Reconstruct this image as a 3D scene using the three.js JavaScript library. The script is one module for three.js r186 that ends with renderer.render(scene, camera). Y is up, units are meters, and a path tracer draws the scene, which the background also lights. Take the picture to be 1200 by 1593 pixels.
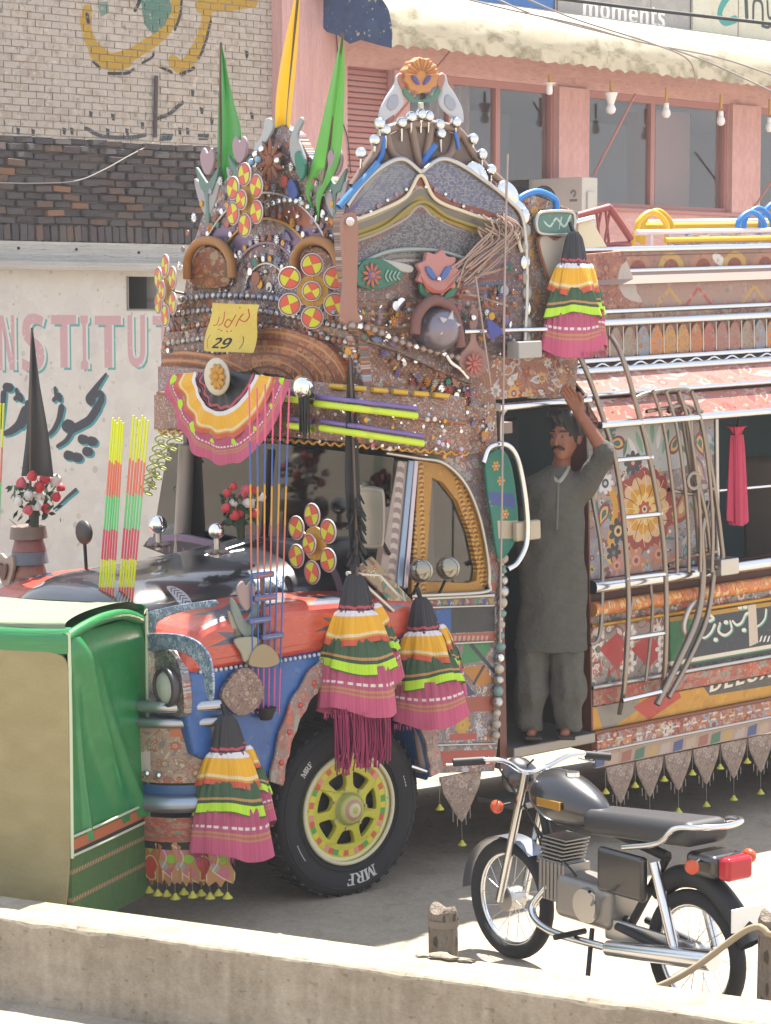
import * as THREE from 'three';
import { mergeGeometries, mergeVertices } from 'three/addons/utils/BufferGeometryUtils.js';
import { RoundedBoxGeometry } from 'three/addons/geometries/RoundedBoxGeometry.js';
import { MarchingCubes } from 'three/addons/objects/MarchingCubes.js';
import { FontLoader } from 'three/addons/loaders/FontLoader.js';
import { TextGeometry } from 'three/addons/geometries/TextGeometry.js';

// ---------- camera, sky, sun, exposure ----------
const scene = new THREE.Scene();
const FOC = 3650, CAMH = 3.05, HOR = 480;
const PIT = Math.atan((796.5 - HOR) / FOC), CP = Math.cos(PIT), SP = Math.sin(PIT);
const camera = new THREE.PerspectiveCamera(2 * Math.atan(796.5 / FOC) * 180 / Math.PI, 771 / 1024, 0.1, 900);
camera.position.set(0, CAMH, 0);
camera.rotation.x = -PIT;
const renderer = new THREE.WebGLRenderer({ antialias: true });
renderer.toneMapping = THREE.LinearToneMapping;
renderer.toneMappingExposure = 3.3;
renderer.shadowMap.enabled = true;
{ // pale hazy daylight sky
  const w = 256, h = 128, d = new Float32Array(w * h * 4);
  for (let j = 0; j < h; j++) for (let i = 0; i < w; i++) {
    const el = ((j + 0.5) / h - 0.5) * Math.PI, k = (j * w + i) * 4;
    const t = Math.pow(Math.max(0, Math.sin(el)), 0.55);
    const c = el > 0 ? [0.90 - 0.38 * t, 0.90 - 0.29 * t, 0.92 - 0.15 * t] : [0.4, 0.37, 0.34];
    for (let q = 0; q < 3; q++) d[k + q] = c[q] * 0.55;
    d[k + 3] = 1;
  }
  const t = new THREE.DataTexture(d, w, h, THREE.RGBAFormat, THREE.FloatType);
  t.mapping = THREE.EquirectangularReflectionMapping; t.magFilter = t.minFilter = THREE.LinearFilter; t.needsUpdate = true;
  scene.background = t; scene.environment = t;
}
const sun = new THREE.DirectionalLight(new THREE.Color(1, 0.93, 0.83), 5);
sun.position.set(3.4, 20, -19.5); sun.target.position.set(0.4, 0, -12);
sun.castShadow = true; sun.shadow.radius = 1.2; sun.shadow.mapSize.set(2048, 2048);
Object.assign(sun.shadow.camera, { left: -14, right: 14, top: 14, bottom: -14, near: 1, far: 60 });
scene.add(sun, sun.target);
scene.fog = new THREE.FogExp2(new THREE.Color(0.86, 0.87, 0.9), 0.0012);

// ---------- helpers ----------
const V3 = (x, y, z) => new THREE.Vector3(x, y, z);
function rng(s) { return () => { s |= 0; s = s + 0x6D2B79F5 | 0; let t = Math.imul(s ^ s >>> 15, 1 | s); t = t + Math.imul(t ^ t >>> 7, 61 | t) ^ t; return ((t ^ t >>> 14) >>> 0) / 4294967296; }; }
const taken = {};
function numbered(n) { const k = taken[n] = (taken[n] ?? -1) + 1; return k ? n + '_' + String(k).padStart(3, '0') : n; }
function rayDir(px, py) { const x = (px - 600) / FOC, y = (796.5 - py) / FOC; return V3(x, y * CP - SP, -CP - y * SP); }
function onGround(px, py, h = 0) { const d = rayDir(px, py), t = (h - CAMH) / d.y; return V3(0, CAMH, 0).addScaledVector(d, t); }
function atDepth(px, py, dep) { const d = rayDir(px, py); return V3(0, CAMH, 0).addScaledVector(d, dep / -d.z); }
// a yawed (and raked) frame: x runs along a facade and away to the right, z out of the facade
class Frame {
  constructor(o, deg, rake = 0) {
    this.o = o; const a = deg * Math.PI / 180, k = rake * Math.PI / 180;
    const R = V3(Math.cos(a), 0, -Math.sin(a)), N = V3(Math.sin(a), 0, Math.cos(a)), U = V3(0, 1, 0);
    const X = R.clone().multiplyScalar(Math.cos(k)).addScaledVector(U, Math.sin(k));
    const Y = U.clone().multiplyScalar(Math.cos(k)).addScaledVector(R, -Math.sin(k));
    this.m = new THREE.Matrix4().makeBasis(X, Y, N).setPosition(o); this.inv = this.m.clone().invert();
    this.q = new THREE.Quaternion().setFromRotationMatrix(this.m);
    this.c = V3(0, CAMH, 0).applyMatrix4(this.inv);
  }
  pick(px, py, ax, v) { const d = rayDir(px, py).transformDirection(this.inv); const t = (v - this.c[ax]) / d[ax]; return this.c.clone().addScaledVector(d, t); }
  S(px, py, z = 0) { return this.pick(px, py, 'z', z); }
  F(px, py, x = 0) { return this.pick(px, py, 'x', x); }
  H(px, py, y = 0) { return this.pick(px, py, 'y', y); }
  W(p) { return p.clone().applyMatrix4(this.m); }
}
function root(name, label, category, frame, off, group, kind) {
  const g = new THREE.Group(); g.name = numbered(name); scene.add(g);
  g.off = off.clone(); g.position.copy(frame ? frame.W(off) : off); if (frame) g.quaternion.copy(frame.q);
  g.userData = { label, category }; if (group) g.userData.group = group; if (kind) { g.userData = { kind }; }
  return g;
}
function M(name, geo, mat, parent) {
  const m = new THREE.Mesh(geo, mat); m.name = name; m.castShadow = m.receiveShadow = true;
  if (parent) { if (parent.off) m.position.copy(parent.off).negate(); parent.add(m); }
  return m;
}
function topMesh(name, geo, mat, ud) { const m = M(numbered(name), geo, mat); m.userData = ud; scene.add(m); return m; }
// ---------- geometry ----------
const bx = (x0, x1, y0, y1, z0, z1) => { const g = new THREE.BoxGeometry(Math.abs(x1 - x0), Math.abs(y1 - y0), Math.abs(z1 - z0)); g.translate((x0 + x1) / 2, (y0 + y1) / 2, (z0 + z1) / 2); return g; };
const rbx = (x0, x1, y0, y1, z0, z1, r = 0.01, s = 2) => { const g = new RoundedBoxGeometry(Math.abs(x1 - x0), Math.abs(y1 - y0), Math.abs(z1 - z0), s, r); g.translate((x0 + x1) / 2, (y0 + y1) / 2, (z0 + z1) / 2); return g; };
const tube = (pts, r, seg, rs = 7, closed = false, ten = 0.5) => new THREE.TubeGeometry(new THREE.CatmullRomCurve3(pts, closed, 'catmullrom', ten), seg ?? Math.max(6, pts.length * 6), r, rs, closed);
const rod = (a, b, r, r2 = r, rs = 8) => { const l = a.distanceTo(b), g = new THREE.CylinderGeometry(r2, r, l, rs); g.applyQuaternion(new THREE.Quaternion().setFromUnitVectors(V3(0, 1, 0), b.clone().sub(a).normalize())); g.translate((a.x + b.x) / 2, (a.y + b.y) / 2, (a.z + b.z) / 2); return g; };
const ball = (p, r, s = 14) => { const g = new THREE.SphereGeometry(r, s, Math.max(6, s - 4)); g.translate(p.x, p.y, p.z); return g; };
const merge = (l) => mergeGeometries(l.map((g) => g.index ? g.toNonIndexed() : g).map((g) => { for (const k of Object.keys(g.attributes)) if (!['position', 'normal', 'uv'].includes(k)) g.deleteAttribute(k); return g; }));
// plate: outline in 2D, thickness; front face at v on plane 'z' (side) or 'x' (front, facing -x)
function plate(pts2, ax, v, th, bevel = 0.003, holes = []) {
  const sh = new THREE.Shape(pts2.map((p) => new THREE.Vector2(p[0], p[1])));
  for (const h of holes) sh.holes.push(new THREE.Path(h.map((p) => new THREE.Vector2(p[0], p[1]))));
  const g = new THREE.ExtrudeGeometry(sh, { depth: Math.max(0.0005, th - 2 * bevel), bevelEnabled: bevel > 0, bevelThickness: bevel, bevelSize: bevel, bevelOffset: -bevel, bevelSegments: 1, curveSegments: 8 });
  g.translate(0, 0, -th + bevel);
  const b = bounds2(pts2), uv = g.attributes.uv, P = g.attributes.position;
  for (let i = 0; i < uv.count; i++) uv.setXY(i, (P.getX(i) - b[0]) / (b[2] - b[0]), (P.getY(i) - b[1]) / (b[3] - b[1]));
  if (ax === 'z') g.translate(0, 0, v); else { g.rotateY(-Math.PI / 2); g.translate(v, 0, 0); }
  return g;
}
function bounds2(p) { const b = [1e9, 1e9, -1e9, -1e9]; for (const q of p) { b[0] = Math.min(b[0], q[0]); b[1] = Math.min(b[1], q[1]); b[2] = Math.max(b[2], q[0]); b[3] = Math.max(b[3], q[1]); } return b; }
const to2 = (fr, ax, v, pts) => pts.map(([x, y]) => { const p = ax === 'z' ? fr.S(x, y, v) : fr.F(x, y, v); return ax === 'z' ? [p.x, p.y] : [p.z, p.y]; });
function smooth2(pts, n = 6, closed = true) { const c = new THREE.CatmullRomCurve3(pts.map((p) => V3(p[0], p[1], 0)), closed, 'catmullrom', 0.5); return c.getPoints(pts.length * n).slice(0, closed ? -1 : undefined).map((p) => [p.x, p.y]); }
// ---------- textures ----------
function canvasTex(w, h, draw) { const c = document.createElement('canvas'); c.width = w; c.height = h; const g = c.getContext('2d'); draw(g, w, h); const t = new THREE.CanvasTexture(c); t.colorSpace = THREE.SRGBColorSpace; t.wrapS = t.wrapT = THREE.RepeatWrapping; t.anisotropy = 8; return t; }
function noiseTex(w, h, fn, srgb = false) { const d = new Uint8Array(w * h * 4); for (let j = 0; j < h; j++) for (let i = 0; i < w; i++) { const c = fn(i / w, j / h), k = (j * w + i) * 4; d[k] = c[0]; d[k + 1] = c[1]; d[k + 2] = c[2]; d[k + 3] = 255; } const t = new THREE.DataTexture(d, w, h); t.wrapS = t.wrapT = THREE.RepeatWrapping; t.magFilter = THREE.LinearFilter; t.minFilter = THREE.LinearMipmapLinearFilter; t.generateMipmaps = true; if (srgb) t.colorSpace = THREE.SRGBColorSpace; t.needsUpdate = true; return t; }
function lattice(seed, n) { const r = rng(seed), a = new Float32Array(n * n); for (let i = 0; i < a.length; i++) a[i] = r(); return (u, v) => { u = ((u % 1) + 1) % 1 * n; v = ((v % 1) + 1) % 1 * n; const i = Math.floor(u), j = Math.floor(v), f = u - i, g = v - j, s = f * f * (3 - 2 * f), t = g * g * (3 - 2 * g), A = (p, q) => a[(q % n) * n + p % n]; return (A(i, j) * (1 - s) + A(i + 1, j) * s) * (1 - t) + (A(i, j + 1) * (1 - s) + A(i + 1, j + 1) * s) * t; }; }
const L1 = lattice(1, 8), L2 = lattice(2, 24), L3 = lattice(3, 64), L4 = lattice(4, 128);
const fbm = (u, v) => L1(u, v) * 0.42 + L2(u, v) * 0.3 + L3(u, v) * 0.18 + L4(u, v) * 0.1;
const grainBump = noiseTex(256, 256, (u, v) => { const k = 255 * fbm(u, v); return [k, k, k]; });
const hex = (c) => new THREE.Color(c);
const mat = (c, rough = 0.6, o = {}) => new THREE.MeshStandardMaterial({ color: hex(c), roughness: rough, ...o });
const MAT = {
  chrome: mat('#cfd2d6', 0.2, { metalness: 1 }), dullChrome: mat('#b4b2ae', 0.34, { metalness: 0.9 }), steel: mat('#8d8a86', 0.42, { metalness: 0.75 }),
  brass: mat('#b58a3a', 0.35, { metalness: 0.7 }), rubber: mat('#1d1d20', 0.85), black: mat('#15161a', 0.6), interior: mat('#77736e', 0.9),
  glass: new THREE.MeshPhysicalMaterial({ color: 0xffffff, roughness: 0.04, transmission: 1, thickness: 0, ior: 1.5 }),
  shadeTinted: new THREE.MeshPhysicalMaterial({ color: hex('#6d777c'), roughness: 0.05, transmission: 1, thickness: 0, ior: 1.5 }),  // shade of the cab put into the glass colour as a dark tint
  darkGlass: new THREE.MeshPhysicalMaterial({ color: hex('#16191e'), roughness: 0.08, clearcoat: 1, clearcoatRoughness: 0.03 }),
  mirror: mat('#e3e5e8', 0.06, { metalness: 1 }), white: mat('#e2e0da', 0.6), yellow: mat('#d9a514', 0.45), blue: mat('#1f62b8', 0.35), red: mat('#b23026', 0.45), green: mat('#2f6b45', 0.5),
  pinkFoil: mat('#b0566f', 0.3, { metalness: 0.4 }), purple: mat('#6a5a86', 0.5), ochre: mat('#b3742a', 0.55), teal: mat('#27705f', 0.5), brown: mat('#7a4a34', 0.55), rust: mat('#8a5a44', 0.55), mauve: mat('#8d7480', 0.55), orange: mat('#c8582a', 0.5), lime: mat('#a3c22a', 0.45), cream: mat('#c9bfa6', 0.6),
};
// truck-art motifs, all flat paint
function rosette(g, x, y, r, cols, n = 8) { g.fillStyle = cols[0]; for (let i = 0; i < n; i++) { const a = i / n * 6.283; g.beginPath(); g.ellipse(x + Math.cos(a) * r * 0.6, y + Math.sin(a) * r * 0.6, r * 0.42, r * 0.26, a, 0, 6.3); g.fill(); } g.fillStyle = cols[1]; g.beginPath(); g.arc(x, y, r * 0.42, 0, 6.3); g.fill(); g.fillStyle = cols[2]; g.beginPath(); g.arc(x, y, r * 0.2, 0, 6.3); g.fill(); }
function paisley(g, x, y, r, rot, cols) { g.save(); g.translate(x, y); g.rotate(rot); for (let k = 0; k < 3; k++) { const s = r * (1 - k * 0.3); g.fillStyle = cols[k % cols.length]; g.beginPath(); g.moveTo(0, s); g.bezierCurveTo(s * 1.1, s * 0.6, s * 0.7, -s * 0.5, -s * 0.3, -s * 1.2); g.bezierCurveTo(-s * 0.1, -s * 0.4, -s * 1.0, 0, 0, s); g.fill(); } g.restore(); }
function scales(g, C, poly, sz, cols, seed) { // overlapping embossed scales clipped to an outline
  const r = rng(seed), p = poly.map(([x, y]) => C(x, y)), b = bounds2(p); g.save(); g.beginPath(); p.forEach((q, i) => i ? g.lineTo(q[0], q[1]) : g.moveTo(q[0], q[1])); g.closePath(); g.clip();
  let row = 0; for (let y = b[1] - sz; y < b[3] + sz; y += sz * 0.55, row++) for (let x = b[0] - sz + (row % 2) * sz * 0.5; x < b[2] + sz; x += sz) { g.fillStyle = cols[Math.floor(r() * cols.length)]; g.beginPath(); g.arc(x, y, sz * 0.56, 0, 6.3); g.fill(); g.strokeStyle = '#3a3434'; g.lineWidth = sz * 0.1; g.stroke(); g.fillStyle = '#b4b0ac'; g.beginPath(); g.arc(x, y + sz * 0.2, sz * 0.14, 0, 6.3); g.fill(); }
  g.restore();
}
function leafy(g, x, y, r, rot, col) { g.save(); g.translate(x, y); g.rotate(rot); g.fillStyle = col; g.beginPath(); g.moveTo(-r, 0); g.quadraticCurveTo(0, -r * 0.5, r, 0); g.quadraticCurveTo(0, r * 0.5, -r, 0); g.fill(); g.restore(); }
function ornate(g, x0, y0, w, h, seed, bg, cols, step = 40) {
  const r = rng(seed), pk = () => cols[Math.floor(r() * cols.length)];
  g.save(); g.beginPath(); g.rect(x0, y0, w, h); g.clip();
  g.fillStyle = bg; g.fillRect(x0, y0, w, h);
  for (let y = y0 - step / 2; y < y0 + h + step; y += step * 0.72) for (let x = x0 - step / 2; x < x0 + w + step; x += step * 0.72) {
    const px = x + (r() - 0.5) * step * 0.6, py = y + (r() - 0.5) * step * 0.6, k = r(), s = step * (0.3 + r() * 0.34);
    if (k < 0.36) rosette(g, px, py, s, [pk(), pk(), pk()], 5 + Math.floor(r() * 5));
    else if (k < 0.6) paisley(g, px, py, s, r() * 6.3, [pk(), pk(), pk()]);
    else if (k < 0.85) leafy(g, px, py, s, r() * 6.3, pk());
    else { g.strokeStyle = pk(); g.lineWidth = step * 0.06; g.beginPath(); g.arc(px, py, s, r() * 6, r() * 6 + 4); g.stroke(); }
  }
  // finer filling: dots, dashes and foil chips between the motifs
  const n = Math.min(5200, w * h / (step * step) * 5);
  for (let i = 0; i < n; i++) { const x = x0 + r() * w, y = y0 + r() * h, k = r(), s = step * (0.035 + 0.075 * r() * r()); g.globalAlpha = 0.85; g.fillStyle = k < 0.18 ? '#b9b4b0' : k < 0.34 ? '#3c302e' : pk(); g.beginPath(); if (k < 0.6) g.arc(x, y, s, 0, 6.3); else g.ellipse(x, y, s * 2.2, s * 0.7, r() * 3.2, 0, 6.3); g.fill(); }
  g.globalAlpha = 1; g.restore();
}
function dusty(g, w, h, seed) { const r = rng(seed), n = Math.min(2600, w * h / 90); for (let i = 0; i < n; i++) { const k = r(); g.globalAlpha = 0.06 + 0.16 * r(); g.fillStyle = k < 0.45 ? '#8f8478' : k < 0.75 ? '#5a4e46' : k < 0.9 ? '#a79c90' : '#322c2a'; const s = 0.6 + 3.6 * r() * r() * r(); g.beginPath(); g.ellipse(r() * w, r() * h, s * (1 + r() * 2), s, r() * 3, 0, 6.3); g.fill(); } for (let i = 0; i < n / 40; i++) { const x = r() * w, y = r() * h; g.globalAlpha = 0.3; g.strokeStyle = r() < 0.5 ? '#b0a69c' : '#4a403a'; g.lineWidth = 0.8 + r(); g.beginPath(); g.moveTo(x, y); g.lineTo(x + (r() - 0.5) * 26, y + (r() - 0.5) * 26); g.stroke(); } g.globalAlpha = 1; }
function speck(g, w, h, seed, n, cols, s0, s1, al = 0.5) { const r = rng(seed); g.globalAlpha = al; for (let i = 0; i < n; i++) { g.fillStyle = cols[Math.floor(r() * cols.length)]; const s = s0 + (s1 - s0) * r() * r(); g.beginPath(); g.ellipse(r() * w, r() * h, s, s * (0.4 + r() * 0.8), r() * 3, 0, 6.3); g.fill(); } g.globalAlpha = 1; }
// a painted plate: outline in photo pixels on a facade; paint(g, C, w, h) where C maps a pixel of that facade onto the canvas
function artPlate(name, parent, fr, ax, v, outline, th, tw, paint, o = {}) {
  const p2 = o.local ? outline : to2(fr, ax, v, outline), pp = o.smooth ? smooth2(p2, o.smooth) : p2, b = bounds2(pp), wm = b[2] - b[0], hm = b[3] - b[1], thh = Math.max(16, Math.min(2048, Math.round(tw * hm / wm)));
  const t = canvasTex(tw, thh, (g, w, h) => { paint(g, (x, y) => { const p = ax === 'z' ? fr.S(x, y, v) : fr.F(x, y, v); const u = ((ax === 'z' ? p.x : p.z) - b[0]) / wm, vv = (p.y - b[1]) / hm; return [u * w, (1 - vv) * h]; }, w, h, w / wm);if (!o.clean) dusty(g, w, h, tw + thh); });
  const m = new THREE.MeshStandardMaterial({ map: t, roughness: o.rough ?? 0.5, metalness: o.metal ?? 0, bumpMap: o.emboss ? t : o.bump ? grainBump : null, bumpScale: o.emboss ?? o.bump ?? 1 });
  return M(name, plate(pp, ax, v, th, o.bevel ?? 0.003), m, parent);
}
const path = (g, C, pts, close) => { g.beginPath(); pts.forEach((p, i) => { const [x, y] = C(p[0], p[1]); i ? g.lineTo(x, y) : g.moveTo(x, y); }); if (close) g.closePath(); };
const fillP = (g, C, pts, col) => { g.fillStyle = col; path(g, C, pts, true); g.fill(); };
const strokeP = (g, C, pts, col, lw, k) => { g.strokeStyle = col; g.lineWidth = lw; g.lineCap = g.lineJoin = 'round'; path(g, C, k ? smooth2(pts, 5, false) : pts); g.stroke(); };
function brush(g, C, pts, col, w0, w1) { const s = smooth2(pts, 8, false); for (let i = 0; i < s.length - 1; i++) { const t = i / s.length; g.strokeStyle = col; g.lineCap = 'round'; g.lineWidth = w0 + (w1 - w0) * t; path(g, C, [s[i], s[i + 1]]); g.stroke(); } }

// ---------- ground and divider ----------
{
  const t = noiseTex(1024, 1024, (u, v) => { const n = fbm(u, v), s = L2(u * 3, v * 3), p = L4(u * 4, v * 4); const k = 140 + 34 * (n - 0.5) + 16 * (p - 0.5) - (s > 0.8 ? 8 : 0); return [k + 8, k - 3, k - 18]; }, true);
  t.repeat.set(60, 60);
  const g = new THREE.PlaneGeometry(360, 360); g.rotateX(-Math.PI / 2); g.translate(0, 0, -40);
  const bt = grainBump.clone(); bt.repeat.set(180, 180); bt.needsUpdate = true;
  topMesh('ground', g, new THREE.MeshStandardMaterial({ map: t, roughness: 0.95, bumpMap: bt, bumpScale: 0.006 }), { kind: 'structure' });
}
{
  const A = onGround(0, 1393, 0.37), B = onGround(1200, 1556, 0.37), dir = B.clone().sub(A); dir.y = 0; dir.normalize();
  const deg = -Math.atan2(-dir.z, dir.x) * -180 / Math.PI;
  const fr = new Frame(V3(A.x, 0, A.z), deg), nearZ = fr.H(600, 1511, 0.37).z;
  const wall = root('concrete_divider', 'low concrete road divider with pale flat top and stained side', 'divider', fr, V3(0, 0, 0));
  const t = noiseTex(1024, 512, (u, v) => { const n = fbm(u * 2, v), st = L3(u * 1.5, v * 0.12), sp = L4(u * 2, v * 2); let k = 138 + 44 * (n - 0.5) + 14 * (st - 0.5) + 12 * (sp - 0.5); if (L2(u * 3, v * 2) > 0.88) k -= 16; return [k + 4, k - 6, k - 22]; }, true);
  const m = new THREE.MeshStandardMaterial({ map: t, roughness: 0.92, bumpMap: grainBump, bumpScale: 0.012 });
  const r = rng(5), cuts = [-7, 8];
  for (let i = 0; i < cuts.length - 1; i++) {
    const x0 = cuts[i] + 0.004, x1 = cuts[i + 1] - 0.004, W = nearZ, n = 150, hT = 0.37 + (r() - 0.5) * 0.004;
    // section swept along the run with a slightly chipped front edge
    const P = [], I = [], UV = [];
    for (let k = 0; k <= n; k++) {
      const x = x0 + (x1 - x0) * k / n, ch = r() < 0.25 ? 0.022 * r() : 0.003 * r(), e = 0.014 + ch, wv = 0.006 * (r() - 0.5);
      const prof = [[0.0, -0.02], [0.0, hT - 0.01], [0.01, hT], [W - e, hT + wv * 0.4], [W - e * 0.3, hT - e * 0.45], [W + wv * 0.3, hT - e], [W + 0.015, -0.02]];
      let s = 0; prof.forEach((p, j) => { if (j) s += Math.hypot(p[0] - prof[j - 1][0], p[1] - prof[j - 1][1]); P.push(x, p[1], p[0]); UV.push(x * 0.42, s * 0.8); });
    }
    const c = 7; for (let k = 0; k < n; k++) for (let j = 0; j < c - 1; j++) { const a = k * c + j; I.push(a, a + 1, a + c, a + 1, a + c + 1, a + c); }
    for (const k of [0, n]) for (let j = 1; j < c - 1; j++) k ? I.push(k * c, k * c + j, k * c + j + 1) : I.push(0, j + 1, j);
    let g = new THREE.BufferGeometry(); g.setAttribute('position', new THREE.Float32BufferAttribute(P, 3)); g.setAttribute('uv', new THREE.Float32BufferAttribute(UV, 2)); g.setIndex(I); g = g.toNonIndexed(); g.computeVertexNormals();
    M('concrete_segment', g, m, wall);
  }
  // broken mortar flakes lying on the top
  for (const [px, py, w] of [[690, 1492, 0.16], [725, 1497, 0.11], [655, 1489, 0.07]]) {
    const p = fr.H(px, py, 0.37), o = root('mortar_flake', { 690: 'largest flat flake of mortar on the divider top by the lone post', 725: 'middle-sized flat flake of mortar on the divider top', 655: 'smallest flat flake of mortar on the divider top' }[px], 'debris', fr, V3(p.x, 0.37, Math.min(p.z, nearZ - 0.08)), 'mortar flakes on the divider');
    const g = new THREE.IcosahedronGeometry(w * 0.5, 1); const q = g.attributes.position; for (let i = 0; i < q.count; i++) { const k = 0.8 + 0.3 * Math.sin(q.getX(i) * 90 + q.getZ(i) * 70); q.setXYZ(i, q.getX(i) * k, q.getY(i) * 0.16 + w * 0.08, q.getZ(i) * k * 0.5); } g.computeVertexNormals();
    M('flake', g, m, o).position.set(0, 0, 0);
  }
}

// ---------- white painted wall with a dark brick parapet ----------
const LW = new Frame(V3(-600 / FOC * 21, 0, -21), 42);
const S_ = (fr, z = 0) => (px, py) => fr.S(px, py, z);
{
  const s = S_(LW), wall = root('painted_wall', 'white plastered wall with rose INSTITUTE lettering and dark Urdu script', 'wall', LW, V3(0, 0, 0));
  const yT = s(120, 402).y, xR = s(470, 500).x, xL = -3;
  const hx0 = s(199, 450).x, hx1 = s(252, 450).x, hy0 = s(220, 481).y, hy1 = s(220, 430).y;
  const paint = (g, C, w, h) => {
    g.fillStyle = '#bab5b0'; g.fillRect(0, 0, w, h);
    speck(g, w, h, 7, 2600, ['#a9a6a4', '#c6c4c2', '#b0aca6', '#beb9b2'], 4, 46, 0.22);
    speck(g, w, h, 8, 900, ['#7f7a76', '#8d867e', '#6f6c6c'], 1, 9, 0.35);
    const rr = rng(12); for (let i = 0; i < 22; i++) { let x = rr() * w, y = rr() * h; g.strokeStyle = 'rgba(105,100,96,0.35)'; g.lineWidth = 1; g.beginPath(); g.moveTo(x, y); const dx = (rr() - 0.5) * 10; for (let k = 0; k < 7; k++) { x += dx + (rr() - 0.5) * 8; y += 6 * rr(); g.lineTo(x, y); } g.stroke(); }
    // lettering: each letter in its own box of photo pixels
    const L = [['N', -6, 26, 488, 576], ['S', 30, 72, 487, 578], ['T', 78, 120, 488, 572], ['I', 124, 138, 489, 574], ['T', 146, 190, 489, 572], ['U', 194, 230, 488, 570], ['T', 236, 276, 490, 572], ['E', 282, 312, 490, 572]];
    for (const pass of [1, 0]) for (const [ch, x0, x1, y0, y1] of L) {
      const a = C(x0, y0), b = C(x1, y0), c = C(x0, y1), W = b[0] - a[0], H = c[1] - a[1];
      g.save(); g.translate(a[0] + (pass ? 9 : 0), a[1] + (pass ? 5 : 0)); g.font = 'bold 100px sans-serif'; g.textBaseline = 'alphabetic'; const mw = g.measureText(ch).width;
      g.scale(W / mw, H / 73); g.globalAlpha = pass ? 0.7 : 0.62; g.fillStyle = pass ? '#2f8180' : '#a9767e';
      if (pass) { g.fillText(ch, 0, 73); g.globalAlpha = 1; g.fillStyle = '#bbb8b6'; g.translate(-4 * mw / W, -3); g.fillText(ch, 0, 73); } else g.fillText(ch, 0, 73);
      g.restore();
    }
    g.globalAlpha = 1; speck(g, w, h, 71, 2600, ['#b9b6b4', '#c0bdba', '#b2aea9'], 1, 5, 0.6);
    const k = w / 760; // Urdu script, brush strokes with a teal edge
    for (const [dx, dy, col] of [[3, 3, '#3d7f86'], [0, 0, '#3a3c44']]) {
      const B = (pts, a, b) => brush(g, C, pts.map(([x, y]) => [x + dx, y + dy]), col, a * k, b * k);
      B([[165, 582], [152, 600], [140, 618], [142, 622]], 3, 13); B([[142, 618], [156, 612], [158, 622], [150, 636]], 6, 9); B([[152, 634], [140, 652], [128, 660], [112, 668]], 10, 9); B([[112, 668], [102, 664], [106, 658], [114, 664], [104, 684], [90, 694]], 10, 4);
      B([[86, 604], [88, 616], [94, 622], [92, 614], [84, 622]], 4, 5); B([[96, 634], [92, 652], [84, 668], [76, 676]], 8, 4);
      for (const [x, y] of [[130, 683], [144, 686], [137, 702], [108, 708], [121, 711]]) B([[x - 3, y], [x + 3, y + 1]], 10, 9);
      B([[26, 606], [28, 618], [34, 622], [31, 614], [24, 620]], 4, 5); B([[40, 640], [30, 660], [18, 670], [8, 674]], 12, 5); B([[6, 612], [4, 640], [2, 664]], 7, 4); B([[10, 602], [16, 603]], 9, 9); B([[44, 628], [40, 652], [34, 664]], 8, 5);
      B([[118, 762], [104, 774], [96, 782], [84, 792]], 4, 2); B([[60, 690], [50, 700]], 6, 4);
    }
  };
  const outline = [[xL, -0.2], [xR, -0.2], [xR, yT], [xL, yT]];
  const o2 = outline, b = bounds2(o2), tw = 1536, thh = Math.round(tw * (b[3] - b[1]) / (b[2] - b[0]));
  const tex = canvasTex(tw, thh, (g, w, h) => paint(g, (x, y) => { const p = LW.S(x, y, 0); return [(p.x - b[0]) / (b[2] - b[0]) * w, (1 - (p.y - b[1]) / (b[3] - b[1])) * h]; }, w, h));
  M('plaster_face', plate(o2, 'z', 0, 0.24, 0, [[[hx0, hy0], [hx1, hy0], [hx1, hy1], [hx0, hy1]]]), new THREE.MeshStandardMaterial({ map: tex, roughness: 0.9, bumpMap: grainBump, bumpScale: 0.006 }), wall);
  M('vent_recess', merge([bx(hx0 - 0.1, hx1 + 0.1, hy0 - 0.1, hy1 + 0.1, -1.0, -0.95), bx(hx0 - 0.1, hx0 - 0.02, hy0 - 0.1, hy1 + 0.1, -0.95, -0.241), bx(hx1 + 0.02, hx1 + 0.1, hy0 - 0.1, hy1 + 0.1, -0.95, -0.241), bx(hx0 - 0.02, hx1 + 0.02, hy1 + 0.02, hy1 + 0.1, -0.95, -0.241), bx(hx0 - 0.02, hx1 + 0.02, hy0 - 0.1, hy0 - 0.02, -0.95, -0.241), bx(hx0 - 0.012, hx0 + 0.004, hy0, hy1, -0.2, 0.012), bx(hx0 - 0.012, hx1, hy0 - 0.012, hy0 + 0.004, -0.2, 0.012)]), MAT.interior, wall);
  const plas = new THREE.MeshStandardMaterial({ map: noiseTex(512, 256, (u, v) => { const n = fbm(u * 2, v * 2), sp = L4(u * 2, v * 2); let k = 172 + 40 * (n - 0.5) + 14 * (sp - 0.5); if (L3(u * 1.5, v) > 0.85) k -= 30; return [k, k - 4, k - 10]; }, true), roughness: 0.9, bumpMap: grainBump, bumpScale: 0.01 });
  const y1 = s(120, 408).y, y2 = s(120, 421).y, y3 = s(120, 377).y;
  M('ledge', merge([rbx(xL, xR, y2, y1, -0.05, 0.17, 0.012)]), plas, wall);
  M('plaster_band', bx(xL, xR, y1 - 0.01, y3, -0.24, 0.02), plas, wall);
  const nub = M('drain_hole', merge([[117, 388], [214, 393], [27, 386]].map(([x, y]) => { const p = s(x, y), g = new THREE.CylinderGeometry(0.014, 0.014, 0.03, 8); g.rotateX(Math.PI / 2); g.translate(p.x, p.y, 0.012); return g; })), MAT.black, wall);
  // parapet of dark bricks: each brick is its own piece
  const par = root('brick_parapet', 'soot-dark brick parapet standing on the white wall ledge', 'wall', LW, V3(0, y3, 0));
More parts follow.
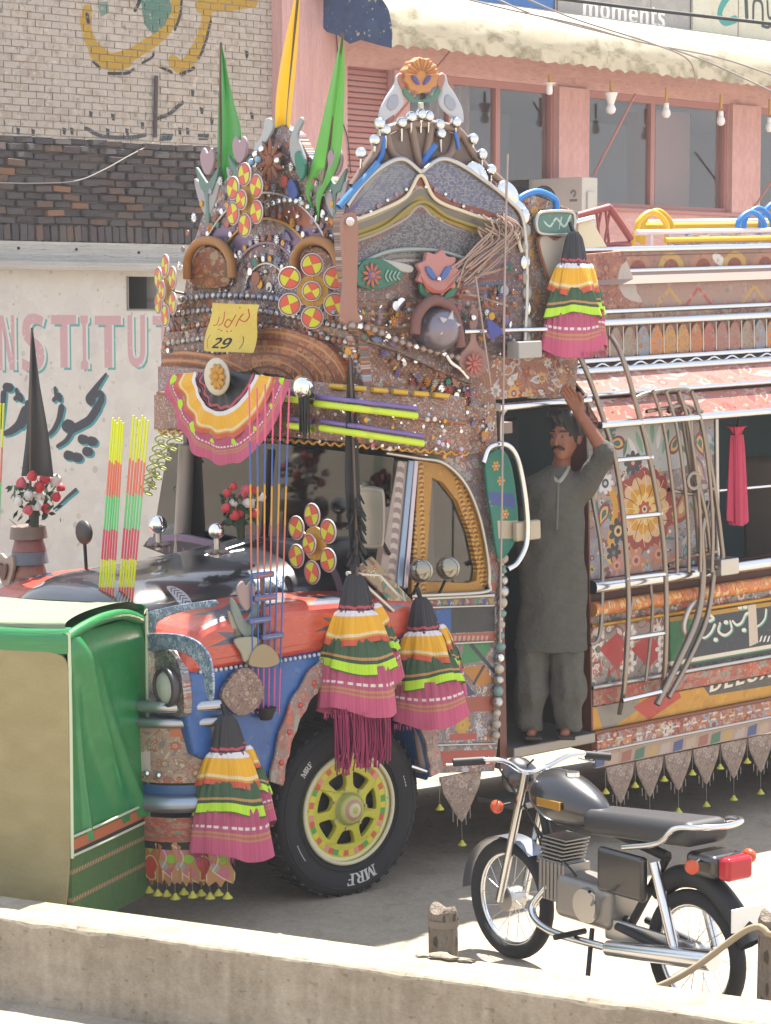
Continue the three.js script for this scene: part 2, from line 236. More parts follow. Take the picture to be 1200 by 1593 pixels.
  const cols = ['#565051', '#635855', '#4a4648', '#6b574c', '#5d5653', '#54494a', '#8a6650', '#454346'].map((c) => { return new THREE.MeshStandardMaterial({ color: hex(c), roughness: 0.95, bumpMap: grainBump, bumpScale: 0.012 }); });
  const r = rng(33), top = s(120, 214).y, sold = s(120, 350).y, bw = 0.2, bh = (top - sold) / 11;
  M('mortar_core', bx(xL, xR, y3 - 0.02, top - 0.03, -0.23, -0.035), mat('#55504e', 0.95), par);
  const brickVar = []; for (let i = 0; i < 6; i++) { const g = new RoundedBoxGeometry(1, 1, 1, 2, 0.09), q = g.attributes.position, A = [r(), r(), r(), r()]; for (let k = 0; k < q.count; k++) { const x = q.getX(k), y = q.getY(k); q.setXYZ(k, x + 0.025 * Math.sin(y * 5 + A[0] * 9), y + 0.07 * Math.sin(x * 5 + A[1] * 9) + 0.04 * Math.sin(x * 13 + A[2] * 9), q.getZ(k) + 0.06 * Math.sin(x * 7 + y * 5 + A[3] * 9)); } g.computeVertexNormals(); brickVar.push(g); }
  const pickC = () => cols[Math.floor(r() * r() * cols.length)];
  for (let j = 0; j < 11; j++) for (let i = -2; i < 17; i++) {
    const x = (i + (j % 2) * 0.5) * bw + (r() - 0.5) * 0.02; if (x + bw > xR) continue;
    if (j === 10 && r() < 0.12) continue;
    const m = M('brick', brickVar[Math.floor(r() * 6)], pickC(), par); const l = bw * (0.84 + r() * 0.1);
    m.scale.set(l, bh * (0.7 + r() * 0.16), 0.12); m.position.add(V3(x + bw / 2, sold + (j + 0.47 + (r() - 0.5) * 0.16) * bh, -0.055 + (r() - 0.5) * 0.06)); m.rotation.set((r() - 0.5) * 0.12, (r() - 0.5) * 0.1, (r() - 0.5) * 0.06);
  }
  for (let i = 0; i < 42; i++) { const w = 0.084, x = -0.4 + i * w; if (x + w > xR) break; const m = M('soldier_brick', brickVar[Math.floor(r() * 6)], pickC(), par); m.scale.set(w * 0.86, (sold - y3) * 0.95, 0.12); m.position.add(V3(x, (y3 + sold) / 2, -0.05 + (r() - 0.5) * 0.024)); m.rotation.z = (r() - 0.5) * 0.03; }
  const P = (px, py, z) => LW.S(px, py, z);
  topMesh('slack_cable', (() => { const g = tube([[-10, 284, 0.05], [60, 285, 0.06], [120, 281, 0.07], [162, 264, 0.07], [200, 243, 0.04], [240, 222, 0.01]].map((p) => LW.W(P(...p))), 0.006, 40, 6); return g; })(), mat('#8a8583', 0.7), { label: 'thin grey cable sagging across the dark brick parapet', category: 'cable' });
}

// ---------- tall brick building with faded paint behind ----------
{
  const PB = new Frame(V3(-600 / FOC * 24.4, 0, -24.4), 42), s = S_(PB);
  const b = root('brick_building', 'tall brick building with faded cream paint and a yellow and green sign painting', 'building', PB, V3(0, 0, 0));
  const xL = s(-20, 100).x, xR = s(462, 100).x, y0 = s(200, 250).y, y1 = s(200, -40).y + 0.3, bw = 0.2, bh = 0.074;
  M('wall', bx(xL - 3, xR - 0.01, -0.2, y1 + 1.5, -4, -0.014), mat('#aca193', 0.95), b);
  const W = xR - xL, Ht = y1 - y0;
  const tex = canvasTex(1536, Math.round(1536 * Ht / W), (g, w, h) => {
    const C = (x, y) => { const p = PB.S(x, y, 0); return [(p.x - xL) / W * w, (1 - (p.y - y0) / Ht) * h]; };
    g.fillStyle = '#aca298'; g.fillRect(0, 0, w, h);
    speck(g, w, h, 21, 2600, ['#b8ada0', '#978c80', '#b0a496', '#a0907f'], 4, 30, 0.5);
    speck(g, w, h, 22, 260, ['#5f6f66', '#6d6a64', '#58605c'], 2, 12, 0.5);
    speck(g, w, h, 24, 700, ['#8a7866', '#c9c1b4'], 2, 12, 0.5);
    const k = w / 480;
    const O = (pts, c, lw) => strokeP(g, C, pts, c, lw * k, 1);
    O([[136, 18], [134, 40], [142, 66], [158, 86], [180, 94], [202, 86], [226, 72], [246, 58], [262, 40], [272, 18], [276, -10]], '#a8862f', 16); O([[318, 0], [322, 28], [316, 56], [302, 84], [284, 104], [270, 96]], '#a8862f', 17); O([[312, 10], [350, 8], [394, 2]], '#a8862f', 16);
    O([[150, 80], [170, 96], [196, 92]], '#a8862f', 22); fillP(g, C, [[218, -8], [262, -10], [268, 14], [256, 40], [238, 54], [224, 36]], '#4f7569'); fillP(g, C, [[150, 4], [168, 2], [170, 20], [158, 26]], '#6b8378');
    O([[136, 22], [138, 34]], '#2e2d2d', 5); O([[284, -4], [280, 24], [272, 46]], '#3a3836', 4); O([[328, 34], [320, 66], [310, 90]], '#3a3836', 4); O([[146, 96], [156, 106]], '#333', 4); O([[170, 114], [196, 114], [208, 108]], '#333', 4); O([[222, 98], [238, 88], [240, 80]], '#333', 3); O([[250, 104], [268, 112]], '#333', 4); O([[282, 116], [302, 106]], '#333', 5); O([[210, 16], [218, 0]], '#2e2e2e', 5);
    for (let i = 0; i < 3; i++) O([[134 + i, 200], [160, 212], [200, 214], [226, 210]], '#4a4d52', 5); O([[246, 184], [262, 178], [274, 168], [284, 160]], '#45474c', 5); fillP(g, C, [[250, 208], [270, 208], [268, 218], [248, 220]], '#4a4d52'); fillP(g, C, [[308, 208], [326, 208], [324, 218], [310, 218]], '#45474c');
    for (const [x, y] of [[142, 178], [176, 182], [168, 205], [198, 205], [222, 195], [280, 204], [292, 204], [314, 172], [330, 188], [392, 180], [28, 204], [52, 206], [100, 204], [112, 204], [384, 84], [300, 145]]) { fillP(g, C, [[x - 3, y - 6], [x + 3, y - 4], [x + 2, y + 6], [x - 2, y + 5]], '#3e4045'); }
    speck(g, w, h, 23, 1600, ['#b0a598', '#a2978a', '#928476'], 2, 9, 0.6);
  });
  const mtl = new THREE.MeshStandardMaterial({ map: tex, roughness: 0.95, bumpMap: grainBump, bumpScale: 0.006 });
  const r = rng(77), list = []; const rows = Math.ceil(Ht / bh);
  for (let j = 0; j < rows; j++) for (let i = 0; i < Math.ceil(W / bw); i++) {
    let x = xL + (i + (j % 2) * 0.5) * bw, l = bw - 0.006; if (x + l > xR) l = xR - x; if (l < 0.05) continue;
    const y = y0 + j * bh, d = (r() - 0.5) * 0.014, g = bx(x + 0.006 * r(), x + l - 0.004 * r(), y + 0.006 * r(), y + bh - 0.003 - 0.007 * r(), -0.05, d), q = g.attributes.position, uv = g.attributes.uv;
    for (let k = 0; k < q.count; k++) uv.setXY(k, (q.getX(k) - xL) / W, (q.getY(k) - y0) / Ht);
    const c = PB.W(V3(x, y, 0)); list.push([g, i, j]);
  }
  list.sort((a, c) => (a[1] + Math.abs(a[2] - 12) * 0.6) - (c[1] + Math.abs(c[2] - 12) * 0.6));
  list.slice(0, 300).forEach((e) => M('brick', e[0], mtl, b));
  M('far_bricks', merge(list.slice(300).map((e) => e[0])), mtl, b).userData.kind = 'stuff';
  M('drain_pipe', rod(s(241, 118).setZ(0.03), s(239, 214).setZ(0.03), 0.022), mat('#4a4042', 0.7), b);
}

// ---------- pink shop building ----------
const PK = new Frame(V3((480 - 600) / FOC * 27, 0, -27), 45);
{
  const s = S_(PK), b = root('pink_building', 'pink two-storey shop building with tall dark windows behind an awning', 'building', PK, V3(0, 0, 0));
  const pinkTex = noiseTex(512, 512, (u, v) => { const n = fbm(u * 2, v * 2), st = L3(u * 2, v * 0.2), p = L4(u * 2, v * 2); const k = 30 * (n - 0.5) + 5 * (st - 0.5) + 10 * (p - 0.5) - (L2(u * 2, v * 2) > 0.9 ? 12 : 0); return [200 + k, 157 + k, 153 + k]; }, true);
  const pink = new THREE.MeshStandardMaterial({ map: pinkTex, roughness: 0.85, bumpMap: grainBump, bumpScale: 0.004 }), pinkD = mat('#a5706c', 0.7), frameM = mat('#a97874', 0.55);
  const X = (px, py = 200) => s(px, py).x, Y = (py, px = 900) => s(px, py).y;
  const topY = Y(-60) + 1.2, sill = Y(338, 1160), head = s(1000, 148).y, xE = X(1300) + 3;
  M('wall', bx(X(440), X(541), -0.2, topY, -0.3, 0), pink, b);
  M('wall', bx(X(541) + 0.002, xE, head, topY, -0.3, -0.01), pink, b);
  M('wall', bx(X(541) + 0.002, xE, -0.2, sill, -0.3, 0), pink, b);
  M('side_wall', bx(X(440), X(440) + 0.2, -0.2, topY, -5, -0.302), pink, b);
  M('rear_wall', bx(X(440), xE, -0.2, topY, -5.2, -5.01), mat('#8a7a72', 0.9), b);
  M('end_wall', bx(xE - 0.2, xE, -0.2, head + 0.1, -5, -0.31), mat('#8a7a72', 0.9), b);
  M('room_ceiling', bx(X(440) + 0.21, xE, head + 0.1, head + 0.3, -5, -0.31), MAT.interior, b);
  M('room_floor', bx(X(440) + 0.21, xE, sill - 0.4, sill - 0.2, -5, -0.31), MAT.interior, b);
  M('window_sill', rbx(X(692), xE, sill, sill + 0.05, -0.28, 0.06, 0.01), frameM, b);
  // rolling shutter
  const sh = M('shutter', bx(X(541) + 0.003, X(612), sill, head, -0.2, -0.12), pinkD, b), x0 = X(543), x1 = X(611);
  const n = Math.floor((head - sill) / 0.066), slat = rbx(x0, x1, 0, 0.056, -0.12, -0.085, 0.014, 2);
  for (let i = 0; i < n; i++) { const m = M('slat', slat, i % 5 === 2 ? pinkD : frameM, sh); m.position.y = sill + i * 0.066; }
  M('pillar', bx(X(612) + 0.002, X(636), sill, head, -0.22, 0.02), pink, b);
  for (const [a, c] of [[867, 914], [1137, 1181]]) M('pillar', bx(X(a), X(c), sill, head, -0.25, 0.035), pink, b);
  // windows with frame bars and panes
  const win = (a, c, mull) => {
    const w = M('window_frame', merge([bx(X(a), X(c), head - 0.09, head - 0.002, -0.16, -0.06), bx(X(a), X(c), sill + 0.052, sill + 0.11, -0.16, -0.06), bx(X(a), X(a) + 0.05, sill + 0.11, head - 0.09, -0.16, -0.06), bx(X(c) - 0.05, X(c), sill + 0.11, head - 0.09, -0.16, -0.06)]), frameM, b);
    const e = [a, ...mull, c];
    mull.forEach((m) => M('mullion', bx(X(m) - 0.04, X(m) + 0.04, sill + 0.11, head - 0.09, -0.15, -0.065), frameM, w));
    for (let i = 0; i < e.length - 1; i++) M('pane', bx(X(e[i]) + 0.04, X(e[i + 1]) - 0.04, sill + 0.11, head - 0.09, -0.112, -0.108), MAT.glass, w);
  };
  win(636, 867, [708, 781]); win(914, 1137, [1022]); win(1181, 1340, [1260]);
  M('curtain', (() => { const g = new THREE.PlaneGeometry(X(775) - X(715), head - sill, 60, 1), q = g.attributes.position; for (let i = 0; i < q.count; i++) q.setZ(i, 0.04 * Math.sin(q.getX(i) * 45)); g.computeVertexNormals(); g.translate((X(715) + X(775)) / 2, (head + sill) / 2, -0.5); return g; })(), mat('#7c6a62', 0.95, { side: THREE.DoubleSide }), b);
  M('cupboard', bx(X(1075), X(1128), sill, head - 0.1, -1.1, -0.6), mat('#7a5a52', 0.7), b);
  M('partition', bx(X(920), X(1075), sill, head, -3.4, -3.3), mat('#6a6f7c', 0.7), b);
  M('partition', bx(X(640), X(900), sill, head, -3.5, -3.42), mat('#7a6f68', 0.7), b);
  M('partition', bx(X(1185), X(1340), sill, head, -3.5, -3.42), mat('#6a6d75', 0.7), b);
  for (const [p, q] of [[[704, 76], [598, 205]], [[989, 146], [924, 272]], [[1238, 228], [1172, 325]]]) M('brace', rod(PK.S(...p, 0.75), PK.S(...q, 0.02), 0.016), frameM, b);
  M('concrete_band', bx(X(480), xE, Y(88, 1000) + 0.25, Y(60, 1000) + 0.3, -0.01, 0.16), mat('#8d8681', 0.95), b);
  topMesh('wall_cable', tube([[520, -5], [524, 60], [528, 120], [531, 180], [541, 215], [546, 270]].map(([x, y]) => PK.W(PK.S(x, y, 0.02))), 0.007, 30, 6), mat('#4d3a3a', 0.7), { label: 'dark cable running down the bare pink wall', category: 'cable' });

  // awning: curved sheet with a scalloped edge and a blue end panel
  const aw = root('metal_awning', 'long cream sheet awning with scalloped stained edge and peeling blue end', 'awning', PK, V3(X(485), Y(20), 0));
  const zE = 1.1, f0 = PK.S(610, 72, zE), ax0 = f0.x, yE = f0.y, ytop = PK.S(612, 2, zE).y + 0.36;
  const prof = [[0.0, ytop], [0.42, ytop - 0.12], [0.75, ytop - 0.23], [0.94, ytop - 0.32], [1.04, ytop - 0.44], [1.095, yE + 0.24], [zE, yE + 0.09]];
  const cream = new THREE.MeshStandardMaterial({ map: noiseTex(1024, 256, (u, v) => { const n = fbm(u * 2, v), p = L3(u * 2, v * 1.2), q = L4(u * 3, v * 2); let k = 190 + 20 * (n - 0.5); const bl = L1(u * 2.3, v * 0.7) * 0.5 + L2(u * 1.7, v * 0.9) * 0.35 + p * 0.15, st = Math.max(0, bl - 0.47) * (v < 0.42 ? 1 : 0) * (0.55 + 0.9 * q); k -= 150 * Math.min(0.4, st); if (q > 0.93) k -= 8; return [k, k - 9, k - 33]; }, true), roughness: 0.75, side: THREE.DoubleSide });
  const c = smooth2(prof, 4, false), P = [], UV = [], I = [], L = xE - ax0 - 1, nx = 150;
  for (let i = 0; i <= nx; i++) { const x = ax0 + L * i / nx, ph = (i * L / nx) / 0.24, sc = 0.05 * Math.abs(Math.sin(ph * Math.PI)); c.forEach((p, j) => { const t = j / (c.length - 1), last = j === c.length - 1; P.push(x, p[1] - (last ? 0.10 - sc : 0) + 0.008 * Math.sin(x * 5 + j) * t, p[0]); UV.push(x / 4, 1 - t); }); }
  const m = c.length; for (let i = 0; i < nx; i++) for (let j = 0; j < m - 1; j++) { const a = i * m + j; I.push(a, a + m, a + 1, a + 1, a + m, a + m + 1); }
  const g = new THREE.BufferGeometry(); g.setAttribute('position', new THREE.Float32BufferAttribute(P, 3)); g.setAttribute('uv', new THREE.Float32BufferAttribute(UV, 2)); g.setIndex(I); g.computeVertexNormals();
  M('canopy_sheet', g, cream, aw);
  const endPts = [[0.0, ytop - 0.01], ...c.slice(1).map((p) => [p[0], p[1] - 0.012]), [zE - 0.01, yE - 0.02], [0.86, yE + 0.04], [0.6, yE + 0.11], [0.43, yE + 0.08], [0.24, yE + 0.19], [0.06, yE + 0.24], [0, yE + 0.29]];
  const et = canvasTex(256, 256, (q, w, h) => { q.fillStyle = '#34496e'; q.fillRect(0, 0, w, h); speck(q, w, h, 3, 130, ['#2b3a58', '#3f587f', '#465468'], 4, 22, 0.5); speck(q, w, h, 4, 60, ['#b5a98e', '#8f8a80', '#c0b59c'], 1.5, 7, 0.9); });
  M('end_panel', plate(endPts, 'x', ax0 - 0.004, 0.012, 0), new THREE.MeshStandardMaterial({ map: et, roughness: 0.7 }), aw);
  M('edge_rail', rod(V3(ax0, yE + 0.07, zE - 0.03), V3(ax0 + L, yE + 0.07, zE - 0.03), 0.018), frameM, aw);

  // bulbs hanging under the awning edge
  const bulbs = [[855, 132, 148, 0], [951, 142, 178, 1], [1037, 152, 184, 2], [1122, 162, 196, 2], [1198, 170, 206, 2]];
  for (const [px, y0, y1, kind] of bulbs) {
    const p0 = PK.S(px, y0 - 16, 0.95), p1 = PK.S(px, y1, 0.95), o = root('hanging_bulb', kind === 2 ? { 1037: 'white pear bulb on a yellow cord beside the mullion of the wide window', 1122: 'white pear bulb on a yellow cord beside the pillar ending the wide window', 1198: 'white pear bulb on a yellow cord before the window beyond both pillars' }[px] : kind ? 'long white flared bulb hanging under the awning' : 'short white lamp holder cup on a yellow cord under the awning', 'bulb', PK, p0, 'bulbs under the awning');
    const h = p0.y - p1.y;
    M('cord', rod(V3(p0.x, p0.y, 0.95), V3(p0.x, p0.y - h * 0.48, 0.95), 0.018), mat('#b58a3c', 0.6), o);
    const lt = (pr) => { const q = new THREE.LatheGeometry(pr.map((e) => new THREE.Vector2(e[0], e[1])), 16); q.scale(1.2, 1.2, 1.2); q.translate(p0.x, p1.y, 0.95); return q; };
    const wm = new THREE.MeshPhysicalMaterial({ color: hex('#dedbd8'), roughness: 0.25 });
    if (kind === 2) { M('socket', lt([[0.0, 0.16], [0.028, 0.16], [0.03, 0.1], [0, 0.1]]), wm, o); M('glass_bulb', lt([[0, 0], [0.03, 0.008], [0.048, 0.04], [0.044, 0.075], [0.028, 0.11], [0.0, 0.115]]), wm, o); }
    else { M('flared_shade', lt([[0.03, 0.1], [0.072, kind ? 0.22 : 0.12], [0.066, kind ? 0.22 : 0.12], [0.024, 0.1]]), wm, o); M('glass_bulb', lt(kind ? [[0, 0], [0.04, 0.015], [0.055, 0.05], [0.034, 0.1], [0, 0.12]] : [[0, 0.0], [0.03, 0.01], [0.035, 0.05], [0.03, 0.1], [0, 0.11]]), wm, o); }
  }
  // signboards above the awning
  const board = (name, label, a, c, yb, yt, z, paint, tw = 512) => { const o = root(name, label, 'signboard', PK, PK.S((a + c) / 2, yb, z)); const x0 = PK.S(a, 20, z).x, x1 = PK.S(c, 20, z).x; const y0 = PK.S((a + c) / 2, yb, z).y; artPlate('sign_face', o, PK, 'z', z, [[x0, y0], [x1, y0], [x1, y0 + 1.1], [x0, y0 + 1.1]], 0.05, tw, paint, { local: true, rough: 0.5 }); M('sign_frame', merge([bx(x0 - 0.02, x1 + 0.02, y0 - 0.04, y0 - 0.002, z - 0.05, z + 0.015), bx(x1 + 0.002, x1 + 0.03, y0, y0 + 1.1, z - 0.05, z + 0.015)]), MAT.steel, o); };
  board('signboard', 'blue shop signboard above the awning', 690, 862, 22, 0, 0.2, (q, C, w, h) => { q.fillStyle = '#2f67a8'; q.fillRect(0, 0, w, h); speck(q, w, h, 5, 80, ['#3a74b4', '#295c98'], 8, 40, 0.4); });
  board('signboard', 'faded grey signboard reading moments in white letters', 868, 1074, 42, 0, 0.2, (q, C, w, h) => { q.fillStyle = '#93908f'; q.fillRect(0, 0, w, h); speck(q, w, h, 6, 160, ['#a19d99', '#858488', '#aaa59c'], 8, 50, 0.35); const a = C(905, 26), e = C(1036, 40), ht = 66; q.save(); q.translate(a[0], a[1]); q.transform(1, 0, 0, 1, 0, 0); q.font = 'bold 90px sans-serif'; q.fillStyle = '#e6e4e2'; const mw = q.measureText('moments').width; q.scale((e[0] - a[0]) / mw, (C(905, 22)[1] - C(905, -2)[1]) / 46); q.fillText('moments', 0, 0); q.restore(); q.fillStyle = '#6d6a6a'; const s0 = C(1012, 20); q.fillRect(s0[0], 0, 5, h); }, 768);
  board('signboard', 'cream signboard with large teal and black script letters', 1078, 1330, 66, 0, 0.2, (q, C, w, h) => { q.fillStyle = '#bdbba9'; q.fillRect(0, 0, w, h); speck(q, w, h, 9, 160, ['#c6c4b4', '#b2b09f'], 8, 50, 0.35); strokeP(q, C, [[1150, -12], [1136, -8], [1124, 8], [1120, 24], [1128, 34], [1144, 30]], '#2f8a84', 22, 1); strokeP(q, C, [[1160, -20], [1162, 26]], '#2a3338', 16); strokeP(q, C, [[1172, 28], [1173, 4], [1180, 0], [1186, 8], [1187, 34]], '#2a3338', 10, 1); strokeP(q, C, [[1194, 2], [1196, 26], [1204, 28]], '#2a3338', 9, 1); strokeP(q, C, [[1206, 0], [1205, 30], [1196, 42], [1186, 40]], '#2a3338', 9, 1); q.fillStyle = '#6c6a62'; const p = C(1148, 20); q.fillRect(p[0], 0, 5, h); }, 768);
  // outdoor unit of an air conditioner on a bracket
  const ac0 = PK.F(820, 352, X(838)), ac = root('air_conditioner', 'dusty white air conditioner outdoor unit fixed to the pink building', 'air conditioner', PK, V3(ac0.x, ac0.y, 0.05));
  const xa = ac0.x, z0 = PK.F(822, 300, xa).z, z1 = PK.F(906, 300, xa).z, ya = PK.F(870, 352, xa).y, yb = ya + 0.6;
  const wh = mat('#b9b5ad', 0.55, { bumpMap: grainBump, bumpScale: 0.002 });
  M('casing', rbx(xa, xa + 0.3, ya, yb, z0, z1, 0.015), wh, ac);
  M('fan_grille', (() => { const l = []; for (let k = 1; k < 7; k++) { const t = new THREE.TorusGeometry(0.032 * k, 0.005, 5, 26); t.rotateY(Math.PI / 2); t.translate(xa - 0.012, (ya + yb) / 2, z0 + 0.26); l.push(t); } for (let k = 0; k < 8; k++) { const a = k * 0.785; l.push(rod(V3(xa - 0.014, (ya + yb) / 2, z0 + 0.26), V3(xa - 0.014, (ya + yb) / 2 + Math.sin(a) * 0.2, z0 + 0.26 + Math.cos(a) * 0.2), 0.004, 0.004, 5)); } return merge(l); })(), MAT.steel, ac);
  M('fan_recess', (() => { const t = new THREE.CylinderGeometry(0.215, 0.215, 0.008, 28); t.rotateZ(Math.PI / 2); t.translate(xa - 0.003, (ya + yb) / 2, z0 + 0.26); return t; })(), mat('#4a4a4c', 0.8), ac);
  M('maker_mark', merge([(() => { const t = new THREE.TorusGeometry(0.035, 0.012, 6, 16, 4.6); t.rotateY(Math.PI / 2); t.translate(xa - 0.004, yb - 0.2, z1 - 0.14); return t; })(), bx(xa - 0.004, xa - 0.001, yb - 0.3, yb - 0.27, z1 - 0.2, z1 - 0.08)]), mat('#6d6a6c', 0.6), ac);
  M('valve_cover', rbx(xa + 0.08, xa + 0.22, ya + 0.1, ya + 0.42, z1 + 0.001, z1 + 0.03, 0.008), wh, ac);
  M('bracket', merge([bx(xa + 0.02, xa + 0.06, ya - 0.05, ya - 0.001, 0.0, z1), bx(xa + 0.22, xa + 0.26, ya - 0.05, ya - 0.001, 0.0, z1)]), MAT.steel, ac);
  // overhead wires
  const wires = [[[560, -30, 17], [800, -10, 17], [1000, 14, 17], [1210, 38, 17]], [[690, -40, 18], [760, -8, 18], [830, 22, 18], [960, 56, 19], [1080, 88, 20], [1240, 160, 20]], [[640, -24, 18], [780, 12, 18], [900, 38, 18], [1000, 66, 19], [1120, 90, 20], [1240, 130, 20]], [[760, -30, 18.5], [880, 24, 18.5], [1010, 66, 19], [1070, 92, 20], [1084, 128, 20.6]]];
  wires.forEach((w, i) => topMesh('overhead_wire', tube(w.map(([x, y, d]) => atDepth(x, y, d)), [0.014, 0.008, 0.008, 0.008][i], 60, 6), mat(i ? '#8a8480' : '#33353a', 0.7), { label: ['thick black overhead wire crossing in front of the signboards', 'grey overhead wire dropping low along the awning top', 'grey overhead wire under the blue signboard', 'grey wire looping down over the awning edge'][i], category: 'wire' }));
}

// ---------- the decorated bus ----------
const BU = new Frame(onGround(543, 1392), 38, 1.8);
const bus = root('decorated_bus', 'bonneted bus covered in truck-art panels, mirrors and a tall ornate crown', 'bus', BU, V3(0, 0, 0));
const bs = (px, py, z = 0) => BU.S(px, py, z), bf = (px, py, x = 0) => BU.F(px, py, x);
const yl = (py) => bs(1050, py, 0).y;
const XD0 = bs(790, 900).x, XD1 = bs(917, 900).x, XR = 6.3, ZF = -1.92;
const C1 = ['#a8452f', '#c07a35', '#3a6a5a', '#b59a6a', '#8a3a3a', '#4a5a80', '#c9b9a0', '#c0653a'];
const C2 = ['#6e5a6c', '#7a5c48', '#8a6a50', '#4f566e', '#8c7d80', '#5d6f66', '#9a5a40', '#a89a92', '#6a3f44'];
const C3 = ['#93512f', '#7a4030', '#a8703c', '#5d4a58', '#b08a5a', '#6f5a40', '#8a4a44'];
{ // shell, floor, roof
  const shell = mat('#5a3a32', 0.7), dk = MAT.interior;
  M('roof', rbx(0.95, XR, yl(392) - 0.03, yl(392), ZF, -0.27, 0.012), mat('#8a8078', 0.6), bus);
  M('floor', bx(0.3, XR, 0.5, 0.6, ZF + 0.03, -0.2), mat('#5a5550', 0.9), bus);
  M('far_wall', bx(0.95, XR, 0.4, yl(392) - 0.031, ZF, ZF + 0.04), mat('#4f6468', 0.8), bus);  // unseen wall shaped without windows to keep the bus interior dark
  M('added_far_skirt', bx(0.62, XR, 0.1, 0.39, ZF, ZF + 0.02), mat('#7f7068', 0.6), bus); M('added_far_skirt', bx(XR - 0.04, XR - 0.02, 0.16, 0.39, ZF + 0.03, -0.06), mat('#7f7068', 0.6), bus);  // unseen panels added to hide the sunlit ground beneath the bus
  M('rear_wall', bx(XR - 0.05, XR, 0.4, yl(392) - 0.031, ZF + 0.041, -0.05), shell, bus);
  M('side_wall', merge([bx(XD1, XR - 0.052, 0.5, yl(886), -0.06, -0.012), bx(XD1, XR - 0.052, yl(600), yl(392) - 0.031, -0.36, -0.3), bx(XD1, XR - 0.052, yl(655), yl(600), -0.3, -0.004), bx(XD1, bs(1112, 800).x, yl(886), yl(652), -0.06, -0.012), ...[3.95, 5.2].map((x) => bx(x, x + 0.12, yl(886), yl(652), -0.06, -0.012))]), shell, bus);
  M('chassis', merge([bx(-0.9, XR - 0.2, 0.42, 0.52, -0.65, -0.5), bx(-0.9, XR - 0.2, 0.42, 0.52, -1.45, -1.3), bx(-0.4, 0.3, 0.3, 0.75, -1.3, -0.65)]), MAT.black, bus);
  for (const [x, z] of [[2.98, -0.65], [2.98, -1.3], [3.9, -0.65]]) { M('seat_back', rbx(x, x + 0.14, 1.15, 1.98, z - 0.24, z + 0.24, 0.06, 4), mat('#8d8278', 0.7), bus); M('seat_base', rbx(x - 0.4, x + 0.1, 1.02, 1.14, z - 0.24, z + 0.24, 0.03, 3), mat('#4a3a38', 0.8), bus); }
}
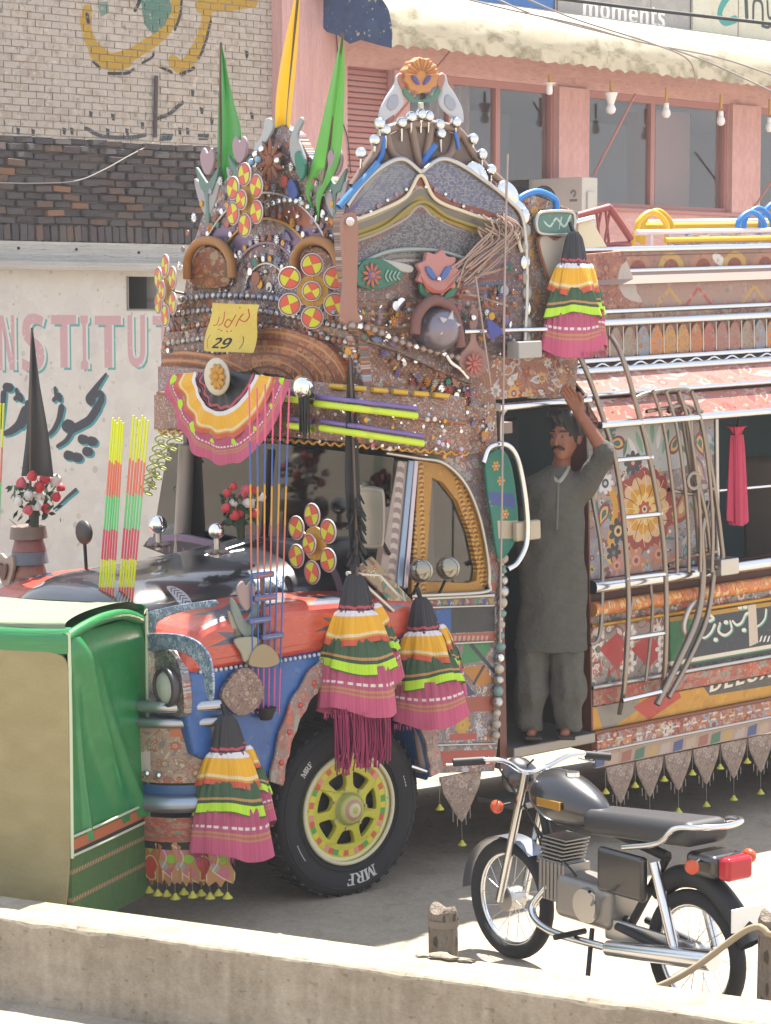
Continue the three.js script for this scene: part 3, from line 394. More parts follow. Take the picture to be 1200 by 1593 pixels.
{ // bands of the lower side
  const band = (name, yT, yB, z, th, paint, o = {}) => artPlate(name, bus, BU, 'z', z, [[o.x0 ?? XD1, yl(yB)], [XR, yl(yB)], [XR, yl(yT)], [o.x0 ?? XD1, yl(yT)]], th, 1536, paint, { local: true, rough: 0.42, ...o });
  band('lower_panel', 940, 1112, 0.0, 0.011, (g, C, w, h) => { ornate(g, 0, 0, w, h, 41, '#8d8078', ['#b5aaa2', '#8a3a38', '#c9bdb2', '#6a5a56', '#b04a40', '#55655c'], 30); for (const x of [960, 1010]) { fillP(g, C, [[x - 28, 1010], [x, 985], [x + 22, 1010], [x, 1040]], '#a33a3a'); for (let k = 0; k < 3; k++) rosette(g, ...C(x + 20, 985 + k * 24), 18, ['#cfc8c0', '#b8b0a8', '#7a6a60'], 6); } });
  band('script_strip', 958, 1040, 0.018, 0.018, (g, C, w, h) => {
    g.fillStyle = '#2f6b45'; g.fillRect(0, 0, w, h);
    fillP(g, C, [[1080, 962], [1120, 953], [1300, 915], [1300, 985], [1100, 1022], [1062, 1026]], '#2b333c'); g.fillStyle = '#a07a2c'; g.fillRect(0, 0, w, h * 0.09); g.fillStyle = '#c9c0b0'; g.fillRect(0, h * 0.84, w, h * 0.08); g.fillStyle = '#20303a'; g.fillRect(0, h * 0.95, w, h * 0.05);
    const k = w / 900, B = (p, a, b) => { brush(g, C, p.map(([x, y]) => [x + 1.5, y + 1.5]), '#4f9a8c', a * k, b * k); brush(g, C, p, '#cfc8b8', a * k, b * k); };
    B([[1192, 948], [1190, 962], [1182, 972], [1172, 976]], 3, 2); B([[1168, 952], [1160, 956], [1154, 968], [1146, 972], [1140, 966]], 4, 3); B([[1136, 966], [1138, 980], [1128, 988], [1118, 982], [1120, 970]], 3, 4); B([[1112, 972], [1106, 984], [1096, 992], [1088, 988]], 4, 2); B([[1104, 956], [1110, 962], [1104, 966]], 4, 4); for (const [x, y] of [[1150, 945], [1158, 944], [1128, 968], [1112, 995], [1156, 980]]) B([[x, y], [x + 3, y]], 5, 5);
    fillP(g, C, [[1164, 940], [1176, 936], [1180, 1000], [1166, 1006]], '#b8a998');
    for (let i = 0; i < 4; i++) fillP(g, C, [[1184 + i * 6, 990], [1187 + i * 6, 988], [1184 + i * 6, 998], [1181 + i * 6, 999]], '#d9d4c8');
  }, { x0: bs(1040, 1000).x });
  band('red_band', 1050, 1074, 0.02, 0.02, (g, C, w, h) => { ornate(g, 0, 0, w, h, 42, '#9a5244', ['#b56a50', '#8d7d70', '#a84a3c', '#7c8478'], 26); });
  band('deluxe_panel', 1076, 1112, 0.012, 0.012, (g, C, w, h) => {
    g.fillStyle = '#b3822f'; g.fillRect(0, 0, w, h); speck(g, w, h, 44, 200, ['#9c6c2c', '#c0923c'], 3, 14, 0.4);
    fillP(g, C, [[1090, 1062], [1300, 1020], [1300, 1050], [1104, 1082]], '#4d4a46'); fillP(g, C, [[925, 1090], [985, 1075], [1000, 1100], [940, 1140]], '#7f7a70'); fillP(g, C, [[985, 1100], [1050, 1060], [1060, 1085], [1010, 1120]], '#a84038');
    const a = C(1101, 1078), e = C(1205, 1052); g.save(); g.transform((e[0] - a[0]) / 300, (e[1] - a[1]) / 300, -0.25, 1, a[0], a[1]); g.font = 'bold 92px sans-serif'; g.scale(1, (C(1101, 1078)[1] - C(1101, 1054)[1]) / 68); g.fillStyle = '#3a3632'; g.fillText('DELUX', 7, 5); g.fillStyle = '#cfc6b4'; g.fillText('DELUX', 0, 0); g.restore();
  });
  band('moulding', 1116, 1140, 0.045, 0.045, (g, C, w, h) => { ornate(g, 0, 0, w, h, 45, '#8d5a4a', ['#9a9ca2', '#7f8792', '#b0aca8', '#b06a4a', '#a07a52', '#7a3a34'], 22); for (let i = 0; i < 60; i++) { g.fillStyle = '#c8b8a4'; g.fillRect(i * w / 60, h * 0.42, w / 110, h * 0.1); } });
  band('skirt_moulding', 1143, 1168, 0.03, 0.03, (g, C, w, h) => { g.fillStyle = '#9c8478'; g.fillRect(0, 0, w, h); for (let i = 0; i < 44; i++) { g.fillStyle = ['#3f4f78', '#a5917f', '#8d5c50', '#3f6a54', '#a58a5a', '#a3938a'][i % 6]; g.beginPath(); const x = i * w / 44; g.moveTo(x, h * 0.35); g.lineTo(x + w / 60, h * 0.25); g.lineTo(x + w / 70, h * 0.9); g.lineTo(x - w / 300, h * 0.95); g.fill(); } g.fillStyle = '#bba997'; g.fillRect(0, 0, w, h * 0.16); });
  const X2 = XR - 0.02;
  const rail = (py, z, r, m, x0 = XD1 - 0.01) => M('side_rail', rod(V3(x0, yl(py), z), V3(X2, yl(py), z), r, r, 12), m, bus);
  rail(894, 0.035, 0.04, MAT.chrome); rail(1046, 0.022, 0.013, MAT.dullChrome); rail(953, 0.02, 0.012, MAT.brass); rail(1114, 0.03, 0.012, MAT.brown); rail(1142, 0.045, 0.01, MAT.dullChrome);
  const ot = canvasTex(1024, 64, (g, w, h) => { g.fillStyle = '#c27a3c'; g.fillRect(0, 0, w, h); ornate(g, 0, 0, w, h, 46, '#c0763c', ['#d2a050', '#b86a4a', '#c9b080', '#b05a3a'], 30); });
  { const g = rod(V3(XD1, yl(928), 0.02), V3(X2, yl(928), 0.02), 0.042, 0.042, 14), uv = g.attributes.uv; for (let i = 0; i < uv.count; i++) uv.setXY(i, uv.getY(i) * 3, uv.getX(i)); M('painted_rail', g, new THREE.MeshStandardMaterial({ map: ot, roughness: 0.35 }), bus); }
  // hanging triangular flaps with drops and bells
  const ft = canvasTex(128, 128, (g, w, h) => { ornate(g, 0, 0, w, h, 47, '#7f7068', ['#94857c', '#6e6259', '#8b7668', '#a0928a'], 20); });
  const fm = new THREE.MeshStandardMaterial({ map: ft, roughness: 0.55, metalness: 0.3 }), bellM = mat('#b5b040', 0.45);
  const bell = new THREE.LatheGeometry([[0.0, 0.02], [0.008, 0.02], [0.012, 0.008], [0.024, -0.004], [0.024, -0.01], [0, -0.01]].map((p) => new THREE.Vector2(...p)), 10);
  const flap = (x, yt, w, h, z) => {
    const f = M('hanging_flap', plate([[x - w / 2, yt], [x + w / 2, yt], [x + w * 0.42, yt - h * 0.35], [x + w * 0.1, yt - h * 0.9], [x, yt - h], [x - w * 0.1, yt - h * 0.9], [x - w * 0.42, yt - h * 0.35]], 'z', z, 0.012), fm, bus);
    for (const dx of [-0.06, -0.03, 0.03, 0.06]) M('bead_string', rod(V3(x + dx, yt - h * 0.72, z - 0.006), V3(x + dx, yt - h * 1.18 + Math.abs(dx), z - 0.006), 0.004, 0.003, 5), MAT.steel, f);
    for (const [dx, dy] of [[0, -h - 0.12], [-w * 0.5, -h * 0.62]]) { const m = M('bell', bell, bellM, f); m.position.set(x + dx, yt + dy, z - 0.006); M('bell_string', rod(V3(x + dx, yt + dy + 0.02, z - 0.006), V3(x + dx, yt - (dx ? 0.02 : h), z - 0.006), 0.002, 0.002, 4), MAT.steel, f); }
  };
  for (let x = XD1 + 0.2; x < XR; x += 0.232) flap(x, yl(1170), 0.228, 0.23, 0.022);
  flap(bs(718, 1205).x, bs(718, 1203).y, 0.30, 0.27, 0.0);
}
{ // window band: painted panel, frames, upper side and eaves
  const xw = bs(1112, 800).x;
  artPlate('painted_panel', bus, BU, 'z', 0.004, [[XD1, yl(884)], [xw, yl(884)], [xw, yl(648)], [XD1, yl(648)]], 0.015, 640, (g, C, w, h) => {
    g.fillStyle = '#8f7f7c'; g.fillRect(0, 0, w, h); ornate(g, 0, 0, w, h, 51, '#8d7f80', ['#3f6f78', '#c0a040', '#9a9ca2', '#7f8792', '#b0aca8', '#a58a80', '#7d4a44', '#a3704a', '#8a8f98', '#5a4a50'], 60);
    fillP(g, C, smooth2([[965, 660], [1010, 645], [1060, 670], [1075, 720], [1000, 735], [950, 720]], 5), '#a9aba9'); for (let i = 0; i < 7; i++) leafy(g, ...C(985 + i * 10, 672 + Math.abs(i - 3) * 8), 46, 1.0 + i * 0.18, i % 2 ? '#6f9a86' : '#c3c6c6');
    { const [mx, my] = C(1003, 792); for (const [rr, n, c] of [[150, 16, ['#8a3f38', '#a5623c', '#7a3a34']], [122, 13, ['#c2a27c', '#b5662f', '#8a4a2c']], [92, 11, ['#c08a2c', '#a5502f', '#6f2f34']], [60, 9, ['#d0b070', '#4a6a70', '#c9c2b4']], [32, 7, ['#a84a3c', '#c9b490', '#3a4050']]]) rosette(g, mx, my, rr, c, n); for (let k = 0; k < 16; k++) { const a = k / 16 * 6.283; g.strokeStyle = k % 2 ? '#3c3a40' : '#d2c6b0'; g.lineWidth = 2.5; g.beginPath(); g.moveTo(mx + Math.cos(a) * 40, my + Math.sin(a) * 40); g.quadraticCurveTo(mx + Math.cos(a + 0.2) * 90, my + Math.sin(a + 0.2) * 90, mx + Math.cos(a) * 140, my + Math.sin(a) * 140); g.stroke(); } for (let k = 0; k < 30; k++) { const a = k / 30 * 6.283; g.fillStyle = ['#3f6f78', '#c0a040', '#a03a3a', '#c9c2b4'][k % 4]; g.beginPath(); g.arc(mx + Math.cos(a) * 158, my + Math.sin(a) * 158, 7, 0, 6.3); g.fill(); } for (const [x, y] of [[960, 690], [1050, 690], [1090, 690], [1095, 860], [940, 800], [1090, 800]]) { const q = C(x, y); paisley(g, q[0], q[1], 46, x, ['#7a3a44', '#c0a060', '#3f5f68']); leafy(g, q[0] + 40, q[1] + 20, 34, x, '#4a7058'); leafy(g, q[0] - 36, q[1] - 24, 34, x + 1, '#4a7058'); } }
    strokeP(g, C, [[945, 745], [958, 790], [950, 840], [962, 876]], '#b98a34', 28, 1); rosette(g, ...C(942, 752), 40, ['#c6c4c8', '#3a4050', '#aeb0b6'], 8); rosette(g, ...C(962, 826), 48, ['#34383e', '#c0a070', '#222428'], 7); rosette(g, ...C(955, 860), 36, ['#2c3038', '#3a3e48', '#6a6258'], 7); rosette(g, ...C(985, 720), 44, ['#3c4248', '#6f2f34', '#a5a29c'], 8);
    for (const [x, y, r] of [[990, 872, 50], [1025, 862, 46], [1050, 875, 40], [960, 880, 40]]) rosette(g, ...C(x, y), r, ['#a9705c', '#b58a78', '#7a3f38'], 6); paisley(g, ...C(1060, 790), 60, 0.4, ['#8a3a34', '#b07a50', '#c9b490']); paisley(g, ...C(1085, 730), 70, 2.6, ['#7a5a62', '#a88a80', '#c9b490']);
  }, { local: true, rough: 0.4 });
  M('window_trim', merge([rod(V3(xw + 0.02, yl(886), 0.0), V3(xw + 0.02, yl(652), 0.0), 0.016), rod(V3(xw, yl(652), 0.005), V3(XR - 0.05, yl(652), 0.005), 0.018)]), MAT.dullChrome, bus);
  M('window_bar', rod(bs(1108, 764, -0.01), V3(3.95, bs(1108, 764).y - 0.02, -0.01), 0.011), MAT.chrome, bus);
  const band = (name, yT, yB, z, th, paint, o = {}) => artPlate(name, bus, BU, 'z', z, [[o.x0 ?? XD1 - 0.03, yl(yB)], [XR, yl(yB)], [XR, yl(yT)], [o.x0 ?? XD1 - 0.03, yl(yT)]], th, o.tw ?? 1024, paint, { local: true, rough: 0.45, ...o });
  band('pale_strip', 612, 646, 0.01, 0.02, (g, C, w, h) => { ornate(g, 0, 0, w, h, 52, '#b39a94', ['#c2a8a0', '#a5766c', '#b8b0a8', '#9a5f58'], 34); }, {});
  const slope = (name, yT, yB, z0, z1, colr) => { const g = plate([[0, 0], [XR - XD1 + 0.03, 0], [XR - XD1 + 0.03, 1], [0, 1]], 'z', 0, 0.02, 0), q = g.attributes.position; for (let i = 0; i < q.count; i++) { const t = q.getY(i); q.setXYZ(i, q.getX(i) + XD1 - 0.03, yl(yB) + (yl(yT) - yl(yB)) * t, z1 + (z0 - z1) * t + q.getZ(i)); } g.computeVertexNormals(); return M(name, g, colr, bus); };
  const et = canvasTex(1024, 64, (g, w, h) => { ornate(g, 0, 0, w, h, 53, '#93625a', ['#a57468', '#864e46', '#a8948c', '#9a5f4e'], 30); });
  const em = new THREE.MeshStandardMaterial({ map: et, roughness: 0.4 });
  slope('eave', 572, 602, -0.11, 0.03, em); slope('lower_eave', 612, 646, 0.035, 0.14, em); slope('roof_gutter', 420, 440, -0.25, -0.17, mat('#8d756c', 0.4));
  const rails = [[386, -0.27, 0.018], [420, -0.25, 0.015], [482, -0.19, 0.017], [499, -0.15, 0.022], [556, -0.13, 0.017], [571, -0.1, 0.022], [648, 0.15, 0.022], [604, 0.04, 0.014]];
  for (const [py, z, r] of rails) M('side_rail', rod(V3(XD1 - 0.04, yl(py), z), V3(XR - 0.02, yl(py), z), r, r, 10), MAT.chrome, bus);
  // scalloped chrome trim between the two rails
  { const P = []; for (let i = 0; i < 60; i++) P.push(V3(XD1 + i * 0.075, yl(564) + (i % 2 ? 0.012 : -0.012), -0.11)); M('scallop_trim', tube(P, 0.007, 240, 5), MAT.chrome, bus); }
  const xp = bs(965, 430).x;
  band('roof_frieze', 388, 418, -0.27, 0.03, (g, C, w, h) => { g.fillStyle = '#8a6a5c'; g.fillRect(0, 0, w, h); for (let i = 0; i < 16; i++) { const x = (i + 0.5) * w / 16; g.fillStyle = i % 2 ? '#9c6f5c' : '#a8884a'; g.beginPath(); g.ellipse(x, h, w / 40, h * 0.85, 0, 3.14, 6.29); g.fill(); g.fillStyle = '#7a4034'; g.beginPath(); g.ellipse(x, h, w / 70, h * 0.5, 0, 3.14, 6.29); g.fill(); if (i % 3 === 0) { g.fillStyle = '#c2beb8'; g.beginPath(); g.ellipse(x + w / 32, h * 0.6, w / 70, h * 0.28, 0.5, 0, 6.3); g.fill(); } } speck(g, w, h, 60, 200, ['#6a5a50', '#b59a8a', '#8a4a40'], 1, 5, 0.5); }, { x0: xp });
  band('roof_panel', 436, 482, -0.21, 0.09, (g, C, w, h) => { g.fillStyle = '#94776c'; g.fillRect(0, 0, w, h); for (let i = 0; i < 18; i++) { const x = i * w / 18; g.strokeStyle = ['#9c4a44', '#8a7a72', '#a8884a'][i % 3]; g.lineWidth = h * 0.12; g.beginPath(); g.moveTo(x, h); g.lineTo(x + w / 36, h * 0.3); g.lineTo(x + w / 18, h); g.stroke(); } speck(g, w, h, 61, 300, ['#7a6258', '#a58f86'], 1, 6, 0.5); }, { x0: xp });
  band('roof_strip', 482, 500, -0.185, 0.11, (g, C, w, h) => { ornate(g, 0, 0, w, h, 62, '#8d6f5e', ['#a08468', '#7a5044', '#8c8a78'], 18); });
  band('arch_back', 498, 572, -0.165, 0.13, (g, C, w, h) => { g.fillStyle = '#8d6a5a'; g.fillRect(0, 0, w, h); });
  // row of small painted arches
  const cols = ['#a5643c', '#8f6258', '#7d8088', '#a87a44', '#96564c', '#877a6c', '#b0703c'].map((c, i) => new THREE.MeshStandardMaterial({ map: canvasTex(64, 96, (g, w, h) => { ornate(g, 0, 0, w, h, 70 + i, c, [c, '#8d5c50', '#7f7a70', c], 22); }), roughness: 0.45 }));
  const aw = 0.108, y0 = yl(551), y1 = yl(505); const arch = plate(smooth2([[-aw * 0.42, 0], [aw * 0.42, 0], [aw * 0.46, (y1 - y0) * 0.6], [0, y1 - y0], [-aw * 0.46, (y1 - y0) * 0.6]], 4), 'z', 0.018, 0.014, 0.004);
  for (let i = 0; i < 40; i++) { const m = M('painted_arch', arch, cols[(i * 3 + (i % 4)) % cols.length], bus); m.position.set(XD1 + 0.05 + i * aw, y0, -0.165); M('arch_bar', rod(V3(aw / 2, 0, 0.018), V3(aw / 2, y1 - y0, 0.018), 0.005, 0.005, 5), MAT.dullChrome, m); }
  // corner panels over the doorway
  artPlate('corner_panel', bus, BU, 'z', -0.2, [[900, 396], [970, 390], [1000, 470], [1008, 498], [905, 506], [872, 470]], 0.02, 256, (g, C, w, h) => { ornate(g, 0, 0, w, h, 63, '#8a5c4e', ['#9c6a58', '#7a4a44', '#a0785c'], 26); fillP(g, C, smooth2([[968, 412], [985, 405], [996, 425], [990, 450], [1000, 470], [972, 462], [962, 435]], 4), '#a59c96'); }, {});
  artPlate('corner_panel', bus, BU, 'z', 0.02, [[822, 300], [900, 330], [905, 506], [895, 620], [826, 620], [818, 420]], 0.03, 256, (g, C, w, h) => { ornate(g, 0, 0, w, h, 64, '#80685c', ['#9a9ca2', '#7f8792', '#b0aca8', '#b0763c', '#7a4a3c', '#a0785c', '#b58a44', '#6a5a58'], 34); });
  artPlate('corner_panel', bus, BU, 'z', 0.035, [[742, 545], [885, 548], [888, 585], [880, 612], [770, 622], [742, 600]], 0.03, 256, (g, C, w, h) => { ornate(g, 0, 0, w, h, 65, '#835a4a', ['#9a9ca2', '#7f8792', '#b0aca8', '#a8703a', '#7a4030', '#9a6a4c', '#b08a50'], 30); });
}
{ // roof rack
  const yr = yl(386), z0 = -0.12, z1 = -1.6;
  const P = (px, py, z) => bs(px, py, z);
  const hoop = (px, w, h, z, m, yb, tr = 0.018) => { const a = P(px, yb, z), b = P(px + w, yb, z), t = P(px + w / 2, yb - h, z); M('rack_hoop', tube([a, V3(a.x + 0.01, a.y + (t.y - a.y) * 0.65, z), V3((a.x + b.x) / 2, t.y, z), V3(b.x - 0.01, b.y + (t.y - a.y) * 0.65, z), b], tr, 30, 9), m, bus); };
  const enamelY = mat('#c9a01e', 0.4), enamelB = mat('#2a74c0', 0.35), wht = mat('#cfc2c4', 0.5), rd = mat('#8a4444', 0.5);
  hoop(992, 46, 46, -0.45, enamelY, 376); hoop(1000, 46, 52, -0.8, enamelY, 380); hoop(1148, 42, 42, -0.42, enamelB, 372); hoop(1158, 44, 50, -0.75, enamelB, 374); hoop(1184, 46, 60, -0.9, enamelB, 376); hoop(806, 60, 34, 0.03, enamelB, 332);
  const rl = (px, py, z, m, r = 0.017) => { const a = P(px, py, z); M('rack_rail', rod(a, V3(XR - 0.3, a.y, z), r), m, bus); return a; };
  rl(990, 362, -0.4, wht); rl(990, 346, -0.95, wht); rl(1035, 374, -0.36, enamelY); rl(1000, 352, -0.92, enamelY, 0.02);
  for (let i = 0; i < 9; i++) { const a = P(985 + i * 28, 382, -0.4), b = P(985 + i * 28, 362, -0.4); M('rack_post', rod(a.setY(yl(392)), b, 0.013), [enamelY, wht, wht, enamelB][i % 4], bus); }
  const pat = canvasTex(512, 64, (g, w, h) => { ornate(g, 0, 0, w, h, 80, '#a39a9e', ['#b8b0b4', '#6a6a98', '#a88a60', '#8d8286', '#c0b8ba'], 24); });
  M('rack_panel', (() => { const a = P(1040, 382, -0.37), b = P(1040, 366, -0.37); return bx(a.x, XR - 0.4, yl(391), b.y, -0.38, -0.365); })(), new THREE.MeshStandardMaterial({ map: pat, roughness: 0.5 }), bus);
  for (const z of [-0.32, -1.1]) M('lattice_panel', (() => { const l = [], a = P(868, 362, z), b = P(944, 336, z), c = P(980, 380, z), d = P(868, 384, z); l.push(rod(P(868, 344, z), P(948, 322, z), 0.02), rod(P(948, 322, z), P(982, 372, z), 0.022), rod(d, c, 0.018)); for (let i = 0; i < 6; i++) { const x = 872 + i * 14; l.push(rod(P(x, 342 - i * 3.6, z), P(x + 6, 382, z), 0.008), rod(P(x + 8, 340 - i * 3.6, z), P(x - 2, 382, z), 0.008)); } return merge(l); })(), rd, bus);
  M('cream_panel', plate(to2(BU, 'z', 0.0, [[872, 352], [920, 340], [945, 384], [885, 388]]), 'z', 0.0, 0.02), MAT.cream, bus);
  M('panel_edge', rod(P(868, 352, 0.012), P(924, 338, 0.012), 0.014), MAT.chrome, bus);
  artPlate('name_plate', bus, BU, 'z', 0.075, smooth2([[836, 338], [846, 330], [885, 329], [894, 338], [893, 356], [884, 364], [846, 364], [836, 356]], 3), 0.03, 256, (g, C, w, h) => { g.fillStyle = '#53756c'; g.fillRect(0, 0, w, h); brush(g, C, [[888, 336], [878, 352], [866, 340], [856, 352], [846, 344]], '#a9c0b4', 14, 8); brush(g, C, [[874, 338], [870, 356]], '#a9c0b4', 8, 6); speck(g, w, h, 81, 60, ['#45635c', '#6a8a80'], 2, 10, 0.5); });
  M('name_plate_rim', tube(smooth2([[836, 338], [846, 330], [885, 329], [894, 338], [893, 356], [884, 364], [846, 364], [836, 356]], 2).map(([x, y]) => P(x, y, 0.078)), 0.01, 60, 6, true), MAT.dullChrome, bus);
  M('heart_plate', plate(smooth2(to2(BU, 'z', 0.06, [[838, 374], [850, 364], [864, 372], [878, 364], [892, 374], [884, 410], [862, 450], [846, 410]]), 4), 'z', 0.06, 0.02), mat('#a59d92', 0.5), bus);
  M('heart_rim', tube(smooth2([[838, 374], [850, 364], [864, 372], [878, 364], [892, 374], [884, 410], [862, 450], [846, 410]], 2).map(([x, y]) => P(x, y, 0.062)), 0.008, 60, 6, true), MAT.brown, bus);
}
{ // doorway: frame, rails, interior
  const t = bs(790, 630, 0).y;
  M('door_lintel', rod(bs(775, 634, 0.02), bs(917, 622, 0.02), 0.026), MAT.chrome, bus);
  M('door_jamb', merge([bx(XD0 - 0.07, XD0 - 0.02, 0.5, t, -0.1, -0.01), bx(XD1 - 0.012, XD1 - 0.002, 0.5, t, -0.16, 0.012)]), mat('#6a4238', 0.5), bus);
  M('step', merge([rbx(XD0 - 0.02, XD1 - 0.014, 0.56, 0.62, -0.5, 0.05, 0.01), rbx(XD0, XD1 - 0.02, 0.26, 0.3, -0.3, 0.04, 0.01)]), MAT.steel, bus);
  M('bulkhead', bx(XD0 - 0.1, XD0 - 0.07, 0.6, 1.5, ZF + 0.05, -0.3), mat('#5a6068', 0.8), bus);
  M('cab_locker', merge([rbx(1.35, 1.9, 2.1, 2.36, -1.2, -0.75, 0.02), rbx(1.3, 1.36, 0.62, 2.3, -0.95, -0.9, 0.01)]), mat('#59606e', 0.5), bus);
  M('interior_lamp', rbx(1.25, 1.5, 2.28, 2.34, -0.6, -0.5, 0.01), MAT.white, bus);
  M('door_rail', tube([[778, 1012], [781, 900], [780, 760], [779, 668], [784, 640], [800, 632]].map(([x, y]) => bs(x, y, 0.03)), 0.012, 50, 8), MAT.dullChrome, bus);
  M('door_rail', tube([[912, 660], [920, 760], [936, 860], [936, 960], [930, 996], [918, 1002]].map(([x, y]) => bs(x, y, 0.05)), 0.012, 50, 8), MAT.steel, bus);
  // hoop of bright pipe over a painted oval panel
  const hp = [[752, 720], [762, 696], [788, 692], [806, 716], [818, 780], [820, 840], [806, 874], [790, 886]];
  M('grab_hoop', tube(hp.map(([x, y]) => bs(x, y, 0.17)), 0.016, 70, 9), MAT.chrome, bus);
  artPlate('oval_panel', bus, BU, 'z', 0.1, smooth2([[756, 722], [768, 702], [786, 702], [798, 730], [806, 790], [806, 830], [792, 860], [776, 868], [768, 820], [760, 770]], 3), 0.02, 192, (g, C, w, h) => { g.fillStyle = '#1f6a5a'; g.fillRect(0, 0, w, h); for (const [x, y] of [[772, 725], [780, 748], [768, 780], [786, 800]]) rosette(g, ...C(x, y), 24, ['#b5853a', '#a84a32', '#c9b088'], 6); fillP(g, C, [[760, 765], [800, 768], [802, 790], [764, 786]], '#3a4a80'); fillP(g, C, [[774, 810], [812, 810], [808, 838], [776, 838]], '#a89c86'); });
  M('cream_block', rbx(bs(776, 820).x, bs(814, 820).x, bs(790, 838).y, bs(790, 808).y, 0.11, 0.15, 0.012, 3), mat('#a99e88', 0.7), bus);
  // vertical string of bright beads beside the door
  const strip = M('bead_column', plate(to2(BU, 'z', 0.01, [[768, 640], [776, 640], [790, 780], [786, 900], [782, 1000], [775, 1150], [762, 1150], [766, 1000], [770, 900], [772, 780], [760, 700]]), 'z', 0.01, 0.025), mat('#4a403c', 0.5), bus);
  const r = rng(91), bg = new THREE.SphereGeometry(0.026, 12, 9), bms = [MAT.chrome, mat('#b5ad9c', 0.3), MAT.dullChrome, mat('#6f8a84', 0.35), mat('#a89f90', 0.25)];
  for (let i = 0; i < 30; i++) { const y = 645 + i * 17.2, x = y < 760 ? 742 + (y - 640) * 0.28 : y < 900 ? 776 + (y - 760) * 0.06 : 784 - (y - 900) * 0.05; const m = M('bead', bg, bms[Math.floor(r() * 5)], strip); m.position.copy(bs(x, y, 0.04)); const k = 0.8 + r() * 0.5; m.scale.set(k, k * (0.8 + r() * 0.3), k); }
}
{ // ladder and folded pipe racks on the side
  const pipe = mat('#8f867e', 0.32, { metalness: 0.85 });
  const T = (pts, z, r = 0.015) => tube(pts.map((p) => bs(p[0], p[1], p[2] ?? z)), r, Math.max(40, pts.length * 10), 8);
  const lad = M('ladder', merge([T([[886, 530, 0.05], [905, 560, 0.12], [935, 640, 0.15], [960, 730], [972, 830], [978, 950], [972, 1060], [964, 1110, 0.06]], 0.16), T([[950, 522, 0.05], [968, 555, 0.12], [990, 630, 0.15], [1010, 710], [1028, 810], [1036, 900], [1036, 1010], [1030, 1085, 0.06]], 0.16)]), pipe, bus);
  for (const [a, b] of [[[959, 716], [1015, 711]], [[972, 805], [1029, 799]], [[974, 900], [1034, 893]], [[975, 994], [1037, 984]], [[968, 1090], [1028, 1076]]]) M('rung', rod(bs(a[0], a[1], 0.16), bs(b[0], b[1], 0.16), 0.014), MAT.chrome, lad);
  const rk = M('pipe_rack', merge([
    T([[988, 620], [1010, 612], [1060, 606], [1078, 616], [1092, 660], [1110, 750], [1122, 840], [1124, 872], [1112, 884]], 0.12), T([[1040, 640], [1050, 632], [1066, 632], [1074, 648], [1080, 720], [1098, 800], [1106, 860]], 0.14), T([[1056, 612], [1070, 700], [1082, 780], [1090, 888]], 0.1), T([[1104, 780], [1092, 830], [1094, 890], [1085, 960], [1050, 1040], [1022, 1096]], 0.13, 0.02), T([[1112, 884], [1100, 960], [1070, 1030], [1040, 1085]], 0.1, 0.016), T([[985, 930], [975, 990], [972, 1050], [966, 1100]], 0.07, 0.011), T([[1012, 905], [1015, 960], [1005, 1060]], 0.06, 0.01), ...[0, 1, 2, 3].map((k) => T([[1016 + k * 20, 608], [1032 + k * 20, 660], [1044 + k * 20, 740], [1052 + k * 19, 820], [1054 + k * 18, 890]], 0.15 + k * 0.004, 0.011)), T([[1006, 640], [1060, 632], [1094, 640]], 0.13, 0.011), T([[1040, 880], [1070, 866], [1116, 858]], 0.12, 0.012), T([[1040, 762], [1080, 768], [1110, 760]], 0.13, 0.012)]), pipe, bus);
  M('rack_ring', (() => { const g = new THREE.TorusGeometry(0.045, 0.013, 8, 20), p = bs(1079, 748, 0.16); g.translate(p.x, p.y, p.z); return g; })(), pipe, rk);
  M('rack_ring', tube([[1083, 935], [1072, 948], [1064, 975], [1072, 998]].map(([x, y]) => bs(x, y, 0.1)), 0.016, 24, 8), mat('#b5afa8', 0.35, { metalness: 0.6 }), rk);
  M('rack_clamp', rbx(bs(1092, 900).x, bs(1120, 900).x, bs(1100, 892).y, bs(1100, 866).y, 0.02, 0.16, 0.01), MAT.dullChrome, rk);
}
const font = await new FontLoader().loadAsync('fonts/droid/droid_serif_bold.typeface.json');
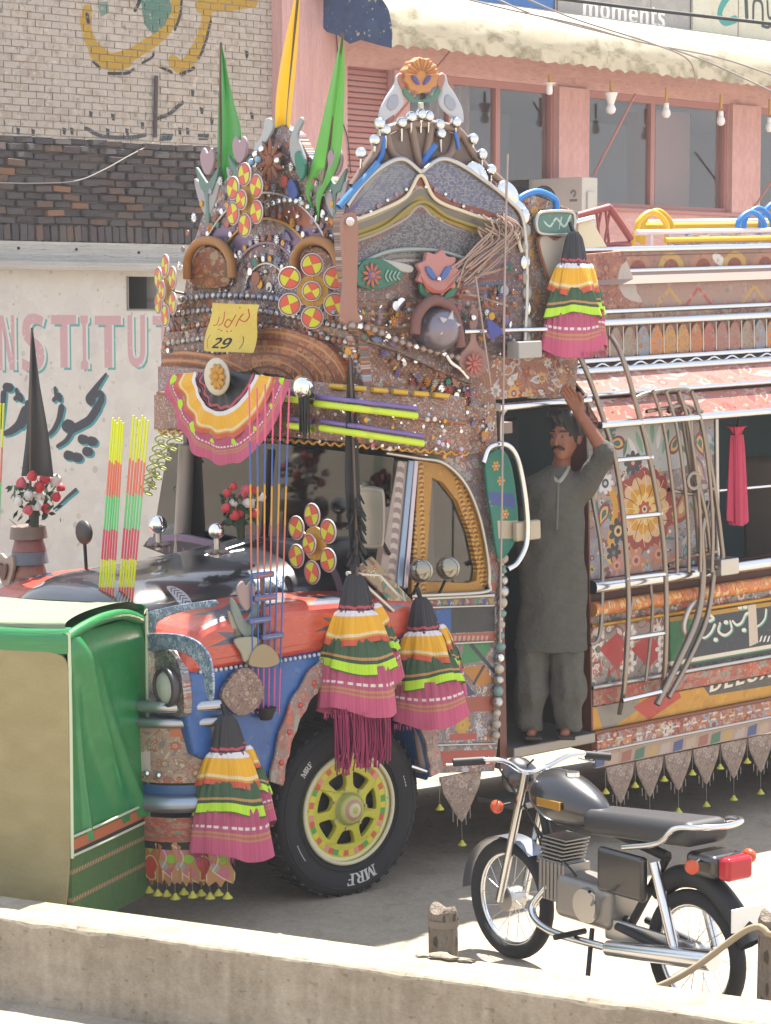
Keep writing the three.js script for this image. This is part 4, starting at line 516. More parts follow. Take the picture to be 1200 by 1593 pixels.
{ // wheels
  const WX = 0, WY = 0.462, R = 0.462, ZO = 0.03;
  const lathe = (pr, seg = 48) => { const g = new THREE.LatheGeometry(pr.map((p) => new THREE.Vector2(p[0], p[1])), seg); g.rotateX(Math.PI / 2); return g; };
  const tyreG = merge([lathe([[0.292, -0.2], [0.31, -0.225], [0.38, -0.24], [0.43, -0.225], [0.455, -0.2], [R, -0.16], [R, -0.06], [0.455, -0.02], [0.43, 0.0], [0.405, 0.008], [0.37, 0.008], [0.33, 0.0], [0.3, -0.015], [0.288, -0.03], [0.288, -0.2], [0.292, -0.2]]), ...[0.418, 0.322].map((r) => { const t = new THREE.TorusGeometry(r, 0.004, 5, 60); t.translate(0, 0, 0.004); return t; }), ...Array.from({ length: 44 }, (_, i) => { const g = bx(-0.012, 0.012, R - 0.006, R + 0.006, -0.2, -0.02), a = i / 44 * Math.PI * 2; g.rotateZ(a); return g; })]);
  const paintT = canvasTex(512, 512, (g, w) => { const c = w / 2; g.fillStyle = '#a9a52c'; g.fillRect(0, 0, w, w); for (let i = 0; i < 44; i++) { g.strokeStyle = ['#b8b02e', '#3f8a3c', '#b0483a', '#c07a70', '#b8b02e', '#b5503a'][i % 6]; g.lineWidth = 26; g.beginPath(); g.arc(c, c, c * 0.81, i / 44 * 6.2832, (i + 1) / 44 * 6.2832 + 0.01); g.stroke(); } g.strokeStyle = '#c9c49a'; g.lineWidth = 16; g.beginPath(); g.arc(c, c, c * 0.92, 0, 6.3); g.stroke(); speck(g, w, w, 5, 200, ['#8d8a2c', '#bdb84a', '#77752c'], 2, 9, 0.4); });
  const yel = new THREE.MeshStandardMaterial({ map: paintT, roughness: 0.5 });
  function wheel(x, z, yAdj, flip) {
    const w = new THREE.Group(); w.name = 'wheel'; bus.add(w); w.position.set(x, WY + yAdj, z); if (flip) w.rotation.y = Math.PI;
    M('tyre', tyreG, MAT.rubber, w);
    // dish with seven openings
    const sh = new THREE.Shape(); sh.absarc(0, 0, 0.283, 0, Math.PI * 2);
    for (let i = 0; i < 7; i++) { const a = i / 7 * Math.PI * 2 + 0.35, h = [[-0.055, 0.19], [0.055, 0.19], [0.05, 0.145], [0.026, 0.112], [-0.026, 0.112], [-0.05, 0.145]].map(([u, v]) => [u * Math.cos(a) - v * Math.sin(a), u * Math.sin(a) + v * Math.cos(a)]); sh.holes.push(new THREE.Path(smooth2(h, 4).map((p) => new THREE.Vector2(p[0], p[1])))); }
    const d = new THREE.ExtrudeGeometry(sh, { depth: 0.02, bevelEnabled: true, bevelThickness: 0.008, bevelSize: 0.006, bevelSegments: 2, curveSegments: 40 });
    const q = d.attributes.position, uv = d.attributes.uv; for (let i = 0; i < q.count; i++) { const r = Math.hypot(q.getX(i), q.getY(i)); uv.setXY(i, q.getX(i) / 0.58 + 0.5, q.getY(i) / 0.58 + 0.5); q.setZ(i, q.getZ(i) - 0.05 + 0.035 * Math.max(0, 1 - r / 0.2)); } d.computeVertexNormals();
    M('rim', d, yel, w); M('drum', lathe([[0, -0.13], [0.27, -0.13], [0.27, -0.08], [0, -0.08]], 24), MAT.black, w);
    M('rim_lip', (() => { const t = new THREE.TorusGeometry(0.287, 0.011, 8, 60); t.translate(0, 0, -0.006); return t; })(), mat('#b9b498', 0.4), w);
    M('hub_cap', lathe([[0, 0.05], [0.03, 0.048], [0.06, 0.03], [0.085, 0.01], [0.09, -0.03], [0, -0.03]], 28), new THREE.MeshStandardMaterial({ map: canvasTex(128, 128, (g, a) => { g.fillStyle = '#a8a262'; g.fillRect(0, 0, a, a); for (let i = 0; i < 8; i++) { g.fillStyle = ['#a8a262', '#9a7a62', '#b0a888', '#8a9a4a'][i % 4]; g.fillRect(0, i * 16, a, 16); } }), roughness: 0.5 }), w);
    for (let i = 0; i < 7; i++) { const a = i / 7 * Math.PI * 2; const g = new THREE.CylinderGeometry(0.009, 0.009, 0.02, 6); g.rotateX(Math.PI / 2); g.translate(Math.cos(a) * 0.105, Math.sin(a) * 0.105, -0.01); M('wheel_nut', g, MAT.steel, w); }
    if (!flip && x < 1) { // raised white tyre lettering
      const L = []; const put = (t, ang, sz) => { const g = new TextGeometry(t, { font, size: sz, depth: 0.003, curveSegments: 3 }); g.computeBoundingBox(); const b = g.boundingBox; g.translate(-(b.max.x + b.min.x) / 2, -(b.max.y + b.min.y) / 2, 0); g.translate(0, 0.372, 0.0065); g.rotateZ(ang); L.push(g); };
      put('M', Math.PI + 0.31, 0.062); put('R', Math.PI + 0.13, 0.062); put('F', Math.PI - 0.03, 0.062); put('M', 0.9, 0.03); put('R', 0.82, 0.03); put('F', 0.75, 0.03);
      for (let i = 0; i < 7; i++) { put('-', 1.95 + i * 0.04, 0.03); if (i < 4) put('-', -1.25 - i * 0.045, 0.03); }
      M('tyre_lettering', merge(L), mat('#b8b6b2', 0.8), w);
    }
  }
  wheel(WX, ZO, 0, 0); wheel(WX, ZF - 0.03 + 0.05, 0, 1); wheel(4.35, -0.05, -0.137, 0); wheel(4.35, ZF + 0.1, -0.137, 1);
  M('axle', rod(V3(WX, WY, -0.2), V3(WX, WY, ZF + 0.2), 0.05), MAT.black, bus); M('axle', rod(V3(4.35, WY - 0.137, -0.2), V3(4.35, WY - 0.137, ZF + 0.2), 0.06), MAT.black, bus);
}
{ // fenders
  const AX = 0.8, AY = 1.24, arcPts = (r, a0, a1, n) => Array.from({ length: n + 1 }, (_, i) => { const a = (a0 + (a1 - a0) * i / n) * Math.PI / 180; return [r * AX * Math.cos(a), 0.46 + r * AY * Math.sin(a)]; });
  const ext = (pts, z0, z1, bev) => { const sh = new THREE.Shape(pts.map((p) => new THREE.Vector2(p[0], p[1]))); const g = new THREE.ExtrudeGeometry(sh, { depth: z1 - z0 - 2 * bev, bevelEnabled: true, bevelThickness: bev, bevelSize: bev, bevelOffset: -bev, bevelSegments: 4, curveSegments: 8 }); g.translate(0, 0, z0 + bev); return g; };
  const topP = smooth2([[-1.0, 1.3], [-1.01, 1.42], [-0.9, 1.53], [-0.6, 1.585], [-0.2, 1.58], [0.2, 1.55], [0.5, 1.5], [0.56, 1.4], [0.5, 1.32], [0.1, 1.31], [-0.4, 1.3], [-0.8, 1.29]], 5);
  const sideP = [[-1.0, 1.315], [-1.02, 1.1], [-0.98, 0.9], [-0.72, 0.74], [-0.52, 0.72], ...arcPts(0.62, 160, 6, 22), [0.53, 0.9], [0.54, 1.2], [0.52, 1.335], [0.1, 1.325]];
  const redT = canvasTex(512, 256, (g, w, h) => { g.fillStyle = '#b2402c'; g.fillRect(0, 0, w, h); speck(g, w, h, 14, 300, ['#a83a28', '#bd4a34', '#9c3626'], 3, 20, 0.4); dusty(g, w, h, 9); dusty(g, w, h, 19); dusty(g, w, h, 29); g.fillStyle = '#3a4356'; for (const x of [0.22, 0.62]) { g.beginPath(); for (let i = 0; i < 10; i++) { const a = i / 10 * 6.283 + 0.2, r = (i % 2 ? 0.09 : 0.2) * h; g.lineTo(x * w + Math.cos(a) * r * 1.5, h * 0.5 + Math.sin(a) * r); } g.fill(); } g.fillStyle = '#6a7078'; g.beginPath(); g.ellipse(w * 0.8, h * 0.35, w * 0.06, h * 0.04, 0, 0, 6.3); g.fill(); });
  const redM = new THREE.MeshPhysicalMaterial({ map: redT, roughness: 0.4, clearcoat: 0.7, clearcoatRoughness: 0.15 }), blueM = new THREE.MeshPhysicalMaterial({ map: canvasTex(256, 256, (g, w, h) => { g.fillStyle = '#20508f'; g.fillRect(0, 0, w, h); speck(g, w, h, 2, 200, ['#1c4680', '#275a9c'], 3, 18, 0.4); dusty(g, w, h, 5); dusty(g, w, h, 15); }), roughness: 0.5, clearcoat: 0.4, clearcoatRoughness: 0.25 });
  const fitUV = (g) => { const q = g.attributes.position, uv = g.attributes.uv, nm = g.attributes.normal; for (let i = 0; i < q.count; i++) { const top = nm.getY(i) > 0.6; uv.setXY(i, (q.getX(i) + 1.02) / 1.6, top ? 0.5 - q.getZ(i) * 1.0 : (q.getY(i) - 1.3) / 0.3); } return g; };
  for (const [z0, z1] of [[-0.4, 0.09], [ZF - 0.09, ZF + 0.3]]) {
    M('fender_top', fitUV(ext(topP, z0, z1, 0.07)), redM, bus); M('fender_side', ext(sideP, z0 + 0.02, z1 - 0.012, 0.03), blueM, bus);
  }
  // bead line between red and blue
  const bead = []; for (let i = 0; i < 46; i++) { const x = -0.93 + i * 0.03; bead.push(ball(V3(x, 1.31 + 0.006 * Math.sin(x * 3), 0.083), 0.01, 6)); } M('bead_trim', merge(bead), mat('#b9bcc0', 0.4), bus);
  // scalloped arch trim
  const o = [], inn = []; const n = 60; for (let i = 0; i <= n; i++) { const a = (8 + (164 - 8) * i / n) * Math.PI / 180, ro = 0.715 + 0.006 * Math.sin(i * 1.2), ri = 0.605 + 0.012 * Math.abs(Math.sin(i * 0.8)); o.push([ro * AX * Math.cos(a), 0.46 + ro * AY * Math.sin(a)]); inn.push([ri * AX * Math.cos(a), 0.46 + ri * AY * Math.sin(a)]); }
  const at = canvasTex(512, 256, (g, w, h) => { ornate(g, 0, 0, w, h, 15, '#84706a', ['#94807a', '#7a625c', '#a05a48', '#8d8a80', '#b0685a'], 26); });
  M('arch_trim', plate([...o, ...inn.reverse()], 'z', 0.107, 0.022, 0.004), new THREE.MeshStandardMaterial({ map: at, roughness: 0.5 }), bus);
  for (let i = 0; i < 9; i++) { const a = (60 + i * 12) * Math.PI / 180; M('arch_reflector', ball(V3(0.66 * AX * Math.cos(a), 0.46 + 0.66 * AY * Math.sin(a), 0.105), 0.016, 8), mat('#b8453a', 0.25), bus); }
  M('wheel_well', (() => { const g = new THREE.CylinderGeometry(0.64, 0.64, 0.5, 30, 1, true, Math.PI / 2, Math.PI); g.rotateX(Math.PI / 2); g.scale(AX, AY, 1); g.translate(0, 0.46, -0.3); return g; })(), mat('#6b665f', 0.95, { side: THREE.DoubleSide }), bus);
  M('wheel_well_back', bx(-0.52, 0.52, 0.4, 1.24, -0.6, -0.56), mat('#6b665f', 0.95), bus);
}
{ // bonnet
  const leafT = canvasTex(1024, 512, (g, w, h) => {
    g.fillStyle = '#121722'; g.fillRect(0, 0, w, h); g.fillStyle = '#8d94a0';
    const leaf = (x, y, s, a) => { g.save(); g.translate(x, y); g.rotate(a); g.fillStyle = '#9aa0aa'; g.beginPath(); g.moveTo(0, -s); g.quadraticCurveTo(s * 0.8, -s * 0.3, s * 0.3, s * 0.7); g.quadraticCurveTo(0, s, -s * 0.3, s * 0.6); g.quadraticCurveTo(-s * 0.7, -s * 0.2, 0, -s); g.fill(); g.strokeStyle = '#1a2230'; g.lineWidth = s * 0.05; for (let i = -3; i < 4; i++) { g.beginPath(); g.moveTo(0, i * s * 0.18 + s * 0.1); g.lineTo(s * 0.26, i * s * 0.18 - s * 0.06); g.moveTo(0, i * s * 0.18 + s * 0.1); g.lineTo(-s * 0.26, i * s * 0.18 - s * 0.06); g.stroke(); } g.restore(); };
    for (const [x, y, s, a] of [[0.3, 0.2, 60, 0.4], [0.36, 0.27, 40, 1.6], [0.62, 0.22, 46, 0.2], [0.3, 0.8, 60, 2.8], [0.7, 0.78, 50, 2.6], [0.08, 0.3, 46, 0.8]]) leaf(x * w, y * h, s, a);
    g.fillStyle = '#7a6a80'; g.fillRect(w * 0.93, 0, w * 0.03, h);
  });
  const P = [], UV = [], I = [], nx = 26, nt = 30, zc = ZF / 2;
  for (let i = 0; i <= nx; i++) { const t = i / nx, x = -1.12 + 1.44 * t, e = Math.min(1, Math.sqrt(t * 6)), hw = (0.58 + 0.08 * t) * (0.9 + 0.1 * e), yt = 1.56 + 0.13 * e + 0.09 * t * t, yb = 1.25;
    for (let j = 0; j <= nt; j++) { const a = Math.PI * j / nt, c = Math.cos(a), s = Math.sin(a); P.push(x, yb + (yt - yb) * Math.pow(s, 0.45), zc + hw * Math.sign(c) * Math.pow(Math.abs(c), 0.7)); UV.push(t, j / nt); } }
  for (let i = 0; i < nx; i++) for (let j = 0; j < nt; j++) { const a = i * (nt + 1) + j; I.push(a, a + 1, a + nt + 1, a + 1, a + nt + 2, a + nt + 1); }
  for (let j = 1; j < nt; j++) I.push(0, j + 1, j);
  const g = new THREE.BufferGeometry(); g.setAttribute('position', new THREE.Float32BufferAttribute(P, 3)); g.setAttribute('uv', new THREE.Float32BufferAttribute(UV, 2)); g.setIndex(I); g.computeVertexNormals();
  M('bonnet', g, new THREE.MeshPhysicalMaterial({ map: leafT, roughness: 0.3, clearcoat: 1, clearcoatRoughness: 0.05, side: THREE.DoubleSide }), bus);
  M('bonnet_rib', tube([V3(0.2, 1.782, zc), V3(-0.4, 1.685, zc), V3(-1.0, 1.605, zc), V3(-1.11, 1.55, zc)], 0.012, 30, 6), MAT.chrome, bus);
  // lifted cowl with a mauve edge
  artPlate('cowl_strip', bus, BU, 'x', 0.22, [[222, 850], [232, 836], [280, 830], [360, 848], [420, 866], [420, 890], [300, 880]], 0.03, 512, (q, C, w, h) => { q.fillStyle = '#1a1e28'; q.fillRect(0, 0, w, h); strokeP(q, C, [[232, 842], [280, 836], [360, 854], [420, 872]], '#6f5f7a', 16, 1); for (let i = 0; i < 16; i++) { const p = C(240 + i * 11, 846 + i * 1.5); q.fillStyle = '#8a3a54'; q.fillRect(p[0], p[1], 7, 16); } }, {});
  M('grille', merge([bx(-1.08, -1.05, 0.75, 1.45, zc - 0.42, zc + 0.42), ...Array.from({ length: 12 }, (_, i) => bx(-1.1, -1.08, 0.78, 1.42, zc - 0.4 + i * 0.07, zc - 0.37 + i * 0.07))]), MAT.dullChrome, bus);
}
{ // round mirror on a stalk at the far side of the bonnet
  const p = bf(131, 828, -0.5), rm = M('round_mirror', (() => { const g = new THREE.SphereGeometry(1, 20, 12); g.scale(0.035, 0.07, 0.075); g.translate(p.x, p.y, p.z); return g; })(), mat('#3a3634', 0.5), bus); M('mirror_stalk', rod(p, V3(p.x + 0.02, 1.5, p.z - 0.02), 0.01), MAT.black, rm);
}
{ // headlamps, bumpers, front panels
  for (const [s, z] of [[1, -0.03], [-1, ZF + 0.03]]) {
    const c = V3(-1.03, 1.235, z);
    const H = M('headlamp', (() => { const g = plate(smooth2([[-0.25, 0.12], [-0.12, 0.2], [0.03, 0.18], [0.11, 0.08], [0.12, -0.12], [-0.02, -0.15], [-0.2, -0.15], [-0.27, -0.03]], 5).map(([a, b]) => [c.z + a * s, c.y + b]).sort(() => 0), 'x', -1.035, 0.05, 0.012); return g; })(), new THREE.MeshStandardMaterial({ map: canvasTex(256, 256, (g, w, h) => { ornate(g, 0, 0, w, h, 17, '#8f8a88', ['#a5a2a0', '#7a7270', '#8a5a54', '#5f6a78', '#b8b4b0'], 26); }), roughness: 0.3, metalness: 0.6 }), bus);
    const lat = (pr) => { const g = new THREE.LatheGeometry(pr.map((p) => new THREE.Vector2(p[0], p[1])), 26); g.rotateZ(Math.PI / 2); g.translate(c.x, c.y, c.z); return g; };
    M('lamp_ring', lat([[0.084, 0], [0.1, 0.01], [0.1, 0.04], [0.086, 0.055], [0.08, 0.04], [0.084, 0]]), mat('#3d3b3c', 0.4), H); M('reflector', lat([[0, 0.005], [0.05, 0.012], [0.082, 0.03]]), MAT.mirror, H);
    M('lens', lat([[0, 0.062], [0.04, 0.058], [0.07, 0.046], [0.082, 0.034]]), new THREE.MeshPhysicalMaterial({ color: hex('#c4c2ba'), roughness: 0.14, metalness: 0.25 }), H);
  }
  // pale lace trim around the headlamp and over the fender
  const lt = canvasTex(256, 128, (g, w, h) => { ornate(g, 0, 0, w, h, 18, '#6d7c94', ['#a4b0c0', '#56657c', '#b2bac6', '#8a98ac'], 16); }); const lm = new THREE.MeshStandardMaterial({ map: lt, roughness: 0.4, metalness: 0.3 });
  M('lace_trim', plate(smooth2(to2(BU, 'x', -1.06, [[222, 990], [250, 985], [290, 990], [318, 1008], [330, 1040], [331, 1085], [322, 1086], [314, 1046], [296, 1022], [262, 1010], [222, 1014]]), 4), 'x', -1.06, 0.012), lm, bus);
  M('lace_trim', plate(smooth2(to2(BU, 'x', -0.98, [[222, 958], [262, 944], [310, 936], [334, 934], [332, 944], [290, 950], [246, 966], [238, 990], [222, 992]]), 4), 'x', -0.98, 0.012), lm, bus);
  // the whole front apron follows a bowed plan
  const bowX = (z) => { const s = Math.abs(z - ZF / 2) / 1.06; return -1.17 + 0.06 * s * s + 0.3 * Math.pow(Math.min(1.05, s), 9); };
  const bowAt = (px, py, off = 0) => { let x = -1.1, p; for (let k = 0; k < 24; k++) { p = bf(px, py, x); x += (bowX(Math.min(0.12, p.z)) - off - x) * 0.5; } return p; };
  const zN = 0.1, zE2 = ZF - 0.1, by = (py) => bowAt(285, py).y;
  const bowPts = (y, off, n = 40) => Array.from({ length: n + 1 }, (_, i) => { const z = zN + (zE2 - zN) * i / n; return V3(bowX(z) - off, y, z); });
  const bar = (py, r, m) => M('bumper_bar', tube(bowPts(by(py), 0.02), r, 90, 10), m, bus);
  bar(1099, 0.032, mat('#a9abb0', 0.25, { metalness: 0.9 })); bar(1124, 0.027, mat('#9fa2a8', 0.28, { metalness: 0.9 })); bar(1250, 0.045, mat('#8f9aa8', 0.3, { metalness: 0.8 }));
  const bowBand = (name, top, bot, off, m, n = 60) => { const P = [], UV = [], I = []; for (let i = 0; i <= n; i++) { const t = i / n, z = zN + (zE2 - zN) * t, x = bowX(z) - off; P.push(x, top(t), z, x, bot(t), z); UV.push(t * 4, 1, t * 4, 0); } for (let i = 0; i < n; i++) { const a = i * 2; I.push(a, a + 2, a + 1, a + 1, a + 2, a + 3); } const g = new THREE.BufferGeometry(); g.setAttribute('position', new THREE.Float32BufferAttribute(P, 3)); g.setAttribute('uv', new THREE.Float32BufferAttribute(UV, 2)); g.setIndex(I); g.computeVertexNormals(); m.side = THREE.DoubleSide; return M(name, g, m, bus); };
  const bt = (seed, bg, cols, st, ex) => new THREE.MeshStandardMaterial({ map: canvasTex(512, 256, (g, w, h) => { ornate(g, 0, 0, w, h, seed, bg, cols, st); if (ex) ex(g, w, h); }), roughness: 0.5 });
  bowBand('front_panel', (t) => by(1138) + 0.05 * Math.abs(Math.sin(t * 18 + 0.5)), () => by(1218), 0.012, bt(19, '#8f7a6c', ['#a08a78', '#7f6a58', '#94553c', '#a59a86', '#6d6a64'], 40, (g, w, h) => { g.fillStyle = '#b3a8a2'; g.fillRect(w * 0.42, h * 0.45, w * 0.2, h * 0.35); g.fillStyle = '#a8623c'; g.fillRect(w * 0.05, h * 0.1, w * 0.2, h * 0.14); }));
  bowBand('bumper_backing', () => by(1222), () => by(1246), 0.0, mat('#2d5580', 0.4)); bowBand('bumper_panel', () => by(1272), () => by(1310), 0.01, bt(20, '#9a5242', ['#a8604c', '#8a4a40', '#5f7a6a', '#a5705c'], 60)); bowBand('bumper_lip', () => by(1309), () => by(1322), 0.004, mat('#202226', 0.6));
  for (const [x, y] of [[229, 1203], [247, 1206]]) M('front_rivet', ball(bowAt(x, y, 0.02), 0.018, 9), MAT.chrome, bus);
  // fringe of painted metal leaves with bells
  const cols = ['#8f8078', '#9a6a50', '#a37a60']; const wing = [[-0.055, 0.18], [-0.02, 0.2], [0.02, 0.19], [0.055, 0.17], [0.04, 0.1], [0.06, 0.05], [0.05, 0.0], [0.02, 0.02], [0.0, -0.01], [-0.02, 0.02], [-0.05, 0.0], [-0.06, 0.05], [-0.04, 0.1]];
  const tex = canvasTex(128, 192, (g, w, h) => { g.fillStyle = '#a5774e'; g.fillRect(0, 0, w, h); g.fillStyle = '#b06a84'; g.beginPath(); g.ellipse(44, 45, 26, 22, 0.4, 0, 6.3); g.fill(); g.fillStyle = '#7fae34'; g.beginPath(); g.ellipse(78, 78, 22, 18, 0, 0, 6.3); g.fill(); g.fillStyle = '#8b8e92'; g.beginPath(); g.ellipse(42, 108, 20, 18, 0, 0, 6.3); g.fill(); g.fillStyle = '#b06078'; g.beginPath(); g.ellipse(78, 138, 26, 22, 0, 0, 6.3); g.fill(); g.strokeStyle = '#c3b48c'; g.lineWidth = 5; g.beginPath(); g.moveTo(10, 20); g.quadraticCurveTo(90, 60, 30, 120); g.quadraticCurveTo(60, 150, 110, 176); g.stroke(); g.strokeRect(3, 3, w - 6, h - 6); });
  const tex2 = canvasTex(128, 192, (g, w, h) => { g.fillStyle = '#a0623c'; g.fillRect(0, 0, w, h); g.fillStyle = '#b04434'; g.beginPath(); g.ellipse(64, 120, 36, 50, 0, 0, 6.3); g.fill(); g.strokeStyle = '#bfa878'; g.lineWidth = 6; g.stroke(); g.fillStyle = '#7fae34'; g.beginPath(); g.moveTo(30, 15); g.lineTo(98, 15); g.lineTo(64, 60); g.fill(); g.strokeRect(3, 3, w - 6, h - 6); });
  const m1 = new THREE.MeshStandardMaterial({ map: tex, roughness: 0.5 }), m2 = new THREE.MeshStandardMaterial({ map: tex2, roughness: 0.5 });
  const bell = new THREE.LatheGeometry([[0.0, 0.02], [0.008, 0.02], [0.012, 0.008], [0.026, -0.006], [0.026, -0.012], [0, -0.012]].map((p) => new THREE.Vector2(...p)), 10), bellM = mat('#b5b040', 0.45);
  let k = 0; for (let px = 344; px > 120; px -= 27) { const p = bowAt(px, 1376); p.y = by(1376); const yw = Math.atan2(bowX(p.z + 0.03) - bowX(p.z - 0.03), 0.06), q = M('fringe_leaf', (() => { const e = plate(smooth2(wing, 2).map(([a, b]) => [a * 1.25, b * 1.12]), 'x', 0.002 * (k % 2), 0.01, 0.002); e.rotateY(yw); return e; })(), k % 3 === 1 ? m2 : m1, bus); q.position.copy(p); for (const dz of [-0.03, 0.05]) { const b = M('bell', bell, bellM, q); b.position.set(0.004, -0.045 - 0.01 * (k % 2), dz); M('bell_string', rod(V3(0.004, -0.03, dz), V3(0.004, 0.03, dz), 0.002, 0.002, 4), MAT.steel, q); } k++; }
}
{ // cab: windscreen, pillars, door side
  const XW = 0.32;
  M('windscreen', plate(to2(BU, 'x', XW, [[596, 905], [612, 712], [430, 690], [262, 690], [236, 850], [420, 880]]), 'x', XW, 0.006, 0), MAT.shadeTinted, bus);
  M('windscreen_bar', rod(bf(420, 700, XW - 0.01), bf(405, 875, XW - 0.01), 0.016), MAT.black, bus);
  M('dashboard', rbx(XW + 0.04, XW + 0.5, 1.45, 1.62, ZF + 0.06, -0.06, 0.04), MAT.black, bus);
  M('cab_seat', merge([rbx(0.95, 1.1, 1.0, 1.95, ZF + 0.2, -1.0, 0.06), rbx(0.6, 1.0, 0.95, 1.1, ZF + 0.2, -1.0, 0.04)]), mat('#6a4a40', 0.9), bus);
  M('steering_wheel', (() => { const t = new THREE.TorusGeometry(0.22, 0.015, 8, 30); t.rotateY(Math.PI / 2); t.rotateZ(-0.5); t.translate(0.72, 1.7, -1.45); return t; })(), MAT.black, bus);
  M('cab_front', bx(XW - 0.04, XW, 0.6, 1.56, ZF + 0.02, -0.02), mat('#7a5a54', 0.7), bus);
  M('cab_roof', bx(XW - 0.02, 1.2, 2.34, 2.4, ZF, -0.01), mat('#8a7a72', 0.8), bus);
  M('cab_far_side', bx(XW, 0.945, 0.55, 2.338, ZF - 0.01, ZF + 0.03), mat('#6f6a66', 0.8), bus); M('cab_partition', bx(1.16, 1.19, 0.6, 2.338, ZF + 0.045, -0.75), mat('#6a6d72', 0.85), bus);  // closed far side and partition added to keep the cab dark
  // far pillar, grey and scuffed
  M('pillar', rod(bf(262, 690, XW - 0.02).setZ(ZF + 0.06), V3(XW - 0.06, bf(240, 855, XW).y, ZF + 0.02), 0.05), mat('#8a8580', 0.4, { metalness: 0.4 }), bus);
  // near pillar: patterned strip and two bright strips
  artPlate('pillar', bus, BU, 'z', 0.02, [[620, 716], [640, 718], [632, 918], [590, 896], [605, 800]], 0.05, 128, (g, C, w, h) => { g.fillStyle = '#8a807c'; g.fillRect(0, 0, w, h); for (let i = 0; i < 26; i++) { g.fillStyle = i % 2 ? '#9f9894' : '#75676a'; g.beginPath(); const t = i / 26; g.ellipse(w * (0.72 - 0.42 * t), h * t, 14, 10, 0.4, 0, 6.3); g.fill(); } }, { rough: 0.35, metal: 0.3 });
  const strip = (a, b, wd, m, z) => M('pillar_strip', plate(to2(BU, 'z', z, [a, [a[0] + wd, a[1] + 1], [b[0] + wd, b[1] + 1], b]), 'z', z, 0.012), m, bus);
  strip([637, 716], [618, 912], 8, mat('#7f93b0', 0.3, { metalness: 0.4 }), 0.032); strip([646, 716], [629, 914], 6, mat('#b0a8b4', 0.3, { metalness: 0.5 }), 0.036);
  // quarter window: painted frame with an opening, pane, bright bead
  const out = to2(BU, 'z', 0.025, [[652, 716], [690, 722], [722, 752], [744, 800], [757, 860], [760, 905], [752, 920], [640, 926]]), hole = to2(BU, 'z', 0.025, [[662, 906], [672, 742], [690, 750], [712, 778], [732, 828], [744, 886], [742, 904], [730, 908]]);
  const ft = canvasTex(256, 512, (g, w, h) => { g.fillStyle = '#9a702c'; g.fillRect(0, 0, w, h); for (let i = 0; i < 60; i++) { const t = i / 60; g.fillStyle = i % 2 ? '#b58a3a' : '#6a4424'; for (const x of [0.06 + 0.0 * t, 0.16, 0.55 + 0.4 * t, 0.64 + 0.36 * t]) { g.beginPath(); g.ellipse(x * w, h * t, 9, 6, i, 0, 6.3); g.fill(); } } speck(g, w, h, 25, 160, ['#7a5a2c', '#b08a4a'], 2, 7, 0.5); });
  M('window_frame', plate(out, 'z', 0.025, 0.035, 0.003, [hole]), new THREE.MeshStandardMaterial({ map: ft, roughness: 0.45 }), bus);
  M('quarter_pane', plate(hole, 'z', -0.0, 0.004, 0), MAT.glass, bus);
  M('window_bead', tube([[640, 927], [752, 921], [761, 906], [758, 860], [745, 800], [723, 751], [690, 720], [650, 712], [600, 704]].map(([x, y]) => bs(x, y, 0.045)), 0.012, 80, 7), MAT.dullChrome, bus);
  artPlate('cab_side_panel', bus, BU, 'z', 0.012, [[690, 690], [770, 690], [782, 800], [784, 930], [762, 930], [758, 860], [744, 800], [722, 752], [696, 726], [655, 714], [640, 700]], 0.03, 256, (g, C, w, h) => { ornate(g, 0, 0, w, h, 26, '#807076', ['#9a9ca2', '#7f8792', '#b0aca8', '#a3786e', '#7d5a54', '#9a8a84', '#5f7a5c', '#a85a50', '#b0a090'], 24); });
  // lower door
  artPlate('cab_door', bus, BU, 'z', 0.015, [[600, 905], [640, 930], [768, 926], [784, 930], [776, 1150], [770, 1200], [655, 1204], [646, 1110], [632, 1010]], 0.05, 512, (g, C, w, h) => {
    ornate(g, 0, 0, w, h, 27, '#74686a', ['#9a9ca2', '#7f8792', '#b0aca8', '#8d7a6c', '#6a5a54', '#948678', '#8a6048'], 30);
    fillP(g, C, [[596, 900], [650, 930], [690, 945], [690, 1010], [600, 1010]], '#933432'); for (let i = 0; i < 14; i++) { fillP(g, C, [[640 + i * 11, 932], [648 + i * 11, 931], [644 + i * 11, 946]], ['#3a5a8a', '#a08a54', '#5a4a58', '#8d5048', '#4f7a5a'][i % 5]); }
    fillP(g, C, [[672, 948], [702, 946], [702, 984], [672, 985]], '#27528e'); fillP(g, C, [[702, 946], [770, 942], [770, 982], [702, 985]], '#2e3033'); fillP(g, C, [[690, 987], [770, 983], [770, 998], [690, 1002]], '#8f4c40'); for (let i = 0; i < 9; i++) fillP(g, C, [[700 + i * 7, 989], [704 + i * 7, 989], [703 + i * 7, 997], [699 + i * 7, 997]], '#a58a78');
    fillP(g, C, [[716, 1034], [722, 1002], [766, 998], [752, 1028]], '#35744a'); fillP(g, C, [[718, 1040], [752, 1034], [768, 1060], [745, 1068]], '#a06a2f'); fillP(g, C, [[735, 1000], [775, 1048], [772, 1052], [730, 1004]], '#33363c'); fillP(g, C, [[752, 1034], [756, 1035], [738, 1066], [735, 1064]], '#333'); fillP(g, C, [[700, 1020], [716, 1050], [740, 1080], [726, 1084]], '#3a3f5c');
    fillP(g, C, [[705, 1086], [770, 1082], [768, 1106], [706, 1108]], '#8d4a3c'); rosette(g, ...C(720, 1128), 34, ['#a8853a', '#b08f44', '#a37a34'], 9); fillP(g, C, [[655, 1170], [770, 1166], [768, 1190], [656, 1194]], '#9a4a40'); fillP(g, C, [[700, 1142], [742, 1140], [742, 1150], [700, 1152]], '#9a4640');
  }, { rough: 0.45 });
